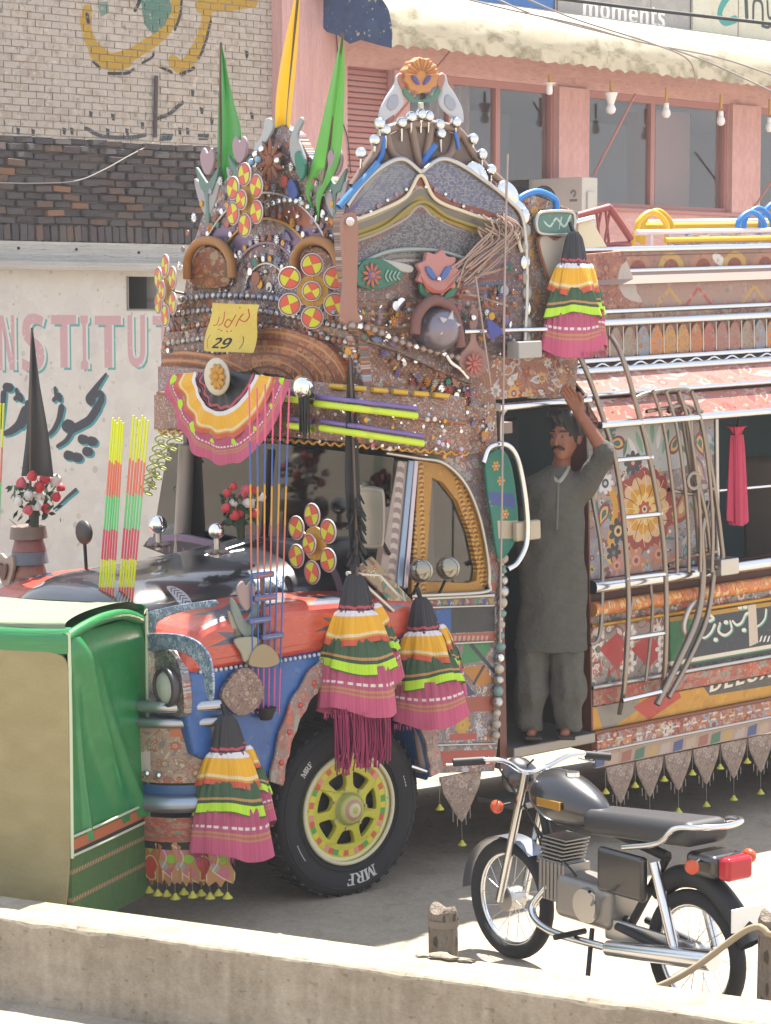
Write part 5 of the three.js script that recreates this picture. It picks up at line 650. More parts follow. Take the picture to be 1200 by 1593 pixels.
  M('door_moulding', tube([[648, 1115], [655, 1160], [660, 1200]].map(([x, y]) => bs(x, y, 0.03)), 0.03, 20, 8), mat('#8a7a72', 0.4), bus);
  for (const [a, b, z, r] of [[[640, 932], [768, 926], 0.03, 0.012], [[640, 946], [768, 942], 0.03, 0.006], [[690, 1002], [768, 998], 0.025, 0.006], [[660, 1160], [770, 1157], 0.025, 0.006]]) M('door_bead', rod(bs(a[0], a[1], z), bs(b[0], b[1], z), r), MAT.dullChrome, bus);
  M('side_bracket', merge([rod(bs(540, 892, 0.05), bs(590, 895, 0.05), 0.012), rod(bs(590, 895, 0.05), bs(640, 948, 0.05), 0.014), rod(bs(556, 900, 0.1), bs(612, 950, 0.1), 0.012)]), MAT.dullChrome, bus);
  artPlate('side_plaque', bus, BU, 'z', 0.06, [[556, 884], [580, 866], [640, 932], [640, 944], [614, 944]], 0.02, 128, (g, C, w, h) => { ornate(g, 0, 0, w, h, 28, '#8a7a64', ['#2f7a6a', '#a07a4a', '#6a4a40', '#b5a488'], 24); });
  M('exhaust_peg', rod(bs(640, 1192, 0.05), bs(664, 1200, 0.08), 0.012), MAT.chrome, bus);
  // two round work lamps
  for (const [px, py] of [[655, 888], [697, 884]]) { const p = bs(px, py, 0.12), L = M('work_lamp', (() => { const g = new THREE.LatheGeometry([[0, -0.05], [0.04, -0.04], [0.06, -0.01], [0.064, 0.0], [0.056, 0.008]].map((q) => new THREE.Vector2(...q)), 22); g.rotateX(Math.PI / 2); g.rotateY(-0.75); g.translate(p.x, p.y, p.z); return g; })(), MAT.dullChrome, bus); M('lens', (() => { const g = new THREE.SphereGeometry(0.096, 20, 8, 0, 6.3, 0, 0.62); g.rotateX(Math.PI / 2); g.translate(0, 0, -0.075); g.rotateY(-0.75); g.translate(p.x, p.y, p.z); return g; })(), new THREE.MeshPhysicalMaterial({ color: hex('#8d8a80'), roughness: 0.1, metalness: 0.8 }), L); M('lamp_stem', rod(V3(p.x, p.y - 0.06, p.z - 0.02), V3(p.x, p.y - 0.16, 0.03), 0.008), MAT.black, L); }
  // door mirror
  { const p = bf(575, 806, 0.12), Mi = M('door_mirror', (() => { const g = plate(smooth2([[-0.11, 0.15], [-0.06, 0.18], [0.07, 0.17], [0.11, 0.12], [0.1, -0.12], [0.06, -0.17], [-0.08, -0.16], [-0.11, -0.1]], 4), 'z', 0, 0.035, 0.008); g.scale(0.72, 0.92, 0.8); g.rotateY(-0.9); g.translate(p.x, p.y, p.z); return g; })(), mat('#8a857e', 0.35, { metalness: 0.5 }), bus); M('mirror_face', (() => { const g = plate(smooth2([[-0.09, 0.13], [-0.05, 0.15], [0.06, 0.145], [0.09, 0.1], [0.085, -0.1], [0.05, -0.14], [-0.07, -0.135], [-0.09, -0.08]], 4), 'z', 0.008, 0.006, 0); g.scale(0.72, 0.92, 0.8); g.rotateY(-0.9); g.translate(p.x, p.y, p.z); return g; })(), mat('#8d8a80', 0.3, { metalness: 0.6 }), Mi); M('mirror_arm', rod(p, bs(606, 862, 0.03), 0.01), MAT.black, Mi); }
}
{ // visor over the windscreen: lofted panel that droops and wraps round the near corner
  const XF = 0.0, ZS = 0.12, XC = bs(566, 640, ZS).x;
  const E = (px, py, o = 0) => { const k = Math.max(0, Math.min(1, (px - 548) / 40)); const a = bf(px, py, XF - o), b = bs(px, py, ZS + o); return k <= 0 ? a : k >= 1 ? b : a.lerp(b, k * k * (3 - 2 * k)); };
  const loft = (name, parent, m, cols, th, uvS = 1) => { // cols: [px, yTop, yBot, offTop, offBot]
    const P = [], UV = [], I = [], n = 5; let L = 0, prev;
    cols.forEach((c) => { const mid = E(c[0], (c[1] + c[2]) / 2, c[3]); if (prev) L += mid.distanceTo(prev); prev = mid; for (let k = 0; k <= n; k++) { const t = k / n, p = E(c[0], c[1] + (c[2] - c[1]) * t, c[3] + (c[4] - c[3]) * t); P.push(p.x, p.y, p.z); UV.push(L * uvS, 1 - t); } });
    const nc = cols.length, m1 = n + 1; for (let i = 0; i < nc - 1; i++) for (let k = 0; k < n; k++) { const a = i * m1 + k; I.push(a, a + 1, a + m1, a + 1, a + m1 + 1, a + m1); }
    const g = new THREE.BufferGeometry(); g.setAttribute('position', new THREE.Float32BufferAttribute(P, 3)); g.setAttribute('uv', new THREE.Float32BufferAttribute(UV, 2)); g.setIndex(I); g.computeVertexNormals(); return M(name, g, m, parent);
  };
  const dense = (c, n) => { const r = []; for (let i = 0; i < c.length - 1; i++) for (let k = 0; k < n; k++) { const t = k / n; r.push(c[i].map((v, j) => v + (c[i + 1][j] - v) * t)); } r.push(c[c.length - 1]); return r; };
  const T = (seed, bg, cols, st) => new THREE.MeshStandardMaterial({ bumpMap: grainBump, map: canvasTex(1024, 192, (g, w, h) => ornate(g, 0, 0, w, h, seed, bg, cols, st)), roughness: 0.38, metalness: 0.3, bumpScale: 0.006, side: THREE.DoubleSide });
  loft('visor_upper', bus, T(101, '#7d5c50', ['#9a9ca2', '#7f8792', '#b0aca8', '#a06a40', '#7a4632', '#a8844a', '#8a7a6c', '#5d5a68', '#a05a40'], 15), dense([[246, 570, 612, 0, 0.06], [330, 575, 612, 0.02, 0.1], [450, 590, 618, 0.02, 0.1], [560, 600, 636, 0, 0.06], [640, 606, 650, 0, 0.05], [724, 618, 656, 0, 0.03]], 8), 0.02);
  loft('visor_lower', bus, T(102, '#7a564e', ['#9a9ca2', '#7f8792', '#b0aca8', '#9a6050', '#6f4a40', '#7f7a5c', '#94604a', '#b0785a', '#6a6a54'], 14), dense([[240, 614, 668, 0.04, 0.02], [330, 616, 676, 0.08, 0.04], [450, 622, 680, 0.08, 0.04], [560, 640, 690, 0.04, 0.02], [640, 652, 704, 0.03, 0.01], [730, 660, 704, 0.01, 0]], 8), 0.02);
  // scalloped chrome hem
  { const P = []; for (let i = 0; i <= 70; i++) { const px = 246 + i * 6.9, y = 668 + (px - 246) * 0.075 + (i % 2 ? 5 : 0); P.push(E(px, y, 0.045)); } M('visor_hem', tube(P, 0.008, 210, 5), MAT.brass, bus); }
  M('visor_rail', tube(dense([[246, 612], [330, 614], [450, 620], [560, 636], [640, 650], [724, 658]], 3).map(([x, y]) => E(x, y, 0.1 - Math.max(0, (x - 450)) * 0.0002)), 0.012, 90, 7), MAT.rust, bus);
  // lime and violet light tubes
  const tubeLamp = (a, b, y0, y1) => { const pts = [], p2 = []; for (let i = 0; i <= 8; i++) { const t = i / 8, x = a + (b - a) * t, y = y0 + (y1 - y0) * t; pts.push(E(x, y, 0.115)); p2.push(E(x, y - 11, 0.1)); } const l = M('light_tube', tube(pts, 0.018, 40, 9), mat('#b5cc2a', 0.35), bus); M('tube_backing', tube(p2, 0.014, 40, 6), mat('#6d5a96', 0.45), l); };
  tubeLamp(446, 486, 620, 626); tubeLamp(492, 648, 628, 647); tubeLamp(450, 488, 662, 667); tubeLamp(500, 658, 666, 690);
  for (let i = 0; i < 6; i++) { const a = E(515 + i * 32, 601 + i * 2.6, 0.03), b = E(537 + i * 32, 603 + i * 2.6, 0.03); M('yellow_bar', rod(a, b, 0.014), mat('#bf9a28', 0.45), bus); }
  // studs, mirror chips and small lamps on the visor
  const r = rng(111), chip = new THREE.CylinderGeometry(1, 1, 0.6, 10), sph = new THREE.SphereGeometry(1, 10, 8), ms = [MAT.mirror, MAT.chrome, mat('#7fa8b8', 0.2), mat('#b0a8c0', 0.3), MAT.brass, MAT.pinkFoil, mat('#c9c2b4', 0.3)];
  for (let i = 0; i < 120; i++) { const px = 460 + r() * 260, py = 612 + (px - 460) * 0.1 + r() * 76; const m = M('visor_stud', r() < 0.4 ? sph : chip, ms[Math.floor(r() * ms.length)], bus), s = 0.005 + r() * 0.009; m.scale.setScalar(s); m.rotation.set(0, 0, Math.PI / 2); if (px > 560) m.rotation.set(Math.PI / 2, 0, 0); m.position.copy(E(px, py, 0.075)); }
  // mirror ball lamp with a dark tassel
  const mb = M('mirror_ball', ball(E(473, 602, 0.18), 0.056, 22), MAT.mirror, bus); M('ball_cup', (() => { const p = E(473, 602, 0.13), g = new THREE.CylinderGeometry(0.06, 0.05, 0.05, 18); g.rotateZ(Math.PI / 2); g.translate(p.x, p.y, p.z); return g; })(), MAT.brass, mb);
  M('ball_tassel', (() => { const l = [], q = rng(8); for (let i = 0; i < 26; i++) { const a = E(473 + (q() - 0.5) * 14, 618, 0.15 + q() * 0.03), b = a.clone(); b.y -= 0.16 + q() * 0.06; b.x += (q() - 0.5) * 0.02; l.push(rod(a, b, 0.006, 0.003, 5)); } return merge(l); })(), MAT.black, mb);

  // ---- front crown ----
  const X1 = 0.1, X2 = 0.17;
  const lower = artPlate('crown_board', bus, BU, 'x', X1, [[254, 602], [250, 545], [262, 480], [300, 464], [420, 468], [520, 486], [556, 500], [566, 604], [440, 596], [330, 580]], 0.06, 768, (g, C, w, h) => { ornate(g, 0, 0, w, h, 103, '#67554e', C3.concat(['#9a9ca2', '#7f8792', '#b0aca8', '#6f6670', '#8a8078', '#a39a94', '#4a5068']), 18); }, { rough: 0.36, metal: 0.35, emboss: 0.008 });
  const upper = artPlate('crown_board', bus, BU, 'x', X2, [[284, 470], [296, 398], [314, 336], [338, 296], [364, 262], [396, 238], [416, 204], [438, 194], [462, 208], [480, 242], [508, 268], [530, 304], [548, 352], [556, 500], [420, 490]], 0.06, 768, (g, C, w, h) => { ornate(g, 0, 0, w, h, 104, '#625860', C2.concat(['#a8a2a4', '#8d929c']), 17); fillP(g, C, smooth2([[420, 380], [470, 350], [520, 380], [500, 400], [450, 396]], 5), '#6b5874'); fillP(g, C, smooth2([[320, 350], [370, 360], [410, 380], [380, 392], [330, 380]], 5), '#6d5c78'); fillP(g, C, smooth2([[400, 330], [470, 322], [500, 350], [450, 350]], 5), '#8a5544'); scales(g, C, [[300, 460], [306, 400], [330, 390], [345, 440], [340, 470]], 16, ['#7d7884', '#8f8a90', '#6a6470'], 3); scales(g, C, [[420, 400], [470, 380], [520, 400], [545, 470], [440, 480]], 15, ['#6d6674', '#7f7880', '#8d878c'], 4); scales(g, C, smooth2([[380, 290], [420, 250], [450, 250], [490, 300], [440, 320]], 3), 14, ['#7a6a62', '#8d7c70', '#6a5a56'], 5); }, { rough: 0.34, metal: 0.4, emboss: 0.008 });
  // rolled brown cornice
  for (const [pts, sd, x] of [[[[392, 520], [440, 511], [500, 532], [528, 560], [534, 598], [470, 594], [430, 582], [394, 574]], 31, X1 - 0.05], [[[254, 556], [290, 546], [340, 552], [388, 548], [392, 576], [330, 580], [258, 592]], 32, X1 - 0.045]]) artPlate('cornice', bus, BU, 'x', x, smooth2(pts, 3), 0.05, 256, (g, C, w, h) => { ornate(g, 0, 0, w, h, sd, '#85502f', ['#74432e', '#9c6038', '#8d6a58', '#a8744a'], 18); for (let i = 0; i < 7; i++) { g.strokeStyle = i % 2 ? '#6a3c2c' : '#a8784c'; g.lineWidth = 4; g.beginPath(); g.ellipse(w * 0.2, h * 1.1, w * (0.2 + i * 0.1), h * (0.25 + i * 0.13), 0, 3.14, 6.28); g.stroke(); } }, { rough: 0.38, metal: 0.25, emboss: 0.006 });
  // ochre arches
  for (const [px, py] of [[326, 404], [492, 404]]) { const P = [[-34, 30], [-33, -2], [-20, -24], [0, -30], [20, -22], [33, 0], [36, 28]].map(([a, b]) => bf(px + a, py + b, X2 - 0.05)); const A = M('ochre_arch', tube(P, 0.026, 50, 12), mat('#8f6230', 0.5), upper); M('arch_niche', plate(smooth2(to2(BU, 'x', X2 - 0.03, [[px - 26, py + 40], [px - 24, py - 4], [px, py - 20], [px + 24, py], [px + 28, py + 40]]), 4), 'x', X2 - 0.03, 0.02), new THREE.MeshStandardMaterial({ map: canvasTex(64, 64, (g, w, h) => ornate(g, 0, 0, w, h, px, '#6f3f2c', ['#8a5a38', '#5a4030', '#8d7a60'], 14)), roughness: 0.5 }), upper); }
  // bead rows
  const bg = new THREE.SphereGeometry(0.018, 10, 8), row = (pts, n, x, par, m) => { const c = new THREE.CatmullRomCurve3(pts.map(([a, b]) => bf(a, b, x))), q = c.getSpacedPoints(n); q.forEach((p, i) => { const o = M('bead', bg, (i * 7) % 3 ? m : MAT.dullChrome, par); o.position.copy(p); }); };
  row([[282, 466], [330, 460], [400, 462], [460, 470], [520, 486]], 26, X1 - 0.02, lower, mat('#8a8c9c', 0.25, { metalness: 0.6 }));
  row([[418, 320], [440, 312], [466, 314], [480, 322]], 7, X2 - 0.02, upper, MAT.chrome);
  // scattered rosettes, foil discs, studs: the crown's relief
  const pet = (() => { const l = []; for (let i = 0; i < 10; i++) { const g = new THREE.SphereGeometry(1, 6, 5); g.scale(0.42, 0.13, 0.14); g.translate(0.55, 0, 0); g.rotateZ(i / 10 * 6.283); l.push(g); } const c = new THREE.SphereGeometry(0.26, 8, 6); c.translate(0, 0, 0.08); l.push(c); return merge(l); })();
  const disc = (() => { const g = new THREE.CylinderGeometry(1, 1.06, 0.3, 16); g.rotateX(Math.PI / 2); return g; })(), leafG = plate(smooth2([[0, -1], [0.42, 0], [0, 1], [-0.42, 0]], 4), 'z', 0.1, 0.2, 0.05), star = plate(Array.from({ length: 10 }, (_, i) => { const a = i / 10 * 6.283, q = i % 2 ? 0.45 : 1; return [Math.cos(a) * q, Math.sin(a) * q]; }), 'z', 0.12, 0.24, 0.06);
  const om = [MAT.chrome, MAT.mauve, MAT.brown, MAT.purple, MAT.rust, MAT.ochre, MAT.dullChrome, MAT.teal, mat('#8a8d9a', 0.3, { metalness: 0.5 }), mat('#74606a', 0.5), mat('#9a6a5a', 0.5), MAT.brass, MAT.mirror, mat('#a04a44', 0.4), mat('#5a668c', 0.4)];
  const orn = (par, ax, v, px, py, geo, s, m, name) => { const o = M(name, geo, m, par); o.scale.set(s, s, Math.min(s, 0.05)); if (ax === 'x') { o.rotation.y = -Math.PI / 2; o.position.copy(bf(px, py, v)); } else o.position.copy(bs(px, py, v)); o.rotation.z = px * 1.7; return o; };
  const NM = ['rosette', 'foil_disc', 'leaf_plate', 'star_plate', 'mirror_stud'];
  const sG = new THREE.SphereGeometry(1, 10, 7);
  const scatter = (par, ax, v, poly, n, seed, s0, s1) => { const q = rng(seed), b = bounds2(poly); let k = 0, guard = 0; const inside = (x, y) => { let c = false; for (let i = 0, j = poly.length - 1; i < poly.length; j = i++) if ((poly[i][1] > y) !== (poly[j][1] > y) && x < (poly[j][0] - poly[i][0]) * (y - poly[i][1]) / (poly[j][1] - poly[i][1]) + poly[i][0]) c = !c; return c; }; while (k < n && guard++ < 4000) { const x = b[0] + q() * (b[2] - b[0]), y = b[1] + q() * (b[3] - b[1]); if (!inside(x, y)) continue; const t = q(), i = t < 0.3 ? 0 : t < 0.5 ? 1 : t < 0.72 ? 2 : t < 0.8 ? 3 : 4; const s = (s0 + (s1 - s0) * q() * q()) * (i === 4 ? 0.45 : 1); orn(par, ax, v - (ax === 'x' ? 0.004 : -0.004) * (1 + q() * 3), x, y, [pet, disc, leafG, star, sG][i], s, om[i === 4 ? [0, 12, 6, 8][Math.floor(q() * 4)] : Math.floor(q() * om.length)], NM[i]); k++; } };
  scatter(upper, 'x', X2, [[292, 465], [300, 398], [320, 336], [364, 268], [396, 242], [438, 200], [480, 248], [530, 310], [550, 480], [420, 486]], 230, 201, 0.012, 0.046);
  scatter(lower, 'x', X1, [[258, 595], [254, 545], [266, 484], [420, 472], [552, 502], [560, 600], [440, 594]], 150, 202, 0.012, 0.042);
  // ordered arcs of small foil discs with bright ribs between them
  for (const [cx, cy, R, n, m] of [[415, 452, 40, 9, 0], [415, 452, 66, 15, 1], [415, 452, 96, 22, 2], [415, 452, 128, 28, 3], [415, 452, 160, 20, 1]]) { const P = []; for (let i = 0; i <= n; i++) { const a = Math.PI * (1.06 + 0.88 * i / n), x = cx + Math.cos(a) * R * 0.86, y = cy + Math.sin(a) * R * 1.25; if (y < 235 && Math.abs(x - 430) > 40) continue; P.push([x, y + 8]); orn(upper, 'x', X2 - 0.012, x, y, i % 3 ? disc : pet, i % 3 ? 0.016 : 0.03, [om[8], om[0], om[9], om[4], om[12], om[11]][(i + m) % 6], i % 3 ? 'foil_disc' : 'rosette'); } if (R < 150) M('crown_rib', tube(P.map(([x, y]) => bf(x, y, X2 - 0.008)), 0.008, 60, 6), [MAT.dullChrome, MAT.mauve, MAT.brass, MAT.dullChrome][m], upper); }
  for (let k = 0; k < 4; k++) row([[264, 490 + k * 22], [330, 482 + k * 22], [420, 486 + k * 24], [548, 512 + k * 22]], 34, X1 - 0.012, lower, [mat('#8d8a90', 0.3, { metalness: 0.6 }), mat('#8a5a44', 0.5), mat('#a09690', 0.35), mat('#7a6a70', 0.4)][k]);
  // finials along the top: tulips, birds, sunburst
  const fin = (name, v, outline, m, th = 0.02) => M(name, plate(smooth2(to2(BU, 'x', v, outline), 4), 'x', v, th, 0.004), m, upper);
  for (const [px, py] of [[322, 250], [520, 252], [372, 232]]) { fin('tulip_plate', X2 - 0.02, [[px - 11, py - 8], [px - 6, py - 20], [px, py - 12], [px + 6, py - 20], [px + 11, py - 8], [px + 8, py + 12], [px, py + 22], [px - 8, py + 12]], mat('#8f7a84', 0.5)); fin('tulip_leaf', X2 - 0.012, [[px - 18, py + 10], [px - 8, py + 24], [px, py + 34], [px + 8, py + 24], [px + 18, py + 10], [px + 10, py + 44], [px + 2, py + 52], [px + 3, py + 96], [px - 3, py + 96], [px - 2, py + 52], [px - 10, py + 44]], mat('#55716c', 0.5)); fin('tulip_leaf', X2 - 0.006, [[px - 20, py + 28], [px - 6, py + 44], [px, py + 70], [px + 6, py + 44], [px + 20, py + 28], [px + 14, py + 60], [px + 4, py + 84], [px - 4, py + 84], [px - 14, py + 60]], mat('#8d8c90', 0.5)); }
  fin('bird_plate', X2 - 0.03, [[412, 186], [420, 184], [424, 198], [414, 220], [402, 234], [394, 232], [404, 214], [410, 198]], mat('#9aa0a4', 0.5)); fin('bird_plate', X2 - 0.03, [[456, 200], [466, 182], [470, 190], [462, 210], [468, 230], [474, 252], [466, 266], [454, 250], [450, 222]], mat('#8f9496', 0.5)); fin('bird_wing', X2 - 0.04, [[458, 240], [466, 236], [474, 262], [468, 280], [460, 262]], MAT.teal);
  orn(upper, 'x', X2 - 0.04, 420, 250, pet, 0.13, MAT.brown, 'sunburst'); fin('blue_plate', X2 - 0.03, [[446, 286], [454, 280], [462, 300], [456, 310], [448, 304]], mat('#3a4f86', 0.4));
  for (const [x, y, m] of [[408, 232, 0], [398, 240, 0], [392, 252, 1], [402, 248, 1], [432, 250, 0]]) orn(upper, 'x', X2 - 0.05, x, y, sG, 0.02, [MAT.mirror, mat('#7fa6c0', 0.15)][m], 'mirror_stud');

  // ---- side crown: twin-lobed dome board ----
  const Z1 = 0.1, outl = [[530, 345], [540, 318], [566, 280], [598, 254], [624, 246], [644, 252], [655, 264], [668, 252], [690, 246], [716, 254], [752, 278], [790, 308], [814, 340], [820, 440], [815, 545], [770, 560], [735, 598], [690, 580], [620, 548], [560, 528], [545, 490], [536, 420]];
  const dome = artPlate('dome_board', bus, BU, 'z', Z1, outl, 0.07, 1024, (g, C, w, h) => {
    ornate(g, 0, 0, w, h, 105, '#655451', ['#7a5c52', '#5d4a50', '#857a74', '#6f443c', '#8a6a54', '#5a5a66', '#a09894'], 20);
    const K = w / 290;
    fillP(g, C, smooth2([[545, 325], [580, 275], [625, 246], [655, 264], [690, 246], [745, 275], [805, 335], [800, 350], [740, 325], [690, 312], [655, 270], [620, 310], [575, 332], [550, 345]], 5), '#77757e'); 
    for (const [x, y] of [[605, 280], [700, 280]]) fillP(g, C, smooth2([[x - 38, y + 14], [x - 20, y - 14], [x + 18, y - 20], [x + 36, y - 4], [x + 16, y + 18], [x - 12, y + 28]], 5), '#85837f');
    for (let i = 0; i < 12; i++) { strokeP(g, C, [[720 + i * 6, 290 + i * 4], [724 + i * 6, 300 + i * 4], [730 + i * 6, 304 + i * 4]], '#5d5578', 3.2 * K, 1); strokeP(g, C, [[570 - i * 3, 300 + i * 3], [566 - i * 3, 310 + i * 3]], '#5d5578', 3 * K, 1); }
    const arc = (dy, col, lw) => strokeP(g, C, [[552, 352 + dy], [590, 338 + dy], [632, 316 + dy], [655, 296 + dy], [680, 318 + dy], [730, 340 + dy], [790, 362 + dy]], col, lw * K, 1);
    arc(-14, '#7a4a3a', 14); arc(-4, '#8f8878', 4); arc(4, '#6f6a60', 10); arc(14, '#8d7a3a', 8); arc(24, '#8f8b84', 3);
    scales(g, C, smooth2([[552, 330], [585, 278], [625, 250], [650, 268], [628, 300], [580, 326]], 4), 13, ['#868b9a', '#747a8c', '#95989f'], 7); scales(g, C, smooth2([[662, 268], [690, 250], [745, 278], [800, 335], [740, 322], [690, 306]], 4), 13, ['#868b9a', '#747a8c', '#95989f', '#6a6a8c'], 8);
    fillP(g, C, smooth2([[560, 392], [610, 360], [655, 332], [700, 352], [760, 374], [780, 400], [700, 396], [640, 392], [590, 400]], 5), '#63636a'); const q = rng(6); for (let i = 0; i < 900; i++) { const x = 570 + q() * 190, y = 345 + q() * 50; const p = C(x, y); g.fillStyle = q() < 0.5 ? '#7c7b80' : '#4a4a52'; if (y > 392 - 50 * (1 - Math.abs(x - 655) / 105)) g.fillRect(p[0], p[1], 3, 3); }
    scales(g, C, smooth2([[556, 396], [610, 362], [655, 334], [700, 354], [764, 376], [784, 402], [700, 398], [640, 394], [590, 402]], 4), 11, ['#67676e', '#7c7b80', '#56565e', '#8a898c'], 9); scales(g, C, [[740, 430], [812, 380], [814, 540], [760, 555]], 16, ['#6f5a58', '#5d4f58', '#7d6c68'], 10); scales(g, C, [[545, 468], [640, 462], [640, 520], [560, 515]], 15, ['#7a5f4e', '#6a5048', '#87705c'], 11);
    for (let i = 0; i < 4; i++) strokeP(g, C, [[555, 408 + i * 7], [620, 390 + i * 8], [690, 394 + i * 8], [740, 410 + i * 9]], ['#77837e', '#6a706e', '#8a8a86', '#5f6a68'][i], 3.4 * K, 1);
    for (let i = 0; i < 9; i++) strokeP(g, C, [[700, 430 + i * 4], [740, 418 + i * 6], [790, 392 + i * 12]], ['#8a5648', '#6d5a64', '#a08070', '#7a3f38', '#565a70'][i % 5], 3 * K, 1);
    for (let i = 0; i < 7; i++) strokeP(g, C, [[548, 470 + i * 8], [600, 474 + i * 7], [650, 466 + i * 8]], ['#7a5c48', '#694a40', '#8a744c'][i % 3], 3 * K, 1);
  }, { rough: 0.34, metal: 0.4, emboss: 0.008 });
  // raised rims following the lobes
  const sTube = (pts, r, m, z = Z1 + 0.01, par = dome, nm = 'dome_rim') => M(nm, tube(pts.map(([x, y]) => bs(x, y, z)), r, pts.length * 8, 7), m, par);
  sTube([[545, 345], [590, 328], [632, 306], [655, 272], [678, 310], [730, 332], [795, 356], [812, 392]], 0.01, MAT.cream); sTube([[540, 320], [566, 284], [600, 256], [628, 248], [655, 268]], 0.013, MAT.dullChrome); sTube([[655, 268], [684, 248], [712, 254], [752, 280], [792, 312], [814, 345], [820, 440], [816, 540]], 0.013, MAT.dullChrome); sTube([[548, 372], [600, 352], [655, 314], [700, 338], [780, 366]], 0.01, mat('#8a7a3a', 0.4)); sTube([[556, 412], [610, 390], [680, 390], [740, 408]], 0.01, mat('#8a9490', 0.4));
  sTube([[527, 322], [546, 300], [570, 275], [588, 254]], 0.018, mat('#3f77ac', 0.4)); 
  for (let i = 0; i < 9; i++) { const o = M('edge_boss', sG, i % 3 ? MAT.steel : MAT.chrome, dome); o.scale.set(0.03 + 0.008 * (i % 2), 0.045, 0.022); o.position.copy(bs(817 + (i > 4 ? 3 : 0), 336 + i * 24, Z1)); }
  for (const [x, y] of [[742, 272], [790, 302], [806, 330]]) { const o = M('edge_boss', sG, MAT.chrome, dome); o.scale.set(0.09, 0.06, 0.03); o.rotation.z = -0.7; o.position.copy(bs(x, y, Z1 - 0.03)); }
  for (let i = 0; i < 26; i++) { const t = i / 25, a = Math.PI * (1 + t); orn(dome, 'z', Z1 + 0.006, 655 + Math.cos(a) * 128 * (1 - 0.04), 352 + Math.sin(a) * 62 + 26 * Math.sin(t * Math.PI * 2) ** 2, i % 2 ? sG : disc, 0.012, i % 2 ? MAT.chrome : MAT.mauve, i % 2 ? 'mirror_stud' : 'foil_disc'); }
  // green eye motif
  const pl = (name, z, o, m, th = 0.02, par = dome) => M(name, plate(smooth2(to2(BU, 'z', z, o), 4), 'z', z, th, 0.004), m, par);
  pl('eye_plate', Z1 + 0.03, [[552, 432], [566, 406], [590, 402], [614, 414], [628, 428], [610, 444], [586, 450], [562, 446]], mat('#2f6353', 0.5)); for (let i = 0; i < 4; i++) sTube([[604 + i * 6, 420 + i], [600 + i * 6, 430], [604 + i * 6, 438 - i]].reverse(), 0.005, mat('#7f9a90', 0.5), Z1 + 0.034, dome, 'eye_chevron');
  orn(dome, 'z', Z1 + 0.036, 579, 428, pet, 0.07, mat('#a05a46', 0.5), 'rosette'); orn(dome, 'z', Z1 + 0.04, 579, 428, disc, 0.025, mat('#4a4f84', 0.5), 'foil_disc'); pl('white_wing', Z1 + 0.02, [[592, 404], [612, 406], [642, 414], [640, 424], [616, 420]], mat('#a3a29c', 0.5));
  // pink flower with blue leaves
  { const P = []; for (let i = 0; i < 18; i++) { const a = i / 18 * 6.283, rr = 31 + 3.5 * Math.cos(a * 9); P.push([683 + Math.cos(a) * rr, 424 + Math.sin(a) * rr * 1.06]); } const fl = pl('pink_flower', Z1 + 0.05, P, mat('#a5716e', 0.5), 0.03); pl('red_petals', Z1 + 0.056, [[656, 430], [670, 446], [690, 452], [708, 436], [704, 446], [690, 456], [668, 454]], mat('#a8503c', 0.5), 0.01, dome); for (const s of [-1, 1]) pl('blue_leaf', Z1 + 0.062, [[683 + s * 4, 430], [683 + s * 12, 416], [683 + s * 20, 416], [683 + s * 14, 430], [683 + s * 6, 436]], mat('#3a5c96', 0.4), 0.012); orn(dome, 'z', Z1 + 0.064, 683, 434, sG, 0.014, MAT.mirror, 'mirror_stud'); for (const s of [-1, 1]) pl('green_leaf', Z1 + 0.04, [[683 + s * 8, 462], [683 + s * 20, 448], [683 + s * 28, 440], [683 + s * 27, 456], [683 + s * 16, 464]], mat('#2f6a52', 0.5)); }
  // globe with star, bead garland, pink keyhole plate
  { const p = bs(680, 512, Z1 + 0.05), g = ball(p, 0.12, 26); const gl = M('foil_globe', g, mat('#7a7480', 0.3, { metalness: 0.6 }), bus); const st = M('globe_star', star, mat('#aaa6a4', 0.35), gl); st.position.set(p.x, p.y + 0.02, p.z + 0.1); st.scale.set(0.08, 0.08, 0.06); M('globe_hood', tube([[645, 520], [650, 490], [672, 468], [700, 478], [712, 510], [716, 540]].map(([x, y]) => bs(x, y, Z1 + 0.1)), 0.03, 50, 9), mat('#6a4640', 0.5), gl); }
  { const c = new THREE.CatmullRomCurve3([[548, 506], [580, 512], [610, 526], [650, 540], [690, 550], [712, 556]].map(([x, y]) => bs(x, y, Z1 + 0.05))), gar = M('bead_cord', new THREE.TubeGeometry(c, 40, 0.01, 6), MAT.brown, bus); c.getSpacedPoints(15).forEach((p, i) => { const o = M('bead', bg, i % 4 === 1 ? MAT.mirror : mat('#8f8680', 0.3, { metalness: 0.4 }), gar); o.position.copy(p); o.scale.setScalar(1.05); }); }
  M('chrome_swoosh', tube([[694, 552], [702, 564], [716, 574], [728, 588]].map(([x, y]) => bs(x, y, 0.16)), 0.012, 24, 7), MAT.chrome, bus);
  pl('keyhole_plate', Z1 + 0.07, [[731, 490], [738, 478], [745, 490], [742, 530], [760, 552], [758, 574], [738, 588], [720, 574], [716, 554], [732, 530]], mat('#8d6a62', 0.5), 0.02, bus); orn(dome, 'z', Z1 + 0.09, 738, 566, pet, 0.07, mat('#a05a54', 0.5), 'rosette'); orn(dome, 'z', Z1 + 0.09, 736, 494, sG, 0.02, MAT.chrome, 'mirror_stud');
  scatter(dome, 'z', Z1 + 0.012, [[545, 470], [640, 470], [640, 545], [560, 525]], 60, 203, 0.012, 0.04); scatter(dome, 'z', Z1 + 0.012, [[700, 450], [810, 400], [812, 545], [760, 560], [720, 500]], 70, 204, 0.012, 0.036);
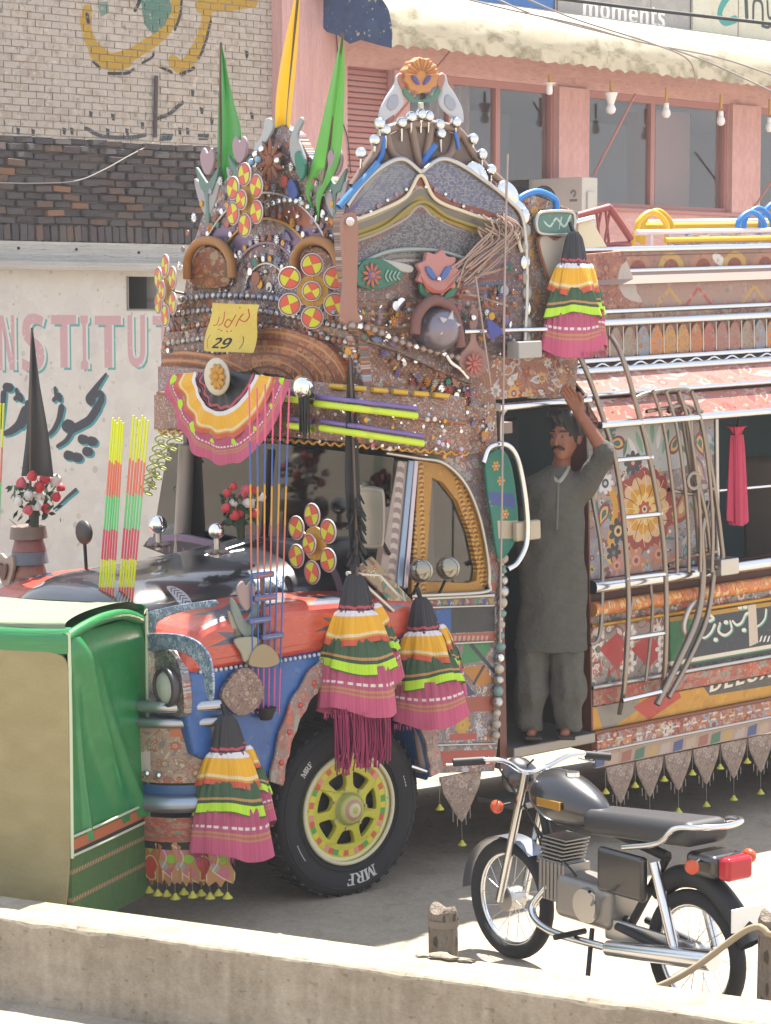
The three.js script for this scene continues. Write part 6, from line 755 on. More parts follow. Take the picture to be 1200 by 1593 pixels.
  // side board under the dome, over the cab window
  const sb = artPlate('cab_header', bus, BU, 'z', 0.06, [[548, 520], [620, 545], [690, 575], [745, 590], [772, 620], [775, 700], [700, 712], [600, 690], [566, 640]], 0.05, 512, (g, C, w, h) => { ornate(g, 0, 0, w, h, 106, '#735850', ['#9a9ca2', '#7f8792', '#b0aca8', '#94643f', '#6f4434', '#8d7450', '#7a6a70', '#8a4a3c', '#9a7a58'], 18); scales(g, C, [[560, 530], [700, 585], [760, 620], [700, 620], [580, 570]], 16, ['#8a5c40', '#74503e', '#977052'], 12); }, { rough: 0.36, metal: 0.3, emboss: 0.007 }); scatter(sb, 'z', 0.064, [[560, 530], [620, 550], [735, 596], [765, 650], [760, 690], [640, 600]], 100, 205, 0.012, 0.042);
  // corner post with disc
  M('corner_post', plate(smooth2(to2(BU, 'z', 0.14, [[534, 350], [546, 330], [558, 350], [556, 470], [562, 500], [534, 500], [538, 430]]), 4), 'z', 0.14, 0.03), mat('#8d6658', 0.5), bus); orn(dome, 'z', 0.165, 545, 345, sG, 0.022, mat('#c4bcb8', 0.3), 'mirror_stud');
  // back lattice board with chrome balls
  const bk = M('crown_lattice', merge([['t', [[548, 290], [566, 262], [584, 236], [596, 206], [620, 196], [655, 192], [690, 196], [716, 206], [738, 240], [764, 268], [800, 300]]], ['t', [[600, 206], [612, 240], [632, 250]]], ['t', [[712, 206], [700, 240], [680, 250]]], ['t', [[640, 196], [656, 260], [672, 196]]]].map(([, p]) => tube(p.map(([x, y]) => bs(x, y, 0.04)), 0.022, 60, 8))), mat('#7d6a60', 0.5), bus);
  M('crown_blue_strip', merge([tube([[596, 204], [594, 240], [580, 262]].map(([x, y]) => bs(x, y, 0.05)), 0.016, 20, 7), tube([[676, 226], [664, 244], [658, 260]].map(([x, y]) => bs(x, y, 0.05)), 0.022, 20, 7), tube([[708, 206], [712, 222], [714, 232]].map(([x, y]) => bs(x, y, 0.07)), 0.01, 20, 7)]), mat('#2d68b4', 0.35), bus);
  M('crown_back_plate', plate(to2(BU, 'z', 0.03, [[552, 300], [600, 214], [640, 192], [675, 192], [716, 214], [790, 312], [655, 330]]), 'z', 0.03, 0.02), mat('#6f6058', 0.6), bus);
  const cb = new THREE.SphereGeometry(0.03, 14, 10); for (const [x, y] of [[562, 238], [583, 218], [591, 192], [625, 191], [640, 182], [667, 181], [684, 194], [709, 190], [736, 216], [750, 240], [764, 264], [600, 202], [655, 178], [686, 208]]) { const o = M('chrome_ball', cb, MAT.chrome, bk); o.position.copy(bs(x, y, 0.07)); M('ball_stem', rod(V3(0, 0, 0), V3(0.02, -0.09, -0.03), 0.007), MAT.chrome, o); o.children; }
  // orange flower finial with two white fish plates
  const ff = (() => { const P = []; for (let i = 0; i < 22; i++) { const a = i / 22 * 6.283, rr = 26 + 1.2 * Math.cos(a * 11); P.push([657 + Math.cos(a) * rr, 117 + Math.sin(a) * rr * 1.06]); } return pl('orange_flower', 0.1, P, mat('#b07a4a', 0.55), 0.05, bus); })();
  for (let i = 0; i < 11; i++) { const a = i / 10 * Math.PI; pl('petal_rib', 0.106, [[657 + Math.cos(a) * 6, 116 - Math.sin(a) * 6], [657 + Math.cos(a - 0.1) * 24, 116 - Math.sin(a - 0.1) * 24], [657 + Math.cos(a + 0.1) * 24, 116 - Math.sin(a + 0.1) * 24]], mat(i % 2 ? '#a86f42' : '#b5804e', 0.55), 0.008, ff); }
  for (const s of [-1, 1]) { pl('violet_leaf', 0.112, [[657 + s * 3, 130], [657 + s * 8, 120], [657 + s * 15, 118], [657 + s * 12, 126], [657 + s * 5, 132]], mat('#4a4a86', 0.45), 0.01, ff); pl('calyx_leaf', 0.085, [[657, 156], [657 + s * 14, 150], [657 + s * 27, 134], [657 + s * 27, 146], [657 + s * 18, 157], [657 + s * 4, 159]], mat('#4a7462', 0.5), 0.02, ff); pl('fish_plate', 0.07, [[657 + s * 30, 114], [657 + s * 38, 118], [657 + s * 42, 132], [657 + s * 54, 150], [657 + s * 64, 172], [657 + s * 64, 191], [657 + s * 52, 184], [657 + s * 36, 172], [657 + s * 28, 158], [657 + s * 32, 140]], mat('#a9adb4', 0.45), 0.02, ff); pl('fish_eye', 0.078, [[657 + s * 38, 148], [657 + s * 48, 150], [657 + s * 54, 164], [657 + s * 46, 172], [657 + s * 36, 162]], mat('#8d919e', 0.45), 0.01, ff); pl('fish_fin', 0.08, [[657 + s * 22, 120], [657 + s * 34, 114], [657 + s * 36, 126], [657 + s * 28, 140]], mat('#9a6a5a', 0.45), 0.015, ff); }
  M('finial_stem', rod(bs(655, 160, 0.06), bs(655, 196, 0.04), 0.016), MAT.dullChrome, bus);
  // crumpled pale cloth strips tied on the dome
  const q = rng(17); M('tied_strips', merge(Array.from({ length: 26 }, (_, i) => { const x = 742 + q() * 50, y = 330 + q() * 30; return tube([[x, y], [x + 6 + q() * 20, y + 20], [x - 6 - q() * 16, y + 50], [x - 30 - q() * 34, y + 74 + q() * 20]].map(([a, b]) => bs(a, b, Z1 + 0.03 + q() * 0.05)), 0.003 + q() * 0.005, 16, 5); })), mat('#9c8478', 0.5), bus);
  // thin aerial rods rising beside the crown
  for (const [a, b] of [[[778, 1000], [788, 280]], [[740, 430], [764, 600]], [[790, 240], [783, 520]]]) M('aerial_rod', rod(bs(a[0], a[1], 0.2), bs(b[0], b[1], 0.2), 0.006, 0.005, 6), mat('#9a8a84', 0.4), bus);
  M('side_lamp', merge([rbx(bs(762, 545).x, bs(798, 545).x, bs(780, 556).y, bs(780, 530).y, 0.14, 0.24, 0.008)]), mat('#9a9894', 0.35), bus);
  pl('blue_pennon', 0.2, [[758, 500], [762, 496], [784, 516], [770, 526], [764, 528]], mat('#3a3f86', 0.5), 0.008, bus);
  M('side_bar', rod(bs(722, 516, 0.18), bs(850, 512, 0.18), 0.012), MAT.chrome, bus);
}

// ---------- things hung on the bus ----------
const cloth = (tex, o = {}) => new THREE.MeshStandardMaterial({ map: tex, roughness: 0.85, side: THREE.DoubleSide, ...o });
const bands = (list) => canvasTex(256, 256, (g, w, h) => { let y = 0; const r = rng(list.length * 7 + 3); for (const [c, f] of list) { g.fillStyle = c; g.fillRect(0, y * h, w, f * h + 1); if (c === 'dash') { g.fillStyle = '#a85570'; g.fillRect(0, y * h, w, f * h + 1); for (let i = 0; i < 14; i++) { g.fillStyle = '#cfc4c0'; g.fillRect(i * w / 14 + r() * 6, y * h, w / 22, f * h); } } y += f; } g.globalAlpha = 0.06; for (let i = 0; i < w; i += 2) { g.fillStyle = r() < 0.5 ? '#000' : '#fff'; g.fillRect(i, 0, 1, h); } g.globalAlpha = 1; });
const TIER = [
  cloth(bands([['#1b1c24', 0.78], ['#a03c4a', 0.07], ['#1b1c24', 0.06], ['#a03c4a', 0.04], ['#1b1c24', 0.05]]), { roughness: 0.55 }),
  cloth(bands([['#c9c6cc', 0.16], ['#d09a14', 0.5], ['#cdb88a', 0.1], ['#b9842a', 0.06], ['#b3482e', 0.18]]), { roughness: 0.55 }),
  cloth(bands([['#2c4a30', 0.5], ['#a57a44', 0.08], ['#27402c', 0.1], ['#a4cc24', 0.28], ['#3a5a30', 0.04]]), { roughness: 0.6 }),
  cloth(bands([['#a04a66', 0.34], ['dash', 0.06], ['#a3506a', 0.08], ['#a87a58', 0.05], ['#a85a60', 0.05], ['#a87a58', 0.04], ['#b0506e', 0.38]])),
];
function ruffle(y0, y1, r0, r1, dep, waves, amp, seed, sag, a0 = 0, a1 = Math.PI * 2) { // open pleated cone, elliptical in plan
  const P = [], UV = [], I = [], nu = 120, nv = 10, q = rng(seed), ph = Array.from({ length: 6 }, () => q() * 6.3);
  for (let i = 0; i <= nu; i++) { const a = a0 + (a1 - a0) * i / nu, wv = Math.sin(a * waves + ph[0]) * 0.6 + Math.sin(a * (waves * 0.53) + ph[1]) * 0.4 + 0.25 * Math.sin(a * waves * 1.9 + ph[3]);
    for (let j = 0; j <= nv; j++) { const t = j / nv, r = r0 + (r1 - r0) * Math.pow(t, 0.55), k = 1 + amp * wv * (0.3 + t) + 0.05 * Math.sin(a * 23 + ph[4]) * (1 - t) * (1 - t); P.push(Math.cos(a) * r * k, y0 + (y1 - y0) * t + sag * Math.sin(a * 2 + ph[2]) * t + 0.006 * wv * t, Math.sin(a) * r * k * dep); UV.push(i / nu * 2, 1 - t); } }
  for (let i = 0; i < nu; i++) for (let j = 0; j < nv; j++) { const a = i * (nv + 1) + j; I.push(a, a + nv + 1, a + 1, a + 1, a + nv + 1, a + nv + 2); }
  const g = new THREE.BufferGeometry(); g.setAttribute('position', new THREE.Float32BufferAttribute(P, 3)); g.setAttribute('uv', new THREE.Float32BufferAttribute(UV, 2)); g.setIndex(I); g.computeVertexNormals(); return g;
}
function skirtTassel(label, top, px, h, w, seed, fringe) {
  const o = root('skirt_tassel', label, 'tassel', BU, top, 'tiered cloth tassels hung on the bus');
  const put = (n, g, m, dx = 0, dy = 0, rz = 0) => { g.rotateZ(rz + 0.05 * Math.sin(seed * 1.7)); g.rotateY(-0.35 + 0.5 * Math.sin(seed)); g.translate(dx, dy, 0); const q = M(n, g, m, o); q.position.set(0, 0, 0); return q; };
  const d = 0.42;
  for (const [k, dx, rz, sc] of [[0, 0, 0, 1], [1, w * 0.22, 0.1, 0.8]]) {
    const H = h * (k ? 0.86 + 0.1 * Math.sin(seed) : 1), W = w * sc * (k ? 0.72 : 0.92), dy = k ? -h * 0.03 : 0, b = k ? -0.03 : 0;
    put('black_cap', ruffle(0, -H * 0.29, W * 0.07, W * 0.21, d, 9, 0.08, seed + k, 0), TIER[0], dx * 0.3, dy, rz);
    put('yellow_tier', ruffle(-H * 0.26, -H * 0.5, W * 0.2, W * 0.37, d, 6, 0.15, seed + 2 + k, 0.018), TIER[1], dx * 0.6, dy, rz);
    put('green_tier', ruffle(-H * 0.46, -H * 0.7, W * 0.31, W * 0.45, d, 6, 0.12, seed + 4 + k, 0.022), TIER[2], dx * 0.8, dy, rz * 0.8);
    put('pink_tier', ruffle(-H * 0.66, -H * 1.0, W * 0.4, W * 0.48, d, 5, 0.1, seed + 6 + k, 0.026), TIER[3], dx * 0.9, dy, rz * 0.6);
  }
  { const q = rng(seed + 90), l = []; for (let i = 0; i < 110; i++) { const a = q() * 6.283, x = Math.cos(a) * w * 0.44, z = Math.sin(a) * w * 0.2, y = -h * (0.985 + 0.012 * q()); l.push(rod(V3(x, y, z), V3(x + (q() - 0.5) * 0.012, y - 0.012 - 0.03 * q() * q(), z), 0.0022, 0.0012, 4)); } M('hem_threads', merge(l), mat('#a04a66', 0.9), o).position.set(0, 0, 0); }
  M('hanger', rod(V3(0, -0.01, 0), V3(0, 0.05, -0.03), 0.012), MAT.black, o).position.set(0, 0, 0);
  if (fringe) { const q = rng(seed), l = []; for (let i = 0; i < 90; i++) { const x = (q() - 0.42) * w * 0.72, z = (q() - 0.5) * 0.08; l.push(tube([V3(x, -h * 0.97, z), V3(x + (q() - 0.5) * 0.03, -h * 0.97 - fringe * 0.5, z + 0.01), V3(x + (q() - 0.5) * 0.05, -h * 0.97 - fringe * (0.8 + 0.25 * q()), z)], 0.005, 6, 4)); } M('crimson_fringe', merge(l), mat('#8a2050', 0.6), o).position.set(0, 0, 0); }
  return o;
}
skirtTassel('tiered cloth tassel with crimson fringe hanging over the yellow front wheel', bs(552, 893, 0.22), 0, 0.70, 0.46, 11, 0.33);
skirtTassel('tiered cloth tassel hanging between the front wheel and the cab door', bs(655, 930, 0.16), 0, 0.66, 0.42, 23, 0);
skirtTassel('tiered cloth tassel hanging beside the bumper and headlamp', bs(352, 1112, 0.16), 0, 0.70, 0.44, 37, 0);
skirtTassel('tiered cloth tassel hanging from the roof corner over the doorway', bs(893, 360, 0.14), 0, 0.66, 0.46, 51, 0);

{ // draped swag under the sign
  const c = bf(354, 576, -0.16), o = root('cloth_swag', 'draped cloth swag of black, yellow and pink bands under the paper sign', 'swag', BU, c);
  const ring = (r0, r1, seed, amp, sx0, sx1, off) => { const P = [], UV = [], I = [], nu = 70, nv = 6, q = rng(seed), p0 = q() * 6; for (let i = 0; i <= nu; i++) { const t = i / nu, a = Math.PI * (1.03 + 0.94 * t), wv = Math.sin(t * 46 + p0) * 0.6 + Math.sin(t * 23) * 0.4; for (let j = 0; j <= nv; j++) { const s = j / nv, r = r0 + (r1 - r0) * s + 0.012 * wv * s, sx = sx0 + (sx1 - sx0) * s; P.push(-off - amp * wv * (0.3 + s) - 0.05 * Math.sin(t * Math.PI), Math.sin(a) * r * (0.78 + 0.22 * Math.sin(t * Math.PI)), Math.cos(a) * r * sx); UV.push(t * 4, 1 - s); } } for (let i = 0; i < nu; i++) for (let j = 0; j < nv; j++) { const a = i * (nv + 1) + j; I.push(a, a + 1, a + nv + 1, a + 1, a + nv + 2, a + nv + 1); } const g = new THREE.BufferGeometry(); g.setAttribute('position', new THREE.Float32BufferAttribute(P, 3)); g.setAttribute('uv', new THREE.Float32BufferAttribute(UV, 2)); g.setIndex(I); g.computeVertexNormals(); return g; };
  const put = (n, g, m) => M(n, g, m, o).position.set(0, 0, 0);
  put('black_band', ring(0.02, 0.235, 1, 0.008, 1.1, 1.25, 0.0), TIER[0]); put('yellow_band', ring(0.215, 0.36, 2, 0.012, 1.3, 1.3, 0.015), TIER[1]); put('lime_band', ring(0.33, 0.39, 4, 0.008, 1.36, 1.36, 0.006), cloth(bands([['#8f9c2c', 0.4], ['#a4cc24', 0.6]]))); put('pink_band', ring(0.35, 0.5, 3, 0.012, 1.32, 1.16, 0.01), TIER[3]);
  const md = M('medallion', (() => { const g = new THREE.SphereGeometry(1, 26, 16); g.scale(0.03, 0.1, 0.115); const p = bf(338, 586, -0.24).sub(c); g.translate(p.x, p.y, p.z); return g; })(), mat('#b8b2a0', 0.45), o); md.position.set(0, 0, 0);
  const fl = M('medallion_flower', (() => { const l = [], p = bf(338, 586, -0.27).sub(c); for (let i = 0; i < 10; i++) { const a = i / 10 * 6.283, g = new THREE.SphereGeometry(1, 6, 5); g.scale(0.012, 0.016, 0.03); g.rotateX(-a); g.translate(0, Math.sin(a) * 0.045, Math.cos(a) * 0.045); l.push(g); } const e = new THREE.SphereGeometry(0.022, 8, 6); l.push(e); const g = merge(l); g.translate(p.x, p.y, p.z); return g; })(), mat('#b0802c', 0.5), md);
}
{ // paper route sign
  const c = bf(360, 550, -0.06), o = root('paper_sign', 'yellow paper sign with red script and the number 29', 'sign', BU, c);
  const t = canvasTex(384, 384, (g, w, h) => {
    g.fillStyle = '#c2ad58'; g.fillRect(0, 0, w, h); speck(g, w, h, 3, 200, ['#b8a252', '#cab868'], 4, 26, 0.3);
    const C = (x, y) => [(x - 318) / 84 * w, (y - 472) / 78 * h], B = (p, a, b, c = '#a03a30') => brush(g, C, p, c, a, b);
    B([[386, 480], [388, 492], [380, 500], [372, 496], [378, 488], [370, 498], [366, 508]], 9, 7); B([[366, 490], [360, 500], [354, 510], [348, 506], [352, 498], [358, 500]], 8, 8); B([[346, 486], [344, 502], [338, 508]], 8, 7); B([[336, 494], [334, 506], [328, 508]], 7, 6); for (const [x, y] of [[340, 514], [345, 516], [360, 516], [354, 517], [372, 478]]) B([[x, y], [x + 1, y]], 8, 8);
    g.fillStyle = '#2c2c2e'; g.font = 'italic bold 120px sans-serif'; g.fillText('29', w * 0.2, h * 0.93); g.strokeStyle = '#3a3836'; g.lineWidth = 5; g.beginPath(); g.arc(w * 0.34, h * 0.8, 100, 2.6, 3.7); g.stroke(); g.beginPath(); g.arc(w * 0.5, h * 0.8, 100, -0.5, 0.5); g.stroke();
  });
  const cs = [[318, 546], [392, 549], [402, 474], [330, 471]].map(([x, y]) => bf(x, y, -0.06).sub(c)); const P = [], UV = [], I = [], n = 14;
  for (let i = 0; i <= n; i++) for (let j = 0; j <= n; j++) { const u = i / n, v = j / n, a = cs[0].clone().lerp(cs[1], u), b = cs[3].clone().lerp(cs[2], u), p = a.lerp(b, v); P.push(p.x - 0.012 * Math.sin(u * 5) - 0.01 * Math.sin(v * 6 + u * 3), p.y, p.z); UV.push(u, v); }
  for (let i = 0; i < n; i++) for (let j = 0; j < n; j++) { const a = i * (n + 1) + j; I.push(a, a + n + 1, a + 1, a + 1, a + n + 1, a + n + 2); }
  const g = new THREE.BufferGeometry(); g.setAttribute('position', new THREE.Float32BufferAttribute(P, 3)); g.setAttribute('uv', new THREE.Float32BufferAttribute(UV, 2)); g.setIndex(I); g.computeVertexNormals(); M('paper', g, new THREE.MeshStandardMaterial({ map: t, roughness: 0.9, side: THREE.DoubleSide }), o).position.set(0, 0, 0);
}
// pinwheel flowers of red and yellow quartered discs
function pinwheel(label, P, yaw, R, rp) {
  const o = root('pinwheel_ornament', label, 'ornament', null, BU.W(P), 'red and yellow pinwheel ornaments'); o.rotation.y = yaw;
  const t = canvasTex(128, 128, (g, w) => { g.fillStyle = '#6d4a50'; g.fillRect(0, 0, w, w); for (let i = 0; i < 4; i++) { g.fillStyle = i % 2 ? '#b7b81e' : '#bf4a30'; g.beginPath(); g.moveTo(64, 64); g.arc(64, 64, 56, i * 1.5708 + 0.05, (i + 1) * 1.5708 - 0.05); g.fill(); } });
  const m = new THREE.MeshStandardMaterial({ map: t, roughness: 0.45 }), rimM = mat('#c3b4b6', 0.4);
  const disc = (n, x, y, z, r, rot) => { const g = new THREE.CylinderGeometry(r, r, 0.012, 28); const uv = g.attributes.uv; g.rotateX(Math.PI / 2); const q = M(n, g, m, o); q.position.set(x, y, z); q.rotation.z = rot; const e = M('disc_rim', new THREE.TorusGeometry(r, 0.005, 6, 28), rimM, q); return q; };
  for (let i = 0; i < 6; i++) { const a = i / 6 * 6.283 + Math.PI / 2; disc('petal_disc', Math.cos(a) * R, Math.sin(a) * R, 0, rp, i * 0.8 + 0.3); M('petal_arm', rod(V3(0, 0, -0.02), V3(Math.cos(a) * R, Math.sin(a) * R, -0.012), 0.007), MAT.brass, o).position.set(0, 0, 0); }
  disc('centre_disc', 0, 0, 0.02, rp * 0.85, 0.5);
  M('hub_plate', (() => { const g = new THREE.CylinderGeometry(rp * 1.5, rp * 1.5, 0.012, 24); g.rotateX(Math.PI / 2); return g; })(), mat('#a8822c', 0.5), o).position.set(0, 0, -0.018);
  M('stem', rod(V3(0, 0, -0.02), V3(0, -0.02, -0.12), 0.008), MAT.steel, o).position.set(0, 0, 0);
}
pinwheel('pinwheel flower ornament turned full face on the crown beside an ochre arch', bf(486, 453, 0.0), -0.1, 0.135, 0.055);
pinwheel('pinwheel flower ornament at the top of the crown between the green pennants', bf(381, 311, 0.04), -0.95, 0.135, 0.06);
pinwheel('pinwheel flower ornament seen edge-on at the far end of the crown', bf(258, 452, 0.0), -1.15, 0.14, 0.06);
pinwheel('pinwheel flower ornament standing on the bonnet under the windscreen', bs(486, 846, -0.25), -0.85, 0.15, 0.06);

// pennants: cloth between two edges with folds, on a stick
function pennant(label, left, right, colr, pick, fold, stick, seed, name = 'pennant_flag') {
  const base = pick(...stick[0]), o = root(name, label, 'flag', BU, base, name === 'pennant_flag' ? 'pennants on the bus' : undefined);
  const L = new THREE.CatmullRomCurve3(left.map((p) => pick(...p).sub(base))), Rr = new THREE.CatmullRomCurve3(right.map((p) => pick(...p).sub(base)));
  const P = [], UV = [], I = [], nu = 14, nv = 40, q = rng(seed), ph = q() * 6, nrm = V3(-0.6, 0, 0.8);
  for (let j = 0; j <= nv; j++) { const t = j / nv, a = L.getPoint(t), b = Rr.getPoint(t); for (let i = 0; i <= nu; i++) { const u = i / nu, p = a.clone().lerp(b, u); p.addScaledVector(nrm, fold * (Math.sin(u * 9 + ph + t * 2.5) * 0.6 + Math.sin(u * 4 - t * 4) * 0.5) * Math.min(1, t * 3 + 0.1)); P.push(p.x, p.y, p.z); UV.push(u, 1 - t); } }
  for (let j = 0; j < nv; j++) for (let i = 0; i < nu; i++) { const a = j * (nu + 1) + i; I.push(a, a + 1, a + nu + 1, a + 1, a + nu + 2, a + nu + 1); }
  const g = new THREE.BufferGeometry(); g.setAttribute('position', new THREE.Float32BufferAttribute(P, 3)); g.setAttribute('uv', new THREE.Float32BufferAttribute(UV, 2)); g.setIndex(I); g.computeVertexNormals();
  M('cloth', g, new THREE.MeshPhysicalMaterial({ color: hex(colr), roughness: 0.7, side: THREE.DoubleSide, transmission: colr === '#0d0e12' ? 0 : 0.25, thickness: 0 }), o).position.set(0, 0, 0);
  M('stick', tube(stick.map((p) => pick(...p).sub(base)), 0.008, 20, 6), mat('#5a4a40', 0.7), o).position.set(0, 0, 0);
}
const fx = (x) => (a, b) => bf(a, b, x), sz = (z) => (a, b) => bs(a, b, z);
pennant('dark green furled pennant rising from the crown beside its far tulip finial', [[344, 76], [340, 150], [338, 230], [340, 300]], [[346, 72], [362, 150], [376, 212], [356, 312]], '#2f8034', fx(0.2), 0.035, [[348, 312], [343, 200], [344, 66]], 1);
pennant('bright yellow pennant rising above the middle of the crown', [[462, -20], [436, 100], [428, 180], [434, 270]], [[468, -20], [462, 90], [452, 190], [446, 274]], '#d8ac00', fx(0.2), 0.03, [[440, 300], [450, 150], [466, -30]], 2);
pennant('light green pennant rising between the front crown and the side dome', [[530, 60], [512, 140], [494, 220], [476, 300], [490, 330]], [[535, 54], [536, 150], [528, 250], [500, 310], [496, 345]], '#55a23c', fx(0.16), 0.03, [[494, 345], [516, 200], [534, 50]], 3);
pennant('narrow black pennant standing on the near fender before the windscreen', [[541, 560], [538, 660], [537, 760], [546, 860]], [[548, 556], [556, 660], [561, 770], [564, 860]], '#0d0e12', sz(0.24), 0.012, [[556, 895], [552, 750], [544, 552]], 4);
pennant('broad black pennant standing on the far fender behind the rickshaw', [[48, 520], [44, 600], [40, 680], [34, 740]], [[52, 516], [62, 590], [76, 670], [84, 742]], '#0d0e12', fx(-0.62), 0.03, [[46, 880], [48, 700], [50, 510]], 5);
{ // black cord tuft wound round the near pennant's stick
  const b = bs(556, 880, 0.24), o = root('black_tuft', 'tuft of black cords wound round the narrow black pennant stick', 'tassel', BU, b), q = rng(5), l = [];
  for (let i = 0; i < 60; i++) { const y = q() * 0.34, a = q() * 6.3, p = V3(Math.cos(a) * 0.02, y + 0.02, Math.sin(a) * 0.02), e = V3(Math.cos(a) * 0.05, y - 0.03, Math.sin(a) * 0.05); l.push(rod(p, e, 0.009, 0.005, 5)); } M('cords', merge(l), MAT.black, o).position.set(0, 0, 0);
}
// posies of red and white cloth roses
function posy(label, P, s, seed) {
  const o = root('rose_posy', label, 'flowers', BU, P, 'posies of cloth roses on the bus'), q = rng(seed), red = mat('#b03038', 0.6), wh = mat('#c9c6c4', 0.6), pk = mat('#b8505e', 0.6);
  const rose = (() => { const l = []; for (let k = 0; k < 9; k++) { const g = new THREE.SphereGeometry(1, 7, 6, 0, 3.6, 0.4, 1.6); g.scale(0.03 - k * 0.002, 0.034, 0.03 - k * 0.002); g.rotateY(k * 2.4); g.translate(0, k * 0.001, 0); l.push(g); } return merge(l); })();
  const spots = [[-0.09, 0.19], [-0.04, 0.23], [0.03, 0.21], [0.09, 0.2], [-0.12, 0.1], [-0.05, 0.13], [0.02, 0.12], [0.1, 0.11], [0.15, 0.15], [-0.08, 0.05], [0.06, 0.05], [0.0, 0.17], [-0.02, 0.06]];
  spots.forEach(([x, y], i) => { const r = M('rose', rose, [red, wh, wh, red, pk, red, wh, wh, red][(i * 5 + seed) % 9], o); r.position.set(x * s + (q() - 0.5) * 0.02, y * s, (q() - 0.2) * 0.1 * s); r.rotation.set(q() * 0.8, q() * 6, q() * 0.8 - 0.4); r.scale.setScalar(s * (0.85 + q() * 0.35)); });
  const l = []; for (let i = 0; i < 70; i++) { const g = plate([[0, -0.03], [0.013, 0], [0, 0.03], [-0.013, 0]], 'z', 0, 0.003, 0.001); g.rotateX((q() - 0.5) * 2); g.rotateZ(q() * 6.3); g.rotateY(q() * 6.3); g.translate((q() - 0.5) * 0.24 * s, q() * 0.2 * s - 0.02, (q() - 0.5) * 0.14 * s); l.push(g); } M('foliage', merge(l), mat('#24402a', 0.7), o).position.set(0, 0, 0);
  M('stalk', rod(V3(0, -0.12 * s, 0), V3(0, 0.08 * s, 0), 0.02, 0.03), mat('#2f3a2c', 0.8), o).position.set(0, 0, 0);
}
posy('posy of cloth roses on the bonnet before the middle of the windscreen', bf(374, 812, -0.15), 0.82, 3); posy('posy of cloth roses at the foot of the broad black pennant', bf(54, 806, -0.62), 1.05, 4);
// bundles of coloured plastic straws
function straws(label, rods, segs, r, pick) {
  const b = pick(...rods[0][0]), o = root('straw_bundle', label, 'straws', BU, b, 'bundles of coloured plastic straws');
  const t = canvasTex(4, 512, (g, w, h) => { let y = 0; for (const [c, f] of segs) { g.fillStyle = c; g.fillRect(0, y * h, w, f * h + 1); y += f; } }), m = new THREE.MeshStandardMaterial({ map: t, roughness: 0.45 });
  for (const [a, e] of rods) M('straw', rod(pick(...a).sub(b), pick(...e).sub(b), r, r, 6), m, o).position.set(0, 0, 0);
  const c = pick((rods[0][0][0] + rods[rods.length - 1][0][0]) / 2, rods[0][0][1], 0).sub(b); M('straw_socket', (() => { const g = new THREE.CylinderGeometry(0.02 + 0.006 * rods.length, 0.03, 0.06, 12); g.translate(c.x, c.y, c.z); return g; })(), MAT.black, o).position.set(0, 0, 0);
}
const neon = [['#c3cc2a', 0.22], ['#c8705c', 0.18], ['#68b87c', 0.18], ['#c04a60', 0.16], ['#c6cc1c', 0.15], ['#c85a48', 0.11]];
straws('yellow, pink and green straw bundle before the bonnet, the one nearer the wall letters', [0, 1, 2, 3, 4, 5].map((i) => [[153 + i * 4.4, 945], [176 + i * 3.2, 650 + (i % 3) * 4]]), neon, 0.0055, fx(-1.0));
straws('yellow, pink and green straw bundle before the bonnet, the one nearer the windscreen', [0, 1, 2, 3, 4, 5].map((i) => [[184 + i * 4.2, 945], [208 + i * 4.6, 646 + (i % 3) * 4]]), neon, 0.0055, fx(-0.95));
straws('bundle of yellow and pink straws standing before the far fender', [0, 1, 2].map((i) => [[-14 + i * 4, 930], [-4 + i * 5, 628]]), neon, 0.0055, fx(-1.0));
straws('thin bundle of pink, blue and orange straws in front of the windscreen posy', [0, 1, 2, 3, 4, 5].map((i) => [[394 + i * 8, 1110], [388 + i * 12.5, 598 + (i % 2) * 5]]), [['#c85470', 0.17], ['#31549a', 0.13], ['#c08a2c', 0.12], ['#b86050', 0.14], ['#2f5a98', 0.30], ['#b84a86', 0.14]], 0.0045, sz(0.12));
{ // red cloth bundle in the window
  const p = bs(1146, 676, 0.0), o = root('red_cloth_bundle', 'bright pink-red cloth tied up and hanging in the bus window', 'cloth', BU, p);
  M('cloth', ruffle(0, -0.52, 0.045, 0.07, 0.6, 5, 0.26, 5, 0.02), new THREE.MeshStandardMaterial({ color: hex('#a8304e'), roughness: 0.7, side: THREE.DoubleSide }), o).position.set(0, 0, 0); M('knot', (() => { const g = ruffle(0.05, 0, 0.075, 0.03, 0.7, 6, 0.3, 9, 0.02); return g; })(), mat('#a8304e', 0.7, { side: THREE.DoubleSide }), o).position.set(0, 0, 0); M('cord', rod(V3(0, 0.03, 0), V3(0, 0.1, 0.02), 0.006), MAT.black, o).position.set(0, 0, 0);
}
{ // spring garlands hanging down the far pillar
  for (const [a, b, label] of [[[296, 640], [232, 760], 'coiled yellow-green spring garland hanging by the far windscreen pillar'], [[262, 650], [226, 770], 'coiled dull green spring garland outermost at the far pillar']]) { const p0 = bf(...a, 0.2), p1 = bf(...b, 0.2), o = root('spring_garland', label, 'garland', BU, p1, 'spring garlands'), d = p0.clone().sub(p1), pts = []; for (let i = 0; i <= 160; i++) { const t = i / 160, an = t * 2 * Math.PI * 16; pts.push(d.clone().multiplyScalar(t).add(V3(0.02 * Math.sin(an * 0.5), Math.cos(an) * 0.016, Math.sin(an) * 0.05))); } M('coil', tube(pts, 0.005, 480, 4), mat('#8f9a4a', 0.5), o).position.set(0, 0, 0); }
}
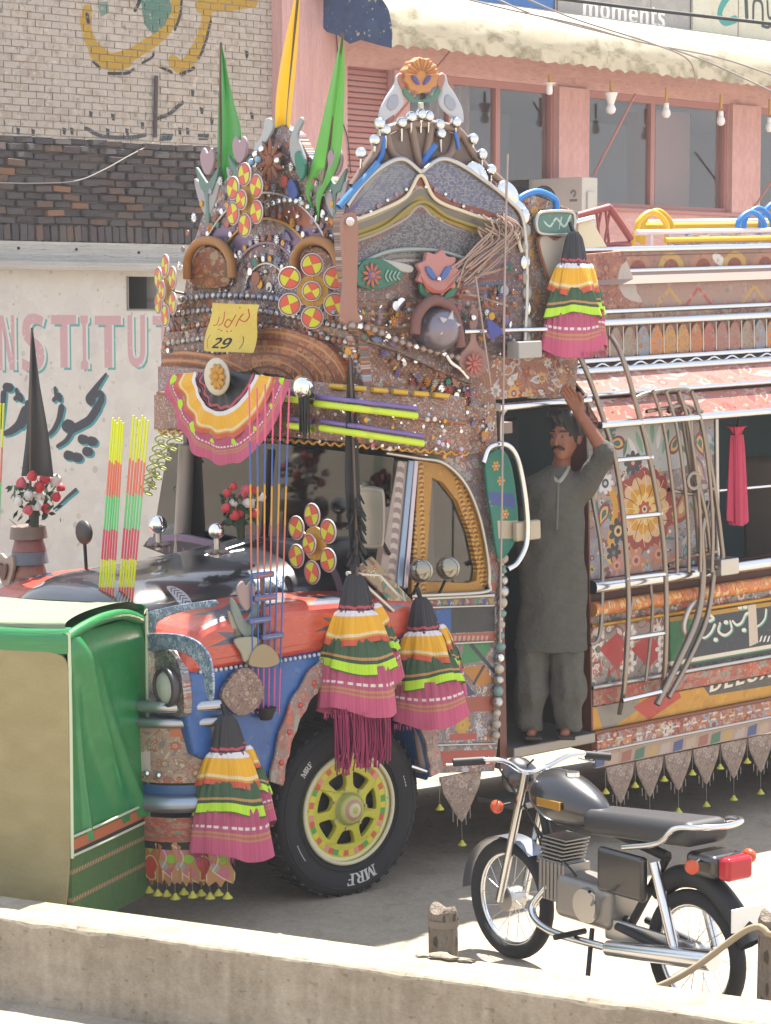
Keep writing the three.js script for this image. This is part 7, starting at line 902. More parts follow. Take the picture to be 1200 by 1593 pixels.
{ // bright balls and ornaments on the bonnet, with stems
  for (const [px, py, x, r, label] of [[246, 816, -0.3, 0.05, 'polished ball on a stem at the far side of the bonnet'], [337, 826, -0.35, 0.042, 'polished ball on a stem beside the rose posy']]) { const p = bf(px, py, x), o = root('bonnet_ball', label, 'ornament', BU, p.clone().setY(p.y - 0.14), 'polished balls on the bonnet'); M('ball', ball(V3(0, 0.14, 0), r, 22), MAT.mirror, o).position.set(0, 0, 0); M('stem', rod(V3(0, 0, 0), V3(0, 0.12, 0), 0.016), MAT.dullChrome, o).position.set(0, 0, 0); M('base_flower', (() => { const l = []; for (let i = 0; i < 8; i++) { const g = new THREE.SphereGeometry(1, 6, 5); g.scale(0.035, 0.014, 0.016); g.translate(0.035, 0.03, 0); g.rotateY(i * 0.785); l.push(g); } return merge(l); })(), mat('#7a6a62', 0.5), o).position.set(0, 0, 0); }
  // pedestal under the far posy
  const p = bf(48, 915, -0.62), o = root('bonnet_pedestal', 'ornate stacked pedestal with a heart plate under the far pennant', 'ornament', BU, p); const col = ['#6a4a3c', '#8a5a4c', '#59606a', '#7a4a44', '#6a5a50'];
  col.forEach((c, i) => M('pedestal_ring', (() => { const g = new THREE.CylinderGeometry(0.1 - (i % 2) * 0.02, 0.11 - (i % 2) * 0.01, 0.07, 14); g.translate(0, 0.035 + i * 0.072, 0); return g; })(), mat(c, 0.5), o).position.set(0, 0, 0));
  M('heart_plate', plate(smooth2([[0, -0.1], [0.1, 0.02], [0.09, 0.1], [0.02, 0.08], [-0.05, 0.1], [-0.1, 0.02]], 4).map(([a, b]) => [a - 0.08, b + 0.1]), 'x', -0.12, 0.02), mat('#8d7a70', 0.45), o).position.set(0, 0, 0); M('inner_heart', plate(smooth2([[0, -0.05], [0.05, 0.01], [0.04, 0.05], [0.0, 0.035], [-0.035, 0.05], [-0.05, 0.01]], 4).map(([a, b]) => [a - 0.08, b + 0.1]), 'x', -0.135, 0.012), mat('#5a3430', 0.5), o).position.set(0, 0, 0);
  // near fender ornaments: tulip plate, stacked marker lamps, foil pendant
  const t = bs(388, 975, 0.1), f = root('fender_ornament', 'stacked ornament of tulip plate, marker lamps and foil pendant on the red fender', 'ornament', BU, t);
  const pl = (n, pts, z, m, th = 0.015) => { const g = plate(smooth2(to2(BU, 'z', z, pts), 4), 'z', z, th, 0.003); return M(n, g, m, f); };
  pl('tulip_plate', [[370, 915], [378, 904], [384, 912], [392, 904], [398, 918], [392, 940], [384, 950], [374, 936]], 0.11, mat('#8f7a78', 0.5)); pl('leaf_plate', [[360, 930], [372, 945], [382, 965], [396, 945], [404, 925], [402, 965], [388, 990], [376, 985], [364, 960]], 0.1, mat('#6f7a72', 0.5)); pl('leaf_plate', [[356, 950], [372, 975], [384, 1000], [398, 975], [410, 955], [402, 992], [384, 1018], [366, 992]], 0.09, mat('#908878', 0.5)); pl('stand_plate', [[366, 995], [402, 992], [394, 1016], [382, 1030], [376, 1016]], 0.12, mat('#8d8a78', 0.5));
  pl('foil_pendant', [[346, 1080], [362, 1052], [384, 1038], [404, 1054], [412, 1080], [398, 1104], [374, 1114], [354, 1100]], 0.13, new THREE.MeshStandardMaterial({ map: canvasTex(128, 128, (g, w, h) => ornate(g, 0, 0, w, h, 29, '#74625c', ['#857570', '#665650', '#94857c', '#5d5250'], 16)), roughness: 0.35, metalness: 0.5 }), 0.03);
  for (const [px, py, c] of [[411, 895, '#b8602c'], [414, 930, '#b8602c'], [426, 990, '#8d8a96'], [406, 965, '#7d84a4']]) { const a = bs(px - 17, py + 7, 0.13), b = bs(px + 17, py - 7, 0.13), h = M('lamp_case', rbx(a.x, b.x, a.y, b.y, 0.1, 0.135, 0.01), mat('#5a5f86', 0.4), f); M('lamp_lens', rbx(a.x + 0.02, b.x - 0.02, a.y + 0.012, b.y - 0.012, 0.12, 0.142, 0.008), mat(c, 0.2), h); }
  M('lamp_bracket', rod(bs(408, 900, 0.1), bs(414, 1020, 0.1), 0.012), MAT.rust, f); pl('bronze_cup', [[388, 1032], [396, 1010], [412, 1002], [428, 1012], [436, 1030], [420, 1038], [400, 1038]], 0.13, mat('#8a7a5c', 0.4), 0.04);
}

// ---------- the man standing in the doorway ----------
{
  const feet = BU.W(bs(850, 1142, -0.02)), dep = -feet.z, S = dep / FOC, fx0 = 852;
  const p = root('person', 'person in grey shalwar kameez standing in the bus doorway with one arm raised', 'person', null, feet);
  const J = (px, py, z = 0) => V3((px - fx0) * S, (1142 - py) * S, z);
  const sd = (pt, a, b, r1, r2) => { const ax = b.x - a.x, ay = b.y - a.y, az = b.z - a.z, px = pt[0] - a.x, py = pt[1] - a.y, pz = pt[2] - a.z; let t = (px * ax + py * ay + pz * az) / (ax * ax + ay * ay + az * az + 1e-9); t = t < 0 ? 0 : t > 1 ? 1 : t; return Math.hypot(px - ax * t, py - ay * t, pz - az * t) - (r1 + (r2 - r1) * t); };
  const el = (pt, c, r) => { const x = (pt[0] - c.x) / r[0], y = (pt[1] - c.y) / r[1], z = (pt[2] - c.z) / r[2]; return (Math.sqrt(x * x + y * y + z * z) - 1) * Math.min(r[0], r[1], r[2]); };
  const smin = (a, b, k) => { const h = Math.max(0, Math.min(1, 0.5 + 0.5 * (b - a) / k)); return b + (a - b) * h - k * h * (1 - h); };
  function mesh(fn, lo, hi, cell) {
    const n = Math.min(110, Math.ceil(Math.max(hi.x - lo.x, hi.y - lo.y, hi.z - lo.z) / cell) + 3), mc = new MarchingCubes(n, MAT.white, false, false, 160000); mc.isolation = 0;
    const sz = V3().subVectors(hi, lo), hs = n / 2; let pt = [0, 0, 0];
    for (let k = 0; k < n; k++) for (let j = 0; j < n; j++) for (let i = 0; i < n; i++) { pt[0] = lo.x + ((i - hs) / hs * 0.5 + 0.5) * sz.x; pt[1] = lo.y + ((j - hs) / hs * 0.5 + 0.5) * sz.y; pt[2] = lo.z + ((k - hs) / hs * 0.5 + 0.5) * sz.z; mc.field[k * n * n + j * n + i] = -fn(pt); }
    mc.update(); const c = mc.count, P = new Float32Array(c * 3); for (let i = 0; i < c; i++) { P[i * 3] = lo.x + (mc.positionArray[i * 3] * 0.5 + 0.5) * sz.x; P[i * 3 + 1] = lo.y + (mc.positionArray[i * 3 + 1] * 0.5 + 0.5) * sz.y; P[i * 3 + 2] = lo.z + (mc.positionArray[i * 3 + 2] * 0.5 + 0.5) * sz.z; }
    let g = new THREE.BufferGeometry(); g.setAttribute('position', new THREE.BufferAttribute(P, 3)); g = mergeVertices(g, 1e-5); g.computeVertexNormals(); const Q = g.attributes.position, uv = new Float32Array(Q.count * 2); for (let i = 0; i < Q.count; i++) { uv[i * 2] = Q.getX(i) * 2 + Q.getZ(i); uv[i * 2 + 1] = Q.getY(i) * 2; } g.setAttribute('uv', new THREE.BufferAttribute(uv, 2)); return g;
  }
  const box = (a, b, m) => [V3(Math.min(a.x, b.x) - m, Math.min(a.y, b.y) - m, Math.min(a.z, b.z) - m), V3(Math.max(a.x, b.x) + m, Math.max(a.y, b.y) + m, Math.max(a.z, b.z) + m)];
  const H = J(878, 674, 0.03), neck = J(872, 716, 0.0), chest = J(862, 750, 0);
  // head turned towards the picture's left, in its own turned coordinates
  const yaw = -0.55, cy = Math.cos(yaw), sy = Math.sin(yaw), toHead = (pt) => { const x = pt[0] - H.x, z = pt[2] - H.z; return [x * cy - z * sy, pt[1] - H.y, x * sy + z * cy]; };
  const headF = (pt) => { const q = toHead(pt); let d = el(q, V3(0, 0.025, -0.012), [0.078, 0.105, 0.095]); d = smin(d, el(q, V3(0, -0.045, 0.022), [0.058, 0.075, 0.066]), 0.03); d = smin(d, el(q, V3(0, -0.098, 0.05), [0.024, 0.02, 0.024]), 0.025); d = smin(d, sd(q, V3(0, 0.012, 0.088), V3(0, -0.03, 0.108), 0.009, 0.0125), 0.012); for (const s of [-1, 1]) { d = smin(d, sd(q, V3(s * 0.012, 0.03, 0.084), V3(s * 0.048, 0.027, 0.07), 0.009, 0.009), 0.012); d = smin(d, el(q, V3(s * 0.036, -0.028, 0.06), [0.022, 0.02, 0.02]), 0.018); d = smin(d, el(q, V3(s * 0.08, -0.004, -0.012), [0.012, 0.033, 0.02]), 0.006); d = Math.max(d, -el(q, V3(s * 0.03, 0.008, 0.1), [0.018, 0.01, 0.024])); } d = smin(d, sd(q, V3(-0.02, -0.066, 0.08), V3(0.02, -0.066, 0.08), 0.008, 0.008), 0.01); return d; };
  // raised arm: shoulder, elbow, wrist; hand hooked over the lintel
  const sh = J(906, 752, 0.0), elb = J(940, 700, 0.1), wr = J(897, 634, 0.13), kn = J(886, 612, 0.14);
  const sh2 = J(828, 752, 0.0), elb2 = J(821, 845, -0.02), wr2 = J(822, 918, 0.03), kn2 = J(822, 946, 0.04);
  const bodyF = (pt) => { let d = headF(pt); d = smin(d, sd(pt, V3(neck.x, neck.y - 0.03, neck.z - 0.02), V3(H.x, H.y - 0.05, H.z - 0.02), 0.047, 0.046), 0.02); d = smin(d, sd(pt, elb, wr, 0.043, 0.028), 0.02); d = smin(d, sd(pt, V3(neck.x, neck.y - 0.05, 0), J(862, 860, 0), 0.045, 0.1), 0.05); d = smin(d, sd(pt, sh, V3(neck.x, neck.y - 0.08, 0), 0.04, 0.04), 0.03); d = smin(d, sd(pt, sh, elb, 0.05, 0.042), 0.03); d = smin(d, sd(pt, sh2, V3(neck.x, neck.y - 0.08, 0), 0.04, 0.04), 0.03); d = smin(d, sd(pt, sh2, elb2, 0.05, 0.042), 0.03); d = smin(d, sd(pt, elb2, wr2, 0.04, 0.027), 0.02); for (const px of [832, 884]) { d = smin(d, sd(pt, J(px + (850 - px) * 0.2, 900, 0), J(px, 1020, 0.02), 0.085, 0.055), 0.04); d = smin(d, sd(pt, J(px, 1020, 0.02), J(px, 1128, -0.01), 0.052, 0.036), 0.02); d = smin(d, sd(pt, J(px, 1134, -0.03), V3(J(px - 6, 1138).x, 0.022, 0.12), 0.034, 0.026), 0.02); } return Math.max(d, -pt[1] + 0.002); };
  const handF = (wrist, knuck, dirF, thumbSide, curl) => { const f = knuck.clone().sub(wrist).normalize(), side = V3().crossVectors(f, dirF).normalize().multiplyScalar(thumbSide); const fing = [-1.5, -0.5, 0.5, 1.5].map((k, i) => { const b = knuck.clone().addScaledVector(side, k * 0.019), l = [0.03, 0.037, 0.035, 0.027][3 - i]; const m1 = b.clone().addScaledVector(f, l).addScaledVector(dirF, l * curl), m2 = m1.clone().addScaledVector(f, l * 0.5).addScaledVector(dirF, l * curl * 1.3), m3 = m2.clone().addScaledVector(f, l * 0.1).addScaledVector(dirF, l * 0.7 * curl); return [b, m1, m2, m3]; }); const tb = wrist.clone().addScaledVector(f, 0.03).addScaledVector(side, 0.026), t1 = tb.clone().addScaledVector(f, 0.03).addScaledVector(side, 0.024).addScaledVector(dirF, 0.012), t2 = t1.clone().addScaledVector(f, 0.03).addScaledVector(dirF, 0.012);
    return (pt) => { let d = sd(pt, wrist.clone().addScaledVector(f, -0.04), wrist, 0.03, 0.027); const pc = wrist.clone().lerp(knuck, 0.55); for (const k of [-1.3, 0, 1.3]) d = smin(d, sd(pt, wrist.clone().addScaledVector(side, k * 0.009), knuck.clone().addScaledVector(side, k * 0.019), 0.017, 0.0145), 0.012); for (const q of fing) { let e = sd(pt, q[0], q[1], 0.0105, 0.0095); e = smin(e, sd(pt, q[1], q[2], 0.0095, 0.009), 0.004); e = smin(e, sd(pt, q[2], q[3], 0.009, 0.008), 0.004); d = smin(d, e, 0.005); } let e = sd(pt, tb, t1, 0.014, 0.0115); e = smin(e, sd(pt, t1, t2, 0.0115, 0.009), 0.004); return smin(d, e, 0.008); }; };
  const skin = mat('#7d4f3c', 0.55), [bl, bh] = box(J(780, 1146, -0.25), J(945, 628, 0.25), 0.02);
  const h1 = handF(wr, kn, V3(-0.35, 0.25, 0.9).normalize(), 1, 0.55), h2 = handF(wr2, kn2, V3(0.2, 0, -0.5).normalize(), 1, 0.35);
  const hb1 = box(wr, kn, 0.11), hb2 = box(wr2, kn2, 0.11);
  const [hl, hh] = box(V3(H.x - 0.12, H.y - 0.14, H.z - 0.13), V3(H.x + 0.12, H.y + 0.15, H.z + 0.14), 0.0);
  const strip = (g) => { const q = g.toNonIndexed(); for (const k of Object.keys(q.attributes)) if (k !== 'position' && k !== 'normal') q.deleteAttribute(k); return q; };
  const body = M('body', mergeGeometries([strip(mesh(bodyF, bl, bh, 0.02)), strip(mesh(headF, hl, hh, 0.0035)), strip(mesh(h1, ...hb1, 0.0032)), strip(mesh(h2, ...hb2, 0.0032))]), skin, p); body.position.set(0, 0, 0);
  const wave = (pt) => 0.007 * Math.sin(pt[0] * 24 + pt[1] * 9 + 2 * Math.sin(pt[1] * 6)) * Math.sin(pt[1] * 7 + pt[2] * 14 + 1) + 0.003 * Math.sin(pt[0] * 44 - pt[1] * 31 + pt[2] * 20) * Math.sin(pt[1] * 11);
  const greyT = noiseTex(256, 256, (u, v) => { const n = 120 + 14 * (L4(u * 3, v * 3) - 0.5) + 8 * (L2(u, v) - 0.5); return [n - 3, n - 5, n - 6]; }, true);
  const kamM = mat('#a8a89f', 0.95, { map: greyT, bumpMap: grainBump, bumpScale: 0.01 }), shalM = mat('#b2b2a8', 0.95, { map: greyT, bumpMap: grainBump, bumpScale: 0.01 });
  // kameez: torso to knee, collar, two sleeves
  const kam = (pt) => { let d = 9; const ring = (cx, py, rx, rz) => [J(cx, py), rx, rz]; const prof = [[719, 870, 0.058, 0.07], [732, 866, 0.11, 0.09], [746, 864, 0.165, 0.11], [766, 863, 0.172, 0.118], [820, 863, 0.165, 0.12], [890, 863, 0.175, 0.12], [960, 861, 0.192, 0.13], [1008, 859, 0.205, 0.14]]; const y = pt[1], ys = prof.map((q) => (1142 - q[0]) * S); let i = 0; while (i < prof.length - 2 && y < ys[i + 1]) i++; const t = Math.max(0, Math.min(1, (ys[i] - y) / (ys[i] - ys[i + 1]))), sm = t, cx = (prof[i][1] + (prof[i + 1][1] - prof[i][1]) * sm - fx0) * S, rx = prof[i][2] + (prof[i + 1][2] - prof[i][2]) * sm, rz = prof[i][3] + (prof[i + 1][3] - prof[i][3]) * sm; const k = Math.hypot((pt[0] - cx) / rx, pt[2] / rz); d = (k - 1) * Math.min(rx, rz); d = Math.max(d, y - ys[0], ys[ys.length - 1] - y); d = smin(d, sd(pt, sh, V3(elb.x + 0.004, elb.y + 0.01, elb.z), 0.074, 0.056), 0.05); d = smin(d, sd(pt, elb, elb.clone().lerp(wr, 0.16), 0.057, 0.053), 0.02); d = smin(d, sd(pt, sh2, elb2, 0.066, 0.056), 0.04); d = smin(d, sd(pt, elb2, wr2, 0.056, 0.05), 0.03); return d + wave(pt); };
  const kb = box(J(786, 1014, -0.2), J(945, 668, 0.24), 0.03); const kz = M('kameez', mesh(kam, ...kb, 0.0095), kamM, body);
  const shal = (pt) => { let d = 9; for (const [px, dx] of [[828, -3], [886, 2]]) { d = Math.min(d, smin(sd(pt, J(px * 0.8 + 856 * 0.2, 985, 0), J(px, 1070, 0.01), 0.1, 0.088), sd(pt, J(px, 1070, 0.01), J(px + dx, 1126, 0), 0.09, 0.076), 0.05)); } d = Math.max(d, (1142 - 1133) * S - pt[1]); return d + wave(pt) * 1.5 + 0.006 * Math.sin(pt[0] * 70 + pt[1] * 6) * Math.sin(pt[2] * 30 + 1); };
  const sb = box(J(780, 1140, -0.18), J(936, 975, 0.2), 0.03); M('shalwar', mesh(shal, ...sb, 0.009), shalM, body);
  // hair, brows, moustache, eyes, collar
  const hair = (pt) => { const q = toHead(pt); let d = el(q, V3(0, 0.04, -0.022), [0.092, 0.112, 0.104]); d = smin(d, el(q, V3(-0.02, 0.115, 0.03), [0.07, 0.04, 0.06]), 0.03); const face = el(q, V3(0, -0.06, 0.1), [0.074, 0.13, 0.09]); d = Math.max(d, -face, -(q[1] + 0.045 + 0.25 * Math.max(0, q[2]))); return d + 0.004 * Math.sin(q[0] * 160 + q[1] * 60) * Math.sin(q[2] * 120); };
  const hairM = mat('#17130f', 0.6); M('hair', mesh(hair, ...box(V3(H.x - 0.13, H.y - 0.12, H.z - 0.15), V3(H.x + 0.13, H.y + 0.18, H.z + 0.13), 0), 0.005), hairM, body);
  const hp = (x, y, z) => V3(H.x + x * cy + z * sy, H.y + y, H.z - x * sy + z * cy);
  M('moustache', merge([tube([hp(0, -0.044, 0.098), hp(0.018, -0.05, 0.094), hp(0.036, -0.062, 0.078)], 0.0085, 10, 6), tube([hp(0, -0.044, 0.098), hp(-0.018, -0.05, 0.094), hp(-0.036, -0.062, 0.078)], 0.0085, 10, 6)]), hairM, body);
  for (const s of [-1, 1]) { M('eyebrow', tube([hp(s * 0.014, 0.034, 0.094), hp(s * 0.03, 0.039, 0.088), hp(s * 0.05, 0.033, 0.072)], 0.005, 8, 5), hairM, body); const e = M('eye', ball(hp(s * 0.03, 0.008, 0.0735), 0.0115, 12), mat('#6d625a', 0.4), body); M('iris', ball(hp(s * 0.03 - 0.003, 0.008, 0.0825), 0.0062, 8), MAT.black, e); }
  M('collar', tube([J(857, 722, 0.02), J(860, 733, 0.075), J(866, 742, 0.1), J(876, 732, 0.085), J(884, 720, 0.03)], 0.012, 30, 7), mat('#8a8a82', 0.9), body); M('placket', tube([J(866, 742, 0.108), J(865, 780, 0.125), J(864, 815, 0.128)], 0.007, 20, 6), mat('#5f5f58', 0.9), body);
  M('sandal', merge([832, 884].map((px) => { const g = new RoundedBoxGeometry(0.095, 0.02, 0.26, 2, 0.009); g.translate(J(px - 3, 1142).x, 0.006, 0.045); return g; })), mat('#2f2620', 0.7), body);
}

// ---------- green auto rickshaw ----------
{
  const c0 = onGround(105, 985, 1.60), base = V3(atDepth(106, 900, 10.75).x, 0, -10.75), RK = new Frame(base, 70);
  const r = root('auto_rickshaw', 'green and cream canvas-topped auto rickshaw with a khaki side curtain', 'auto rickshaw', RK, V3(0, 0, 0));
  // RK: x runs along the back (away right), z = out of the back; the body runs along -z
  const W = 0.8, L = 2.35, HT = 1.60;
  const P = (u, t, v) => V3(u, t, v);
  // canvas hood as a rounded shell: section across x swept along z, with the folds pressed in
  const vinyl = new THREE.MeshPhysicalMaterial({ map: canvasTex(512, 512, (g, w, h) => { g.fillStyle = '#15733a'; g.fillRect(0, 0, w, h); speck(g, w, h, 12, 260, ['#126833', '#1a7d42', '#2a8450'], 4, 34, 0.35); speck(g, w, h, 13, 500, ['#7f9a7c', '#5d8464'], 0.5, 2.4, 0.5); g.strokeStyle = 'rgba(150,175,150,0.35)'; for (let i = 0; i < 16; i++) { const q = rng(i + 40); g.lineWidth = 0.8; g.beginPath(); const x = q() * w, y = q() * h; g.moveTo(x, y); g.quadraticCurveTo(x + 20, y + 30, x + (q() - 0.5) * 80, y + q() * 90); g.stroke(); } }), roughness: 0.42, clearcoat: 0.5, clearcoatRoughness: 0.3, bumpMap: grainBump, bumpScale: 0.004, side: THREE.DoubleSide });
  // back sheet with diagonal pull folds
  { const nu = 60, nv = 80, Q = [], UV = [], I = [], y0 = 0.55, y1 = HT - 0.07; for (let j = 0; j <= nv; j++) for (let i = 0; i <= nu; i++) { const u = i / nu, v = j / nv; let z = 0; const d1 = u - (0.1 + 0.62 * (1 - v)), d2 = u - (0.32 + 0.62 * (1 - v)), d3 = u - (0.08 + 0.16 * (1 - v)); z += 0.06 * Math.exp(-(d1 * d1) / 0.007) * Math.min(1, v * 2 + 0.1) + 0.04 * Math.exp(-(d2 * d2) / 0.0022) * Math.max(0, 1 - v * 1.1) + 0.022 * Math.exp(-(d3 * d3) / 0.0012) * (1 - v); z -= 0.03 * Math.sin(u * Math.PI) * Math.sin(v * Math.PI); z -= 0.05 * Math.pow(Math.max(0, v - 0.86) / 0.14, 2); Q.push(u * W, y0 + (y1 - y0) * v, z); UV.push(u, v); }
    for (let j = 0; j < nv; j++) for (let i = 0; i < nu; i++) { const a = j * (nu + 1) + i; I.push(a, a + 1, a + nu + 1, a + 1, a + nu + 2, a + nu + 1); }
    const g = new THREE.BufferGeometry(); g.setAttribute('position', new THREE.Float32BufferAttribute(Q, 3)); g.setAttribute('uv', new THREE.Float32BufferAttribute(UV, 2)); g.setIndex(I); g.computeVertexNormals(); M('back_sheet', g, vinyl, r); }
  // roof: cream top with green rolled edges
  const cream = mat('#6c7a62', 0.7, { bumpMap: grainBump, bumpScale: 0.004 });
  const loft = (sec, z0, z1, n, m, name, sag) => { const Q = [], I = [], UV = [], k = sec.length; for (let i = 0; i <= n; i++) { const t = i / n; sec.forEach((p, j) => { Q.push(p[0], p[1] - (sag ? sag(t, j / (k - 1)) : 0), z0 + (z1 - z0) * t); UV.push(t, j / (k - 1)); }); } for (let i = 0; i < n; i++) for (let j = 0; j < k - 1; j++) { const a = i * k + j; I.push(a, a + k, a + 1, a + 1, a + k, a + k + 1); } const g = new THREE.BufferGeometry(); g.setAttribute('position', new THREE.Float32BufferAttribute(Q, 3)); g.setAttribute('uv', new THREE.Float32BufferAttribute(UV, 2)); g.setIndex(I); g.computeVertexNormals(); m.side = THREE.DoubleSide; return M(name, g, m, r); };
  const roof = smooth2([[0.02, HT - 0.03], [0.05, HT + 0.006], [0.25, HT + 0.03], [0.55, HT + 0.03], [0.74, HT + 0.01], [W - 0.01, HT - 0.03]], 4, false);
  loft(roof, -0.03, -L, 20, cream, 'roof_sheet', (t, s) => 0.02 * Math.sin(s * Math.PI) * Math.sin(t * 9));
  const left = smooth2([[0.028, HT - 0.02], [0.006, HT - 0.035], [-0.012, HT - 0.07], [-0.01, HT - 0.14]], 5, false); loft(left, -0.0, -L, 20, vinyl, 'roof_edge', (t) => 0.008 * Math.sin(t * 14));
  const rgt = smooth2([[W - 0.03, HT + 0.0], [W + 0.005, HT - 0.03], [W + 0.012, HT - 0.1], [W + 0.008, 0.55]], 5, false); loft(rgt, 0.0, -L * 0.5, 10, vinyl, 'side_sheet', null);
  M('back_roll', tube([V3(0.0, HT - 0.07, -0.02), V3(0.2, HT - 0.035, -0.014), V3(0.4, HT - 0.02, -0.012), V3(0.6, HT - 0.03, -0.014), V3(W, HT - 0.08, -0.02)], 0.026, 40, 10), vinyl, r);
  M('piping', merge([tube([V3(0.0, HT - 0.04, 0.0), V3(-0.004, 1.2, 0.008), V3(-0.004, 0.5, 0.008)], 0.008, 30, 6), tube([V3(W, HT - 0.06, 0.0), V3(W + 0.01, HT - 0.12, 0.006), V3(W + 0.012, 0.5, 0.006)], 0.01, 30, 6)]), mat('#b5bfa0', 0.6), r);
  // side panel (frontal, left of the corner): green sheet with a khaki curtain flap
  M('side_sheet', bx(0.005, 0.02, 0.5, HT - 0.1, -L, -0.03), vinyl, r);
  const kt = noiseTex(256, 256, (u, v) => { const n = 6 * (L4(u * 2, v * 2) - 0.5) + 10 * (L2(u, v) - 0.5); return [139 + n, 129 + n, 92 + n]; }, true);
  M('side_curtain', (() => { const pts = smooth2([[0.04, 0.2], [0.0, 0.55], [0.0, 1.3], [0.0, HT - 0.2], [0.06, HT - 0.14], [0.3, HT - 0.135], [1.2, HT - 0.14], [2.1, HT - 0.14], [2.2, HT - 0.3], [2.2, 0.2], [1.2, 0.16], [0.1, 0.16]], 4).map(([a, b]) => [-a, b]); const g = plate(pts, 'x', -0.012, 0.012, 0.003); return g; })(), new THREE.MeshStandardMaterial({ map: kt, roughness: 0.75, bumpMap: grainBump, bumpScale: 0.004 }), r);
  // lower body with striped bands
  const low = canvasTex(512, 256, (g, w, h) => { g.fillStyle = '#3c5c30'; g.fillRect(0, 0, w, h); speck(g, w, h, 4, 200, ['#35522c', '#446638'], 3, 20, 0.4); g.fillStyle = '#b5b8a2'; g.fillRect(0, 0, w, 5); g.fillStyle = '#a45a38'; g.fillRect(0, 10, w, 28); g.fillStyle = '#2a2c24'; g.fillRect(0, 38, w, 10); g.fillStyle = '#b5b8a2'; g.fillRect(0, 50, w, 5); for (const y of [92, 166]) for (let i = 0; i < 60; i++) { g.strokeStyle = i % 2 ? '#a5866a' : '#94604c'; g.lineWidth = 5; g.beginPath(); g.moveTo(i * 9, y + 8); g.lineTo(i * 9 + 7, y - 4); g.stroke(); } });
  M('tail_panel', (() => { const g = bx(0, W, 0.14, 0.6, -0.02, 0.004), uv = g.attributes.uv; return g; })(), new THREE.MeshStandardMaterial({ map: low, roughness: 0.7 }), r);
  for (const y of [0.6, 0.51]) M('trim_cord', tube([V3(0, y, 0.008), V3(W / 2, y, 0.012), V3(W, y, 0.008)], 0.007, 16, 6), mat('#b5b8a2', 0.6), r);
  M('body_tub', merge([bx(0.02, W - 0.02, 0.22, 0.56, -1.5, -0.03), bx(0.2, W - 0.2, 0.24, 0.9, -L, -1.5)]), mat('#2f5a34', 0.5), r);
  M('floor_frame', bx(0.06, W - 0.06, 0.16, 0.22, -L, -0.05), MAT.black, r);
  const wh = (x, z) => { const w = new THREE.Group(); w.name = 'wheel'; r.add(w); w.position.set(x, 0.2, z); const t = new THREE.TorusGeometry(0.155, 0.045, 10, 26); t.rotateY(Math.PI / 2); M('tyre', t, MAT.rubber, w); const d = new THREE.CylinderGeometry(0.12, 0.12, 0.06, 20); d.rotateZ(Math.PI / 2); M('rim', d, MAT.steel, w); };
  wh(0.14, -0.45); wh(W - 0.14, -0.45); wh(W / 2, -L + 0.1);
  M('windshield_frame', merge([rod(V3(0.06, 0.8, -L), V3(0.1, HT - 0.02, -L + 0.05), 0.018), rod(V3(W - 0.06, 0.8, -L), V3(W - 0.1, HT - 0.02, -L + 0.05), 0.018)]), MAT.black, r);
  M('front_cowl', rbx(0.25, W - 0.25, 0.3, 0.95, -L - 0.05, -L + 0.2, 0.1, 4), mat('#2f7a3c', 0.4), r);
}

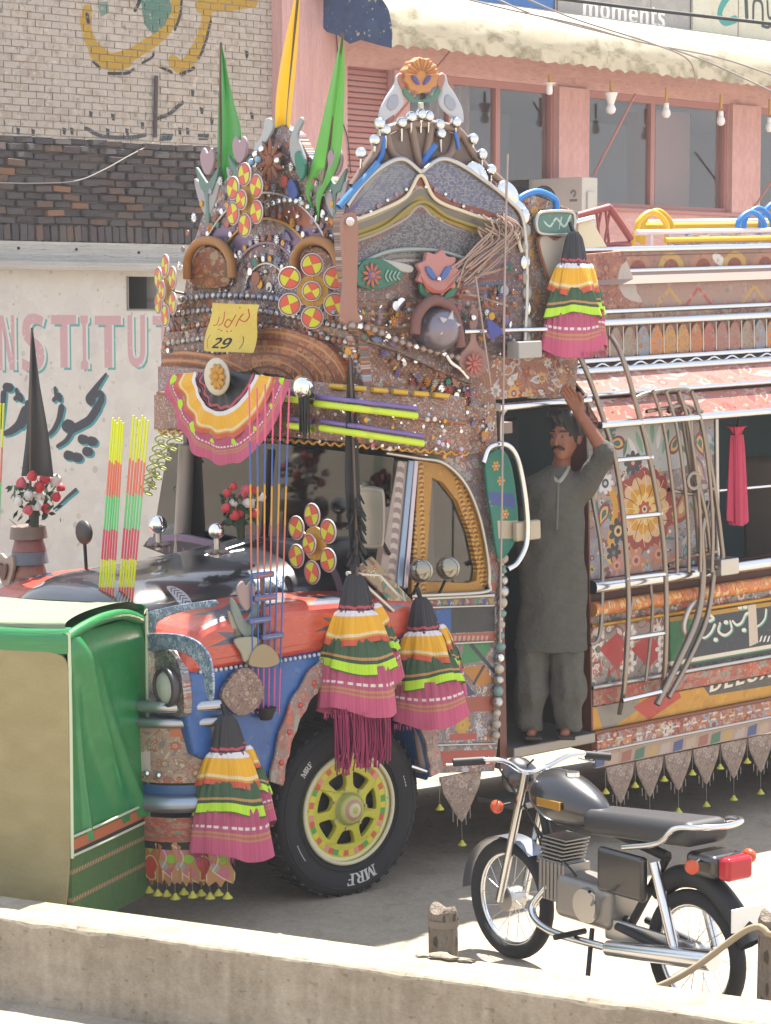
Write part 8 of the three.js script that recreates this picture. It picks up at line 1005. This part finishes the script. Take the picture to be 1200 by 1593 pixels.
// ---------- motorcycle standing behind the divider ----------
{
  const base = V3(atDepth(940, 900, 10.35).x, 0, -10.35), m = root('motorcycle', 'small black motorcycle with chrome grab rail parked behind the divider', 'motorcycle', null, base); m.rotation.y = -0.92;
  const q = (n, g, mt) => { const o = M(n, g, mt, m); o.position.set(0, 0, 0); return o; };
  const tank = new THREE.MeshPhysicalMaterial({ color: hex('#1b1c20'), roughness: 0.35, clearcoat: 0.8, clearcoatRoughness: 0.1 });
  for (const x of [-0.62, 0.6]) { const w = new THREE.Group(); w.name = 'wheel'; m.add(w); w.position.set(x, 0.285, 0); M('tyre', new THREE.TorusGeometry(0.25, 0.035, 10, 40), MAT.rubber, w); M('rim', new THREE.TorusGeometry(0.218, 0.013, 8, 40), MAT.chrome, w); const l = []; for (let i = 0; i < 18; i++) { const a = i / 18 * 6.283; l.push(rod(V3(0.03 * Math.cos(a + 1), 0.03 * Math.sin(a + 1), i % 2 ? 0.025 : -0.025), V3(0.215 * Math.cos(a), 0.215 * Math.sin(a), 0), 0.002, 0.002, 4)); } M('spokes', merge(l), MAT.chrome, w); const h = new THREE.CylinderGeometry(0.055, 0.055, 0.09, 16); h.rotateX(Math.PI / 2); M('hub', h, MAT.dullChrome, w); }
  q('fork', merge([-0.075, 0.075].map((z) => rod(V3(-0.62, 0.285, z), V3(-0.44, 0.92, z), 0.02))), MAT.chrome);
  q('front_mudguard', (() => { const g = new THREE.CylinderGeometry(0.3, 0.3, 0.11, 24, 1, true, 2.5, 2.2); g.rotateX(Math.PI / 2); g.translate(-0.62, 0.285, 0); return g; })(), mat('#8a8f9a', 0.3, { metalness: 0.7, side: THREE.DoubleSide }));
  q('rear_mudguard', tube([V3(0.36, 0.52, 0), V3(0.5, 0.61, 0), V3(0.68, 0.61, 0), V3(0.84, 0.5, 0), V3(0.92, 0.4, 0)], 0.05, 24, 8), MAT.black);
  q('frame', merge([rod(V3(-0.44, 0.86, 0), V3(-0.3, 0.42, 0), 0.022), rod(V3(-0.42, 0.8, 0), V3(0.42, 0.68, 0), 0.025), rod(V3(-0.3, 0.42, 0), V3(0.2, 0.34, 0), 0.02), rod(V3(0.2, 0.34, 0), V3(0.42, 0.68, 0), 0.02), rod(V3(0.2, 0.34, 0.09), V3(0.6, 0.285, 0.09), 0.018), rod(V3(0.2, 0.34, -0.09), V3(0.6, 0.285, -0.09), 0.018)]), MAT.black);
  q('fuel_tank', (() => { const g = new THREE.SphereGeometry(1, 26, 18); const P = g.attributes.position; for (let i = 0; i < P.count; i++) { const x = P.getX(i); P.setXYZ(i, x * 0.25, P.getY(i) * 0.12 * (1 - 0.25 * x), P.getZ(i) * 0.125 * (1 - 0.3 * x)); } g.computeVertexNormals(); g.rotateZ(-0.14); g.translate(-0.2, 0.82, 0); return g; })(), tank);
  q('seat', (() => { const g = new RoundedBoxGeometry(0.72, 0.11, 0.26, 5, 0.05), P = g.attributes.position; for (let i = 0; i < P.count; i++) { const x = P.getX(i), t = (x + 0.36) / 0.72; P.setXYZ(i, x, P.getY(i) + 0.05 * Math.pow(t, 2) * Math.sign(1) - 0.015 * Math.sin(t * 6), P.getZ(i) * (0.75 + 0.3 * t)); } g.computeVertexNormals(); g.translate(0.32, 0.775, 0); return g; })(), mat('#2a2a2d', 0.5));
  q('grab_rail', tube([V3(0.3, 0.72, 0.15), V3(0.52, 0.78, 0.16), V3(0.62, 0.86, 0.155), V3(0.74, 0.88, 0.12), V3(0.78, 0.88, 0), V3(0.74, 0.88, -0.12), V3(0.62, 0.86, -0.155), V3(0.52, 0.78, -0.16), V3(0.3, 0.72, -0.15)], 0.013, 70, 9), MAT.chrome);
  q('tail_cowl', rbx(0.62, 0.8, 0.66, 0.76, -0.1, 0.1, 0.03, 3), tank); const tl = q('tail_lamp', rbx(0.79, 0.86, 0.66, 0.76, -0.075, 0.075, 0.02, 3), new THREE.MeshPhysicalMaterial({ color: hex('#a8202c'), roughness: 0.2 }));
  q('engine', merge([rbx(-0.22, 0.16, 0.3, 0.5, -0.1, 0.1, 0.04, 3), ...Array.from({ length: 7 }, (_, i) => rbx(-0.34 + i * 0.026, -0.32 + i * 0.026, 0.36, 0.54, -0.08, 0.08, 0.005))]), MAT.steel);
  q('exhaust', merge([tube([V3(-0.3, 0.42, 0.06), V3(-0.36, 0.3, 0.1), V3(-0.2, 0.24, 0.13), V3(0.2, 0.25, 0.14)], 0.018, 30, 8), rod(V3(0.2, 0.25, 0.14), V3(0.85, 0.34, 0.15), 0.035, 0.045, 14)]), MAT.chrome);
  q('side_cover', rbx(0.08, 0.38, 0.48, 0.68, 0.07, 0.11, 0.02, 3), tank); q('shock_absorber', merge([-0.12, 0.12].map((z) => rod(V3(0.6, 0.3, z), V3(0.46, 0.68, z), 0.024))), MAT.chrome);
  q('chain_cover', rbx(0.1, 0.66, 0.26, 0.36, 0.05, 0.075, 0.012, 2), MAT.dullChrome); q('stand', rod(V3(0.05, 0.3, 0.1), V3(0.12, 0.01, 0.2), 0.012), MAT.black);
  const hb = q('handlebar', tube([V3(-0.34, 0.96, -0.36), V3(-0.41, 0.98, -0.2), V3(-0.47, 0.92, -0.06), V3(-0.47, 0.92, 0.06), V3(-0.47, 0.99, 0.2), V3(-0.57, 0.985, 0.36)], 0.012, 50, 8), MAT.chrome);
  for (const [a, b] of [[V3(-0.34, 0.96, -0.36), V3(-0.39, 0.975, -0.25)], [V3(-0.51, 0.99, 0.26), V3(-0.58, 0.985, 0.39)]]) { M('grip', rod(a, b, 0.02), MAT.black, hb); M('lever', rod(V3(a.x - 0.03, a.y - 0.02, a.z * 0.8), V3(b.x - 0.05, b.y - 0.02, b.z), 0.006), MAT.chrome, hb); }
  const hl = q('headlamp', (() => { const g = new THREE.LatheGeometry([[0, -0.1], [0.06, -0.08], [0.085, -0.01], [0.085, 0.02]].map((e) => new THREE.Vector2(...e)), 22); g.rotateZ(Math.PI / 2); g.translate(-0.58, 0.88, 0); return g; })(), tank); M('lens', (() => { const g = new THREE.SphereGeometry(0.14, 20, 8, 0, 6.3, 0, 0.64); g.rotateZ(Math.PI / 2); g.translate(-0.48, 0.88, 0); return g; })(), new THREE.MeshPhysicalMaterial({ color: hex('#c6c6c0'), roughness: 0.1, metalness: 0.4 }), hl);
  for (const [x, y, z] of [[-0.53, 0.76, 0.17], [-0.53, 0.76, -0.17], [0.74, 0.72, 0.17], [0.74, 0.72, -0.17]]) { const i = q('indicator', (() => { const g = new THREE.SphereGeometry(0.035, 14, 10); g.scale(1, 0.9, 0.8); g.translate(x, y, z); return g; })(), mat('#b84a28', 0.25)); M('indicator_stem', rod(V3(x, y, z), V3(x + (x < 0 ? 0.04 : -0.04), y + 0.02, z * 0.4), 0.007), MAT.black, i); }
  for (let i = 0; i < 3; i++) q('control_cable', tube([V3(-0.5 + i * 0.03, 0.97, 0.2 - i * 0.2), V3(-0.56, 0.86, 0.08 - i * 0.05), V3(-0.42, 0.7, 0.05), V3(-0.3 + i * 0.1, 0.5, 0.06)], 0.005, 30, 5), MAT.black);
  for (let i = 0; i < 8; i++) q('cylinder_fin', rbx(-0.36 + i * 0.006, -0.2 + i * 0.006, 0.52 + i * 0.018, 0.528 + i * 0.018, -0.075, 0.075, 0.003), MAT.steel);
  q('kick_lever', tube([V3(0.05, 0.4, 0.11), V3(0.12, 0.46, 0.15), V3(0.14, 0.5, 0.2)], 0.009, 16, 6), MAT.chrome); q('foot_peg', rod(V3(-0.02, 0.27, 0.08), V3(-0.02, 0.27, 0.26), 0.014), MAT.black); q('tank_cap', (() => { const g = new THREE.CylinderGeometry(0.032, 0.034, 0.02, 16); g.translate(-0.2, 0.945, 0); return g; })(), MAT.chrome); q('tank_badge', rbx(-0.3, -0.14, 0.8, 0.84, 0.118, 0.13, 0.004), MAT.brass); q('engine_cover', (() => { const g = new THREE.CylinderGeometry(0.075, 0.08, 0.03, 22); g.rotateX(Math.PI / 2); g.translate(0.02, 0.4, 0.11); return g; })(), MAT.dullChrome);
  q('number_plate', rbx(0.9, 0.91, 0.46, 0.56, -0.1, 0.1, 0.003), MAT.white);
}
// ---------- stump posts and rope behind the divider ----------
{
  const wood = new THREE.MeshStandardMaterial({ map: noiseTex(256, 256, (u, v) => { const n = 40 * (fbm(u * 2, v * 0.5) - 0.5) + 24 * (L4(u * 2, v) - 0.5); const p = L2(u, v) > 0.7 ? -40 : 0; return [112 + n + p, 102 + n + p, 90 + n + p]; }, true), roughness: 0.9, bumpMap: grainBump, bumpScale: 0.02 });
  const post = (px, py, d, r, label) => { const t = atDepth(px, py, d), o = root('stump_post', label, 'post', null, V3(t.x, 0, -d), 'stump posts behind the divider'); const pr = [[0, t.y], [r * 0.85, t.y], [r, t.y - 0.015], [r * 1.02, t.y * 0.5], [r * 1.06, 0], [0, 0]].map((p) => new THREE.Vector2(p[0], p[1])).reverse(); const g = new THREE.LatheGeometry(pr, 20), q = g.attributes.position; for (let i = 0; i < q.count; i++) { const a = Math.atan2(q.getZ(i), q.getX(i)), k = 1 + 0.05 * Math.sin(a * 3 + q.getY(i) * 9); q.setX(i, q.getX(i) * k); q.setZ(i, q.getZ(i) * k); if (q.getY(i) > t.y - 0.004) q.setY(i, q.getY(i) + 0.02 * Math.sin(a * 2)); } g.computeVertexNormals(); M('shaft', g, wood, o).position.set(0, 0, 0); M('metal_band', (() => { const e = new THREE.CylinderGeometry(r * 1.06, r * 1.06, 0.03, 20, 1, true); e.translate(0, t.y - 0.06, 0); return e; })(), mat('#6d6258', 0.6, { side: THREE.DoubleSide }), o).position.set(0, 0, 0); return t; };
  post(690, 1413, 9.75, 0.062, 'short round stump post standing alone behind the divider'); const t2 = post(1203, 1424, 9.2, 0.058, 'short stump post with a rope tied round it');
  const P = [t2.clone().add(V3(0.5, 0.02, 0.3)), t2.clone().add(V3(0.06, -0.05, 0.05)), t2.clone().add(V3(-0.02, -0.06, 0.075)), t2.clone().add(V3(-0.1, -0.05, 0.02)), t2.clone().add(V3(-0.4, -0.3, -0.1)), t2.clone().add(V3(-0.9, -0.5, -0.2))];
  topMesh('rope', tube(P, 0.014, 80, 7), mat('#8d8068', 0.9), { label: 'thick pale rope knotted round the stump post and trailing down', category: 'rope' });
}
// ---------- white car parked beyond the bus ----------
{
  const CF = new Frame(V3(atDepth(-40, 900, 14.6).x, 0, -14.6), 20), c = root('white_car', 'white car parked beyond the far fender beside the painted wall', 'car', CF, V3(0, 0, 0)), wp = new THREE.MeshPhysicalMaterial({ color: hex('#c9c8c4'), roughness: 0.35, clearcoat: 0.8, clearcoatRoughness: 0.1 });
  const prof = smooth2([[-2.6, 0.35], [-2.62, 0.75], [-2.3, 0.95], [-1.7, 1.02], [-1.1, 1.42], [-0.4, 1.5], [0.2, 1.42], [0.5, 1.05], [0.62, 0.8], [0.6, 0.35]], 4);
  M('body', plate(prof, 'z', 0, 1.5, 0.09), wp, c);
  for (const z of [0.002, -1.49]) M('side_window', plate([[-1.6, 1.02], [-1.08, 1.34], [-0.4, 1.41], [0.12, 1.34], [0.38, 1.02]], 'z', z, 0.012, 0), MAT.darkGlass, c);
  for (const x of [-2.05, 0.05]) for (const z of [0.01, -1.5]) { const w = new THREE.Group(); w.name = 'wheel'; c.add(w); w.position.set(x, 0.29, z); M('tyre', new THREE.TorusGeometry(0.23, 0.07, 10, 28), MAT.rubber, w); const g = new THREE.CylinderGeometry(0.18, 0.18, 0.1, 20); g.rotateX(Math.PI / 2); M('rim', g, MAT.steel, w); }
  M('lamp', rbx(0.56, 0.63, 0.7, 0.85, -0.35, -0.1, 0.02), mat('#a82c2c', 0.3), c); M('lamp', rbx(0.56, 0.63, 0.7, 0.85, -1.4, -1.15, 0.02), mat('#a82c2c', 0.3), c);
}
renderer.render(scene, camera);
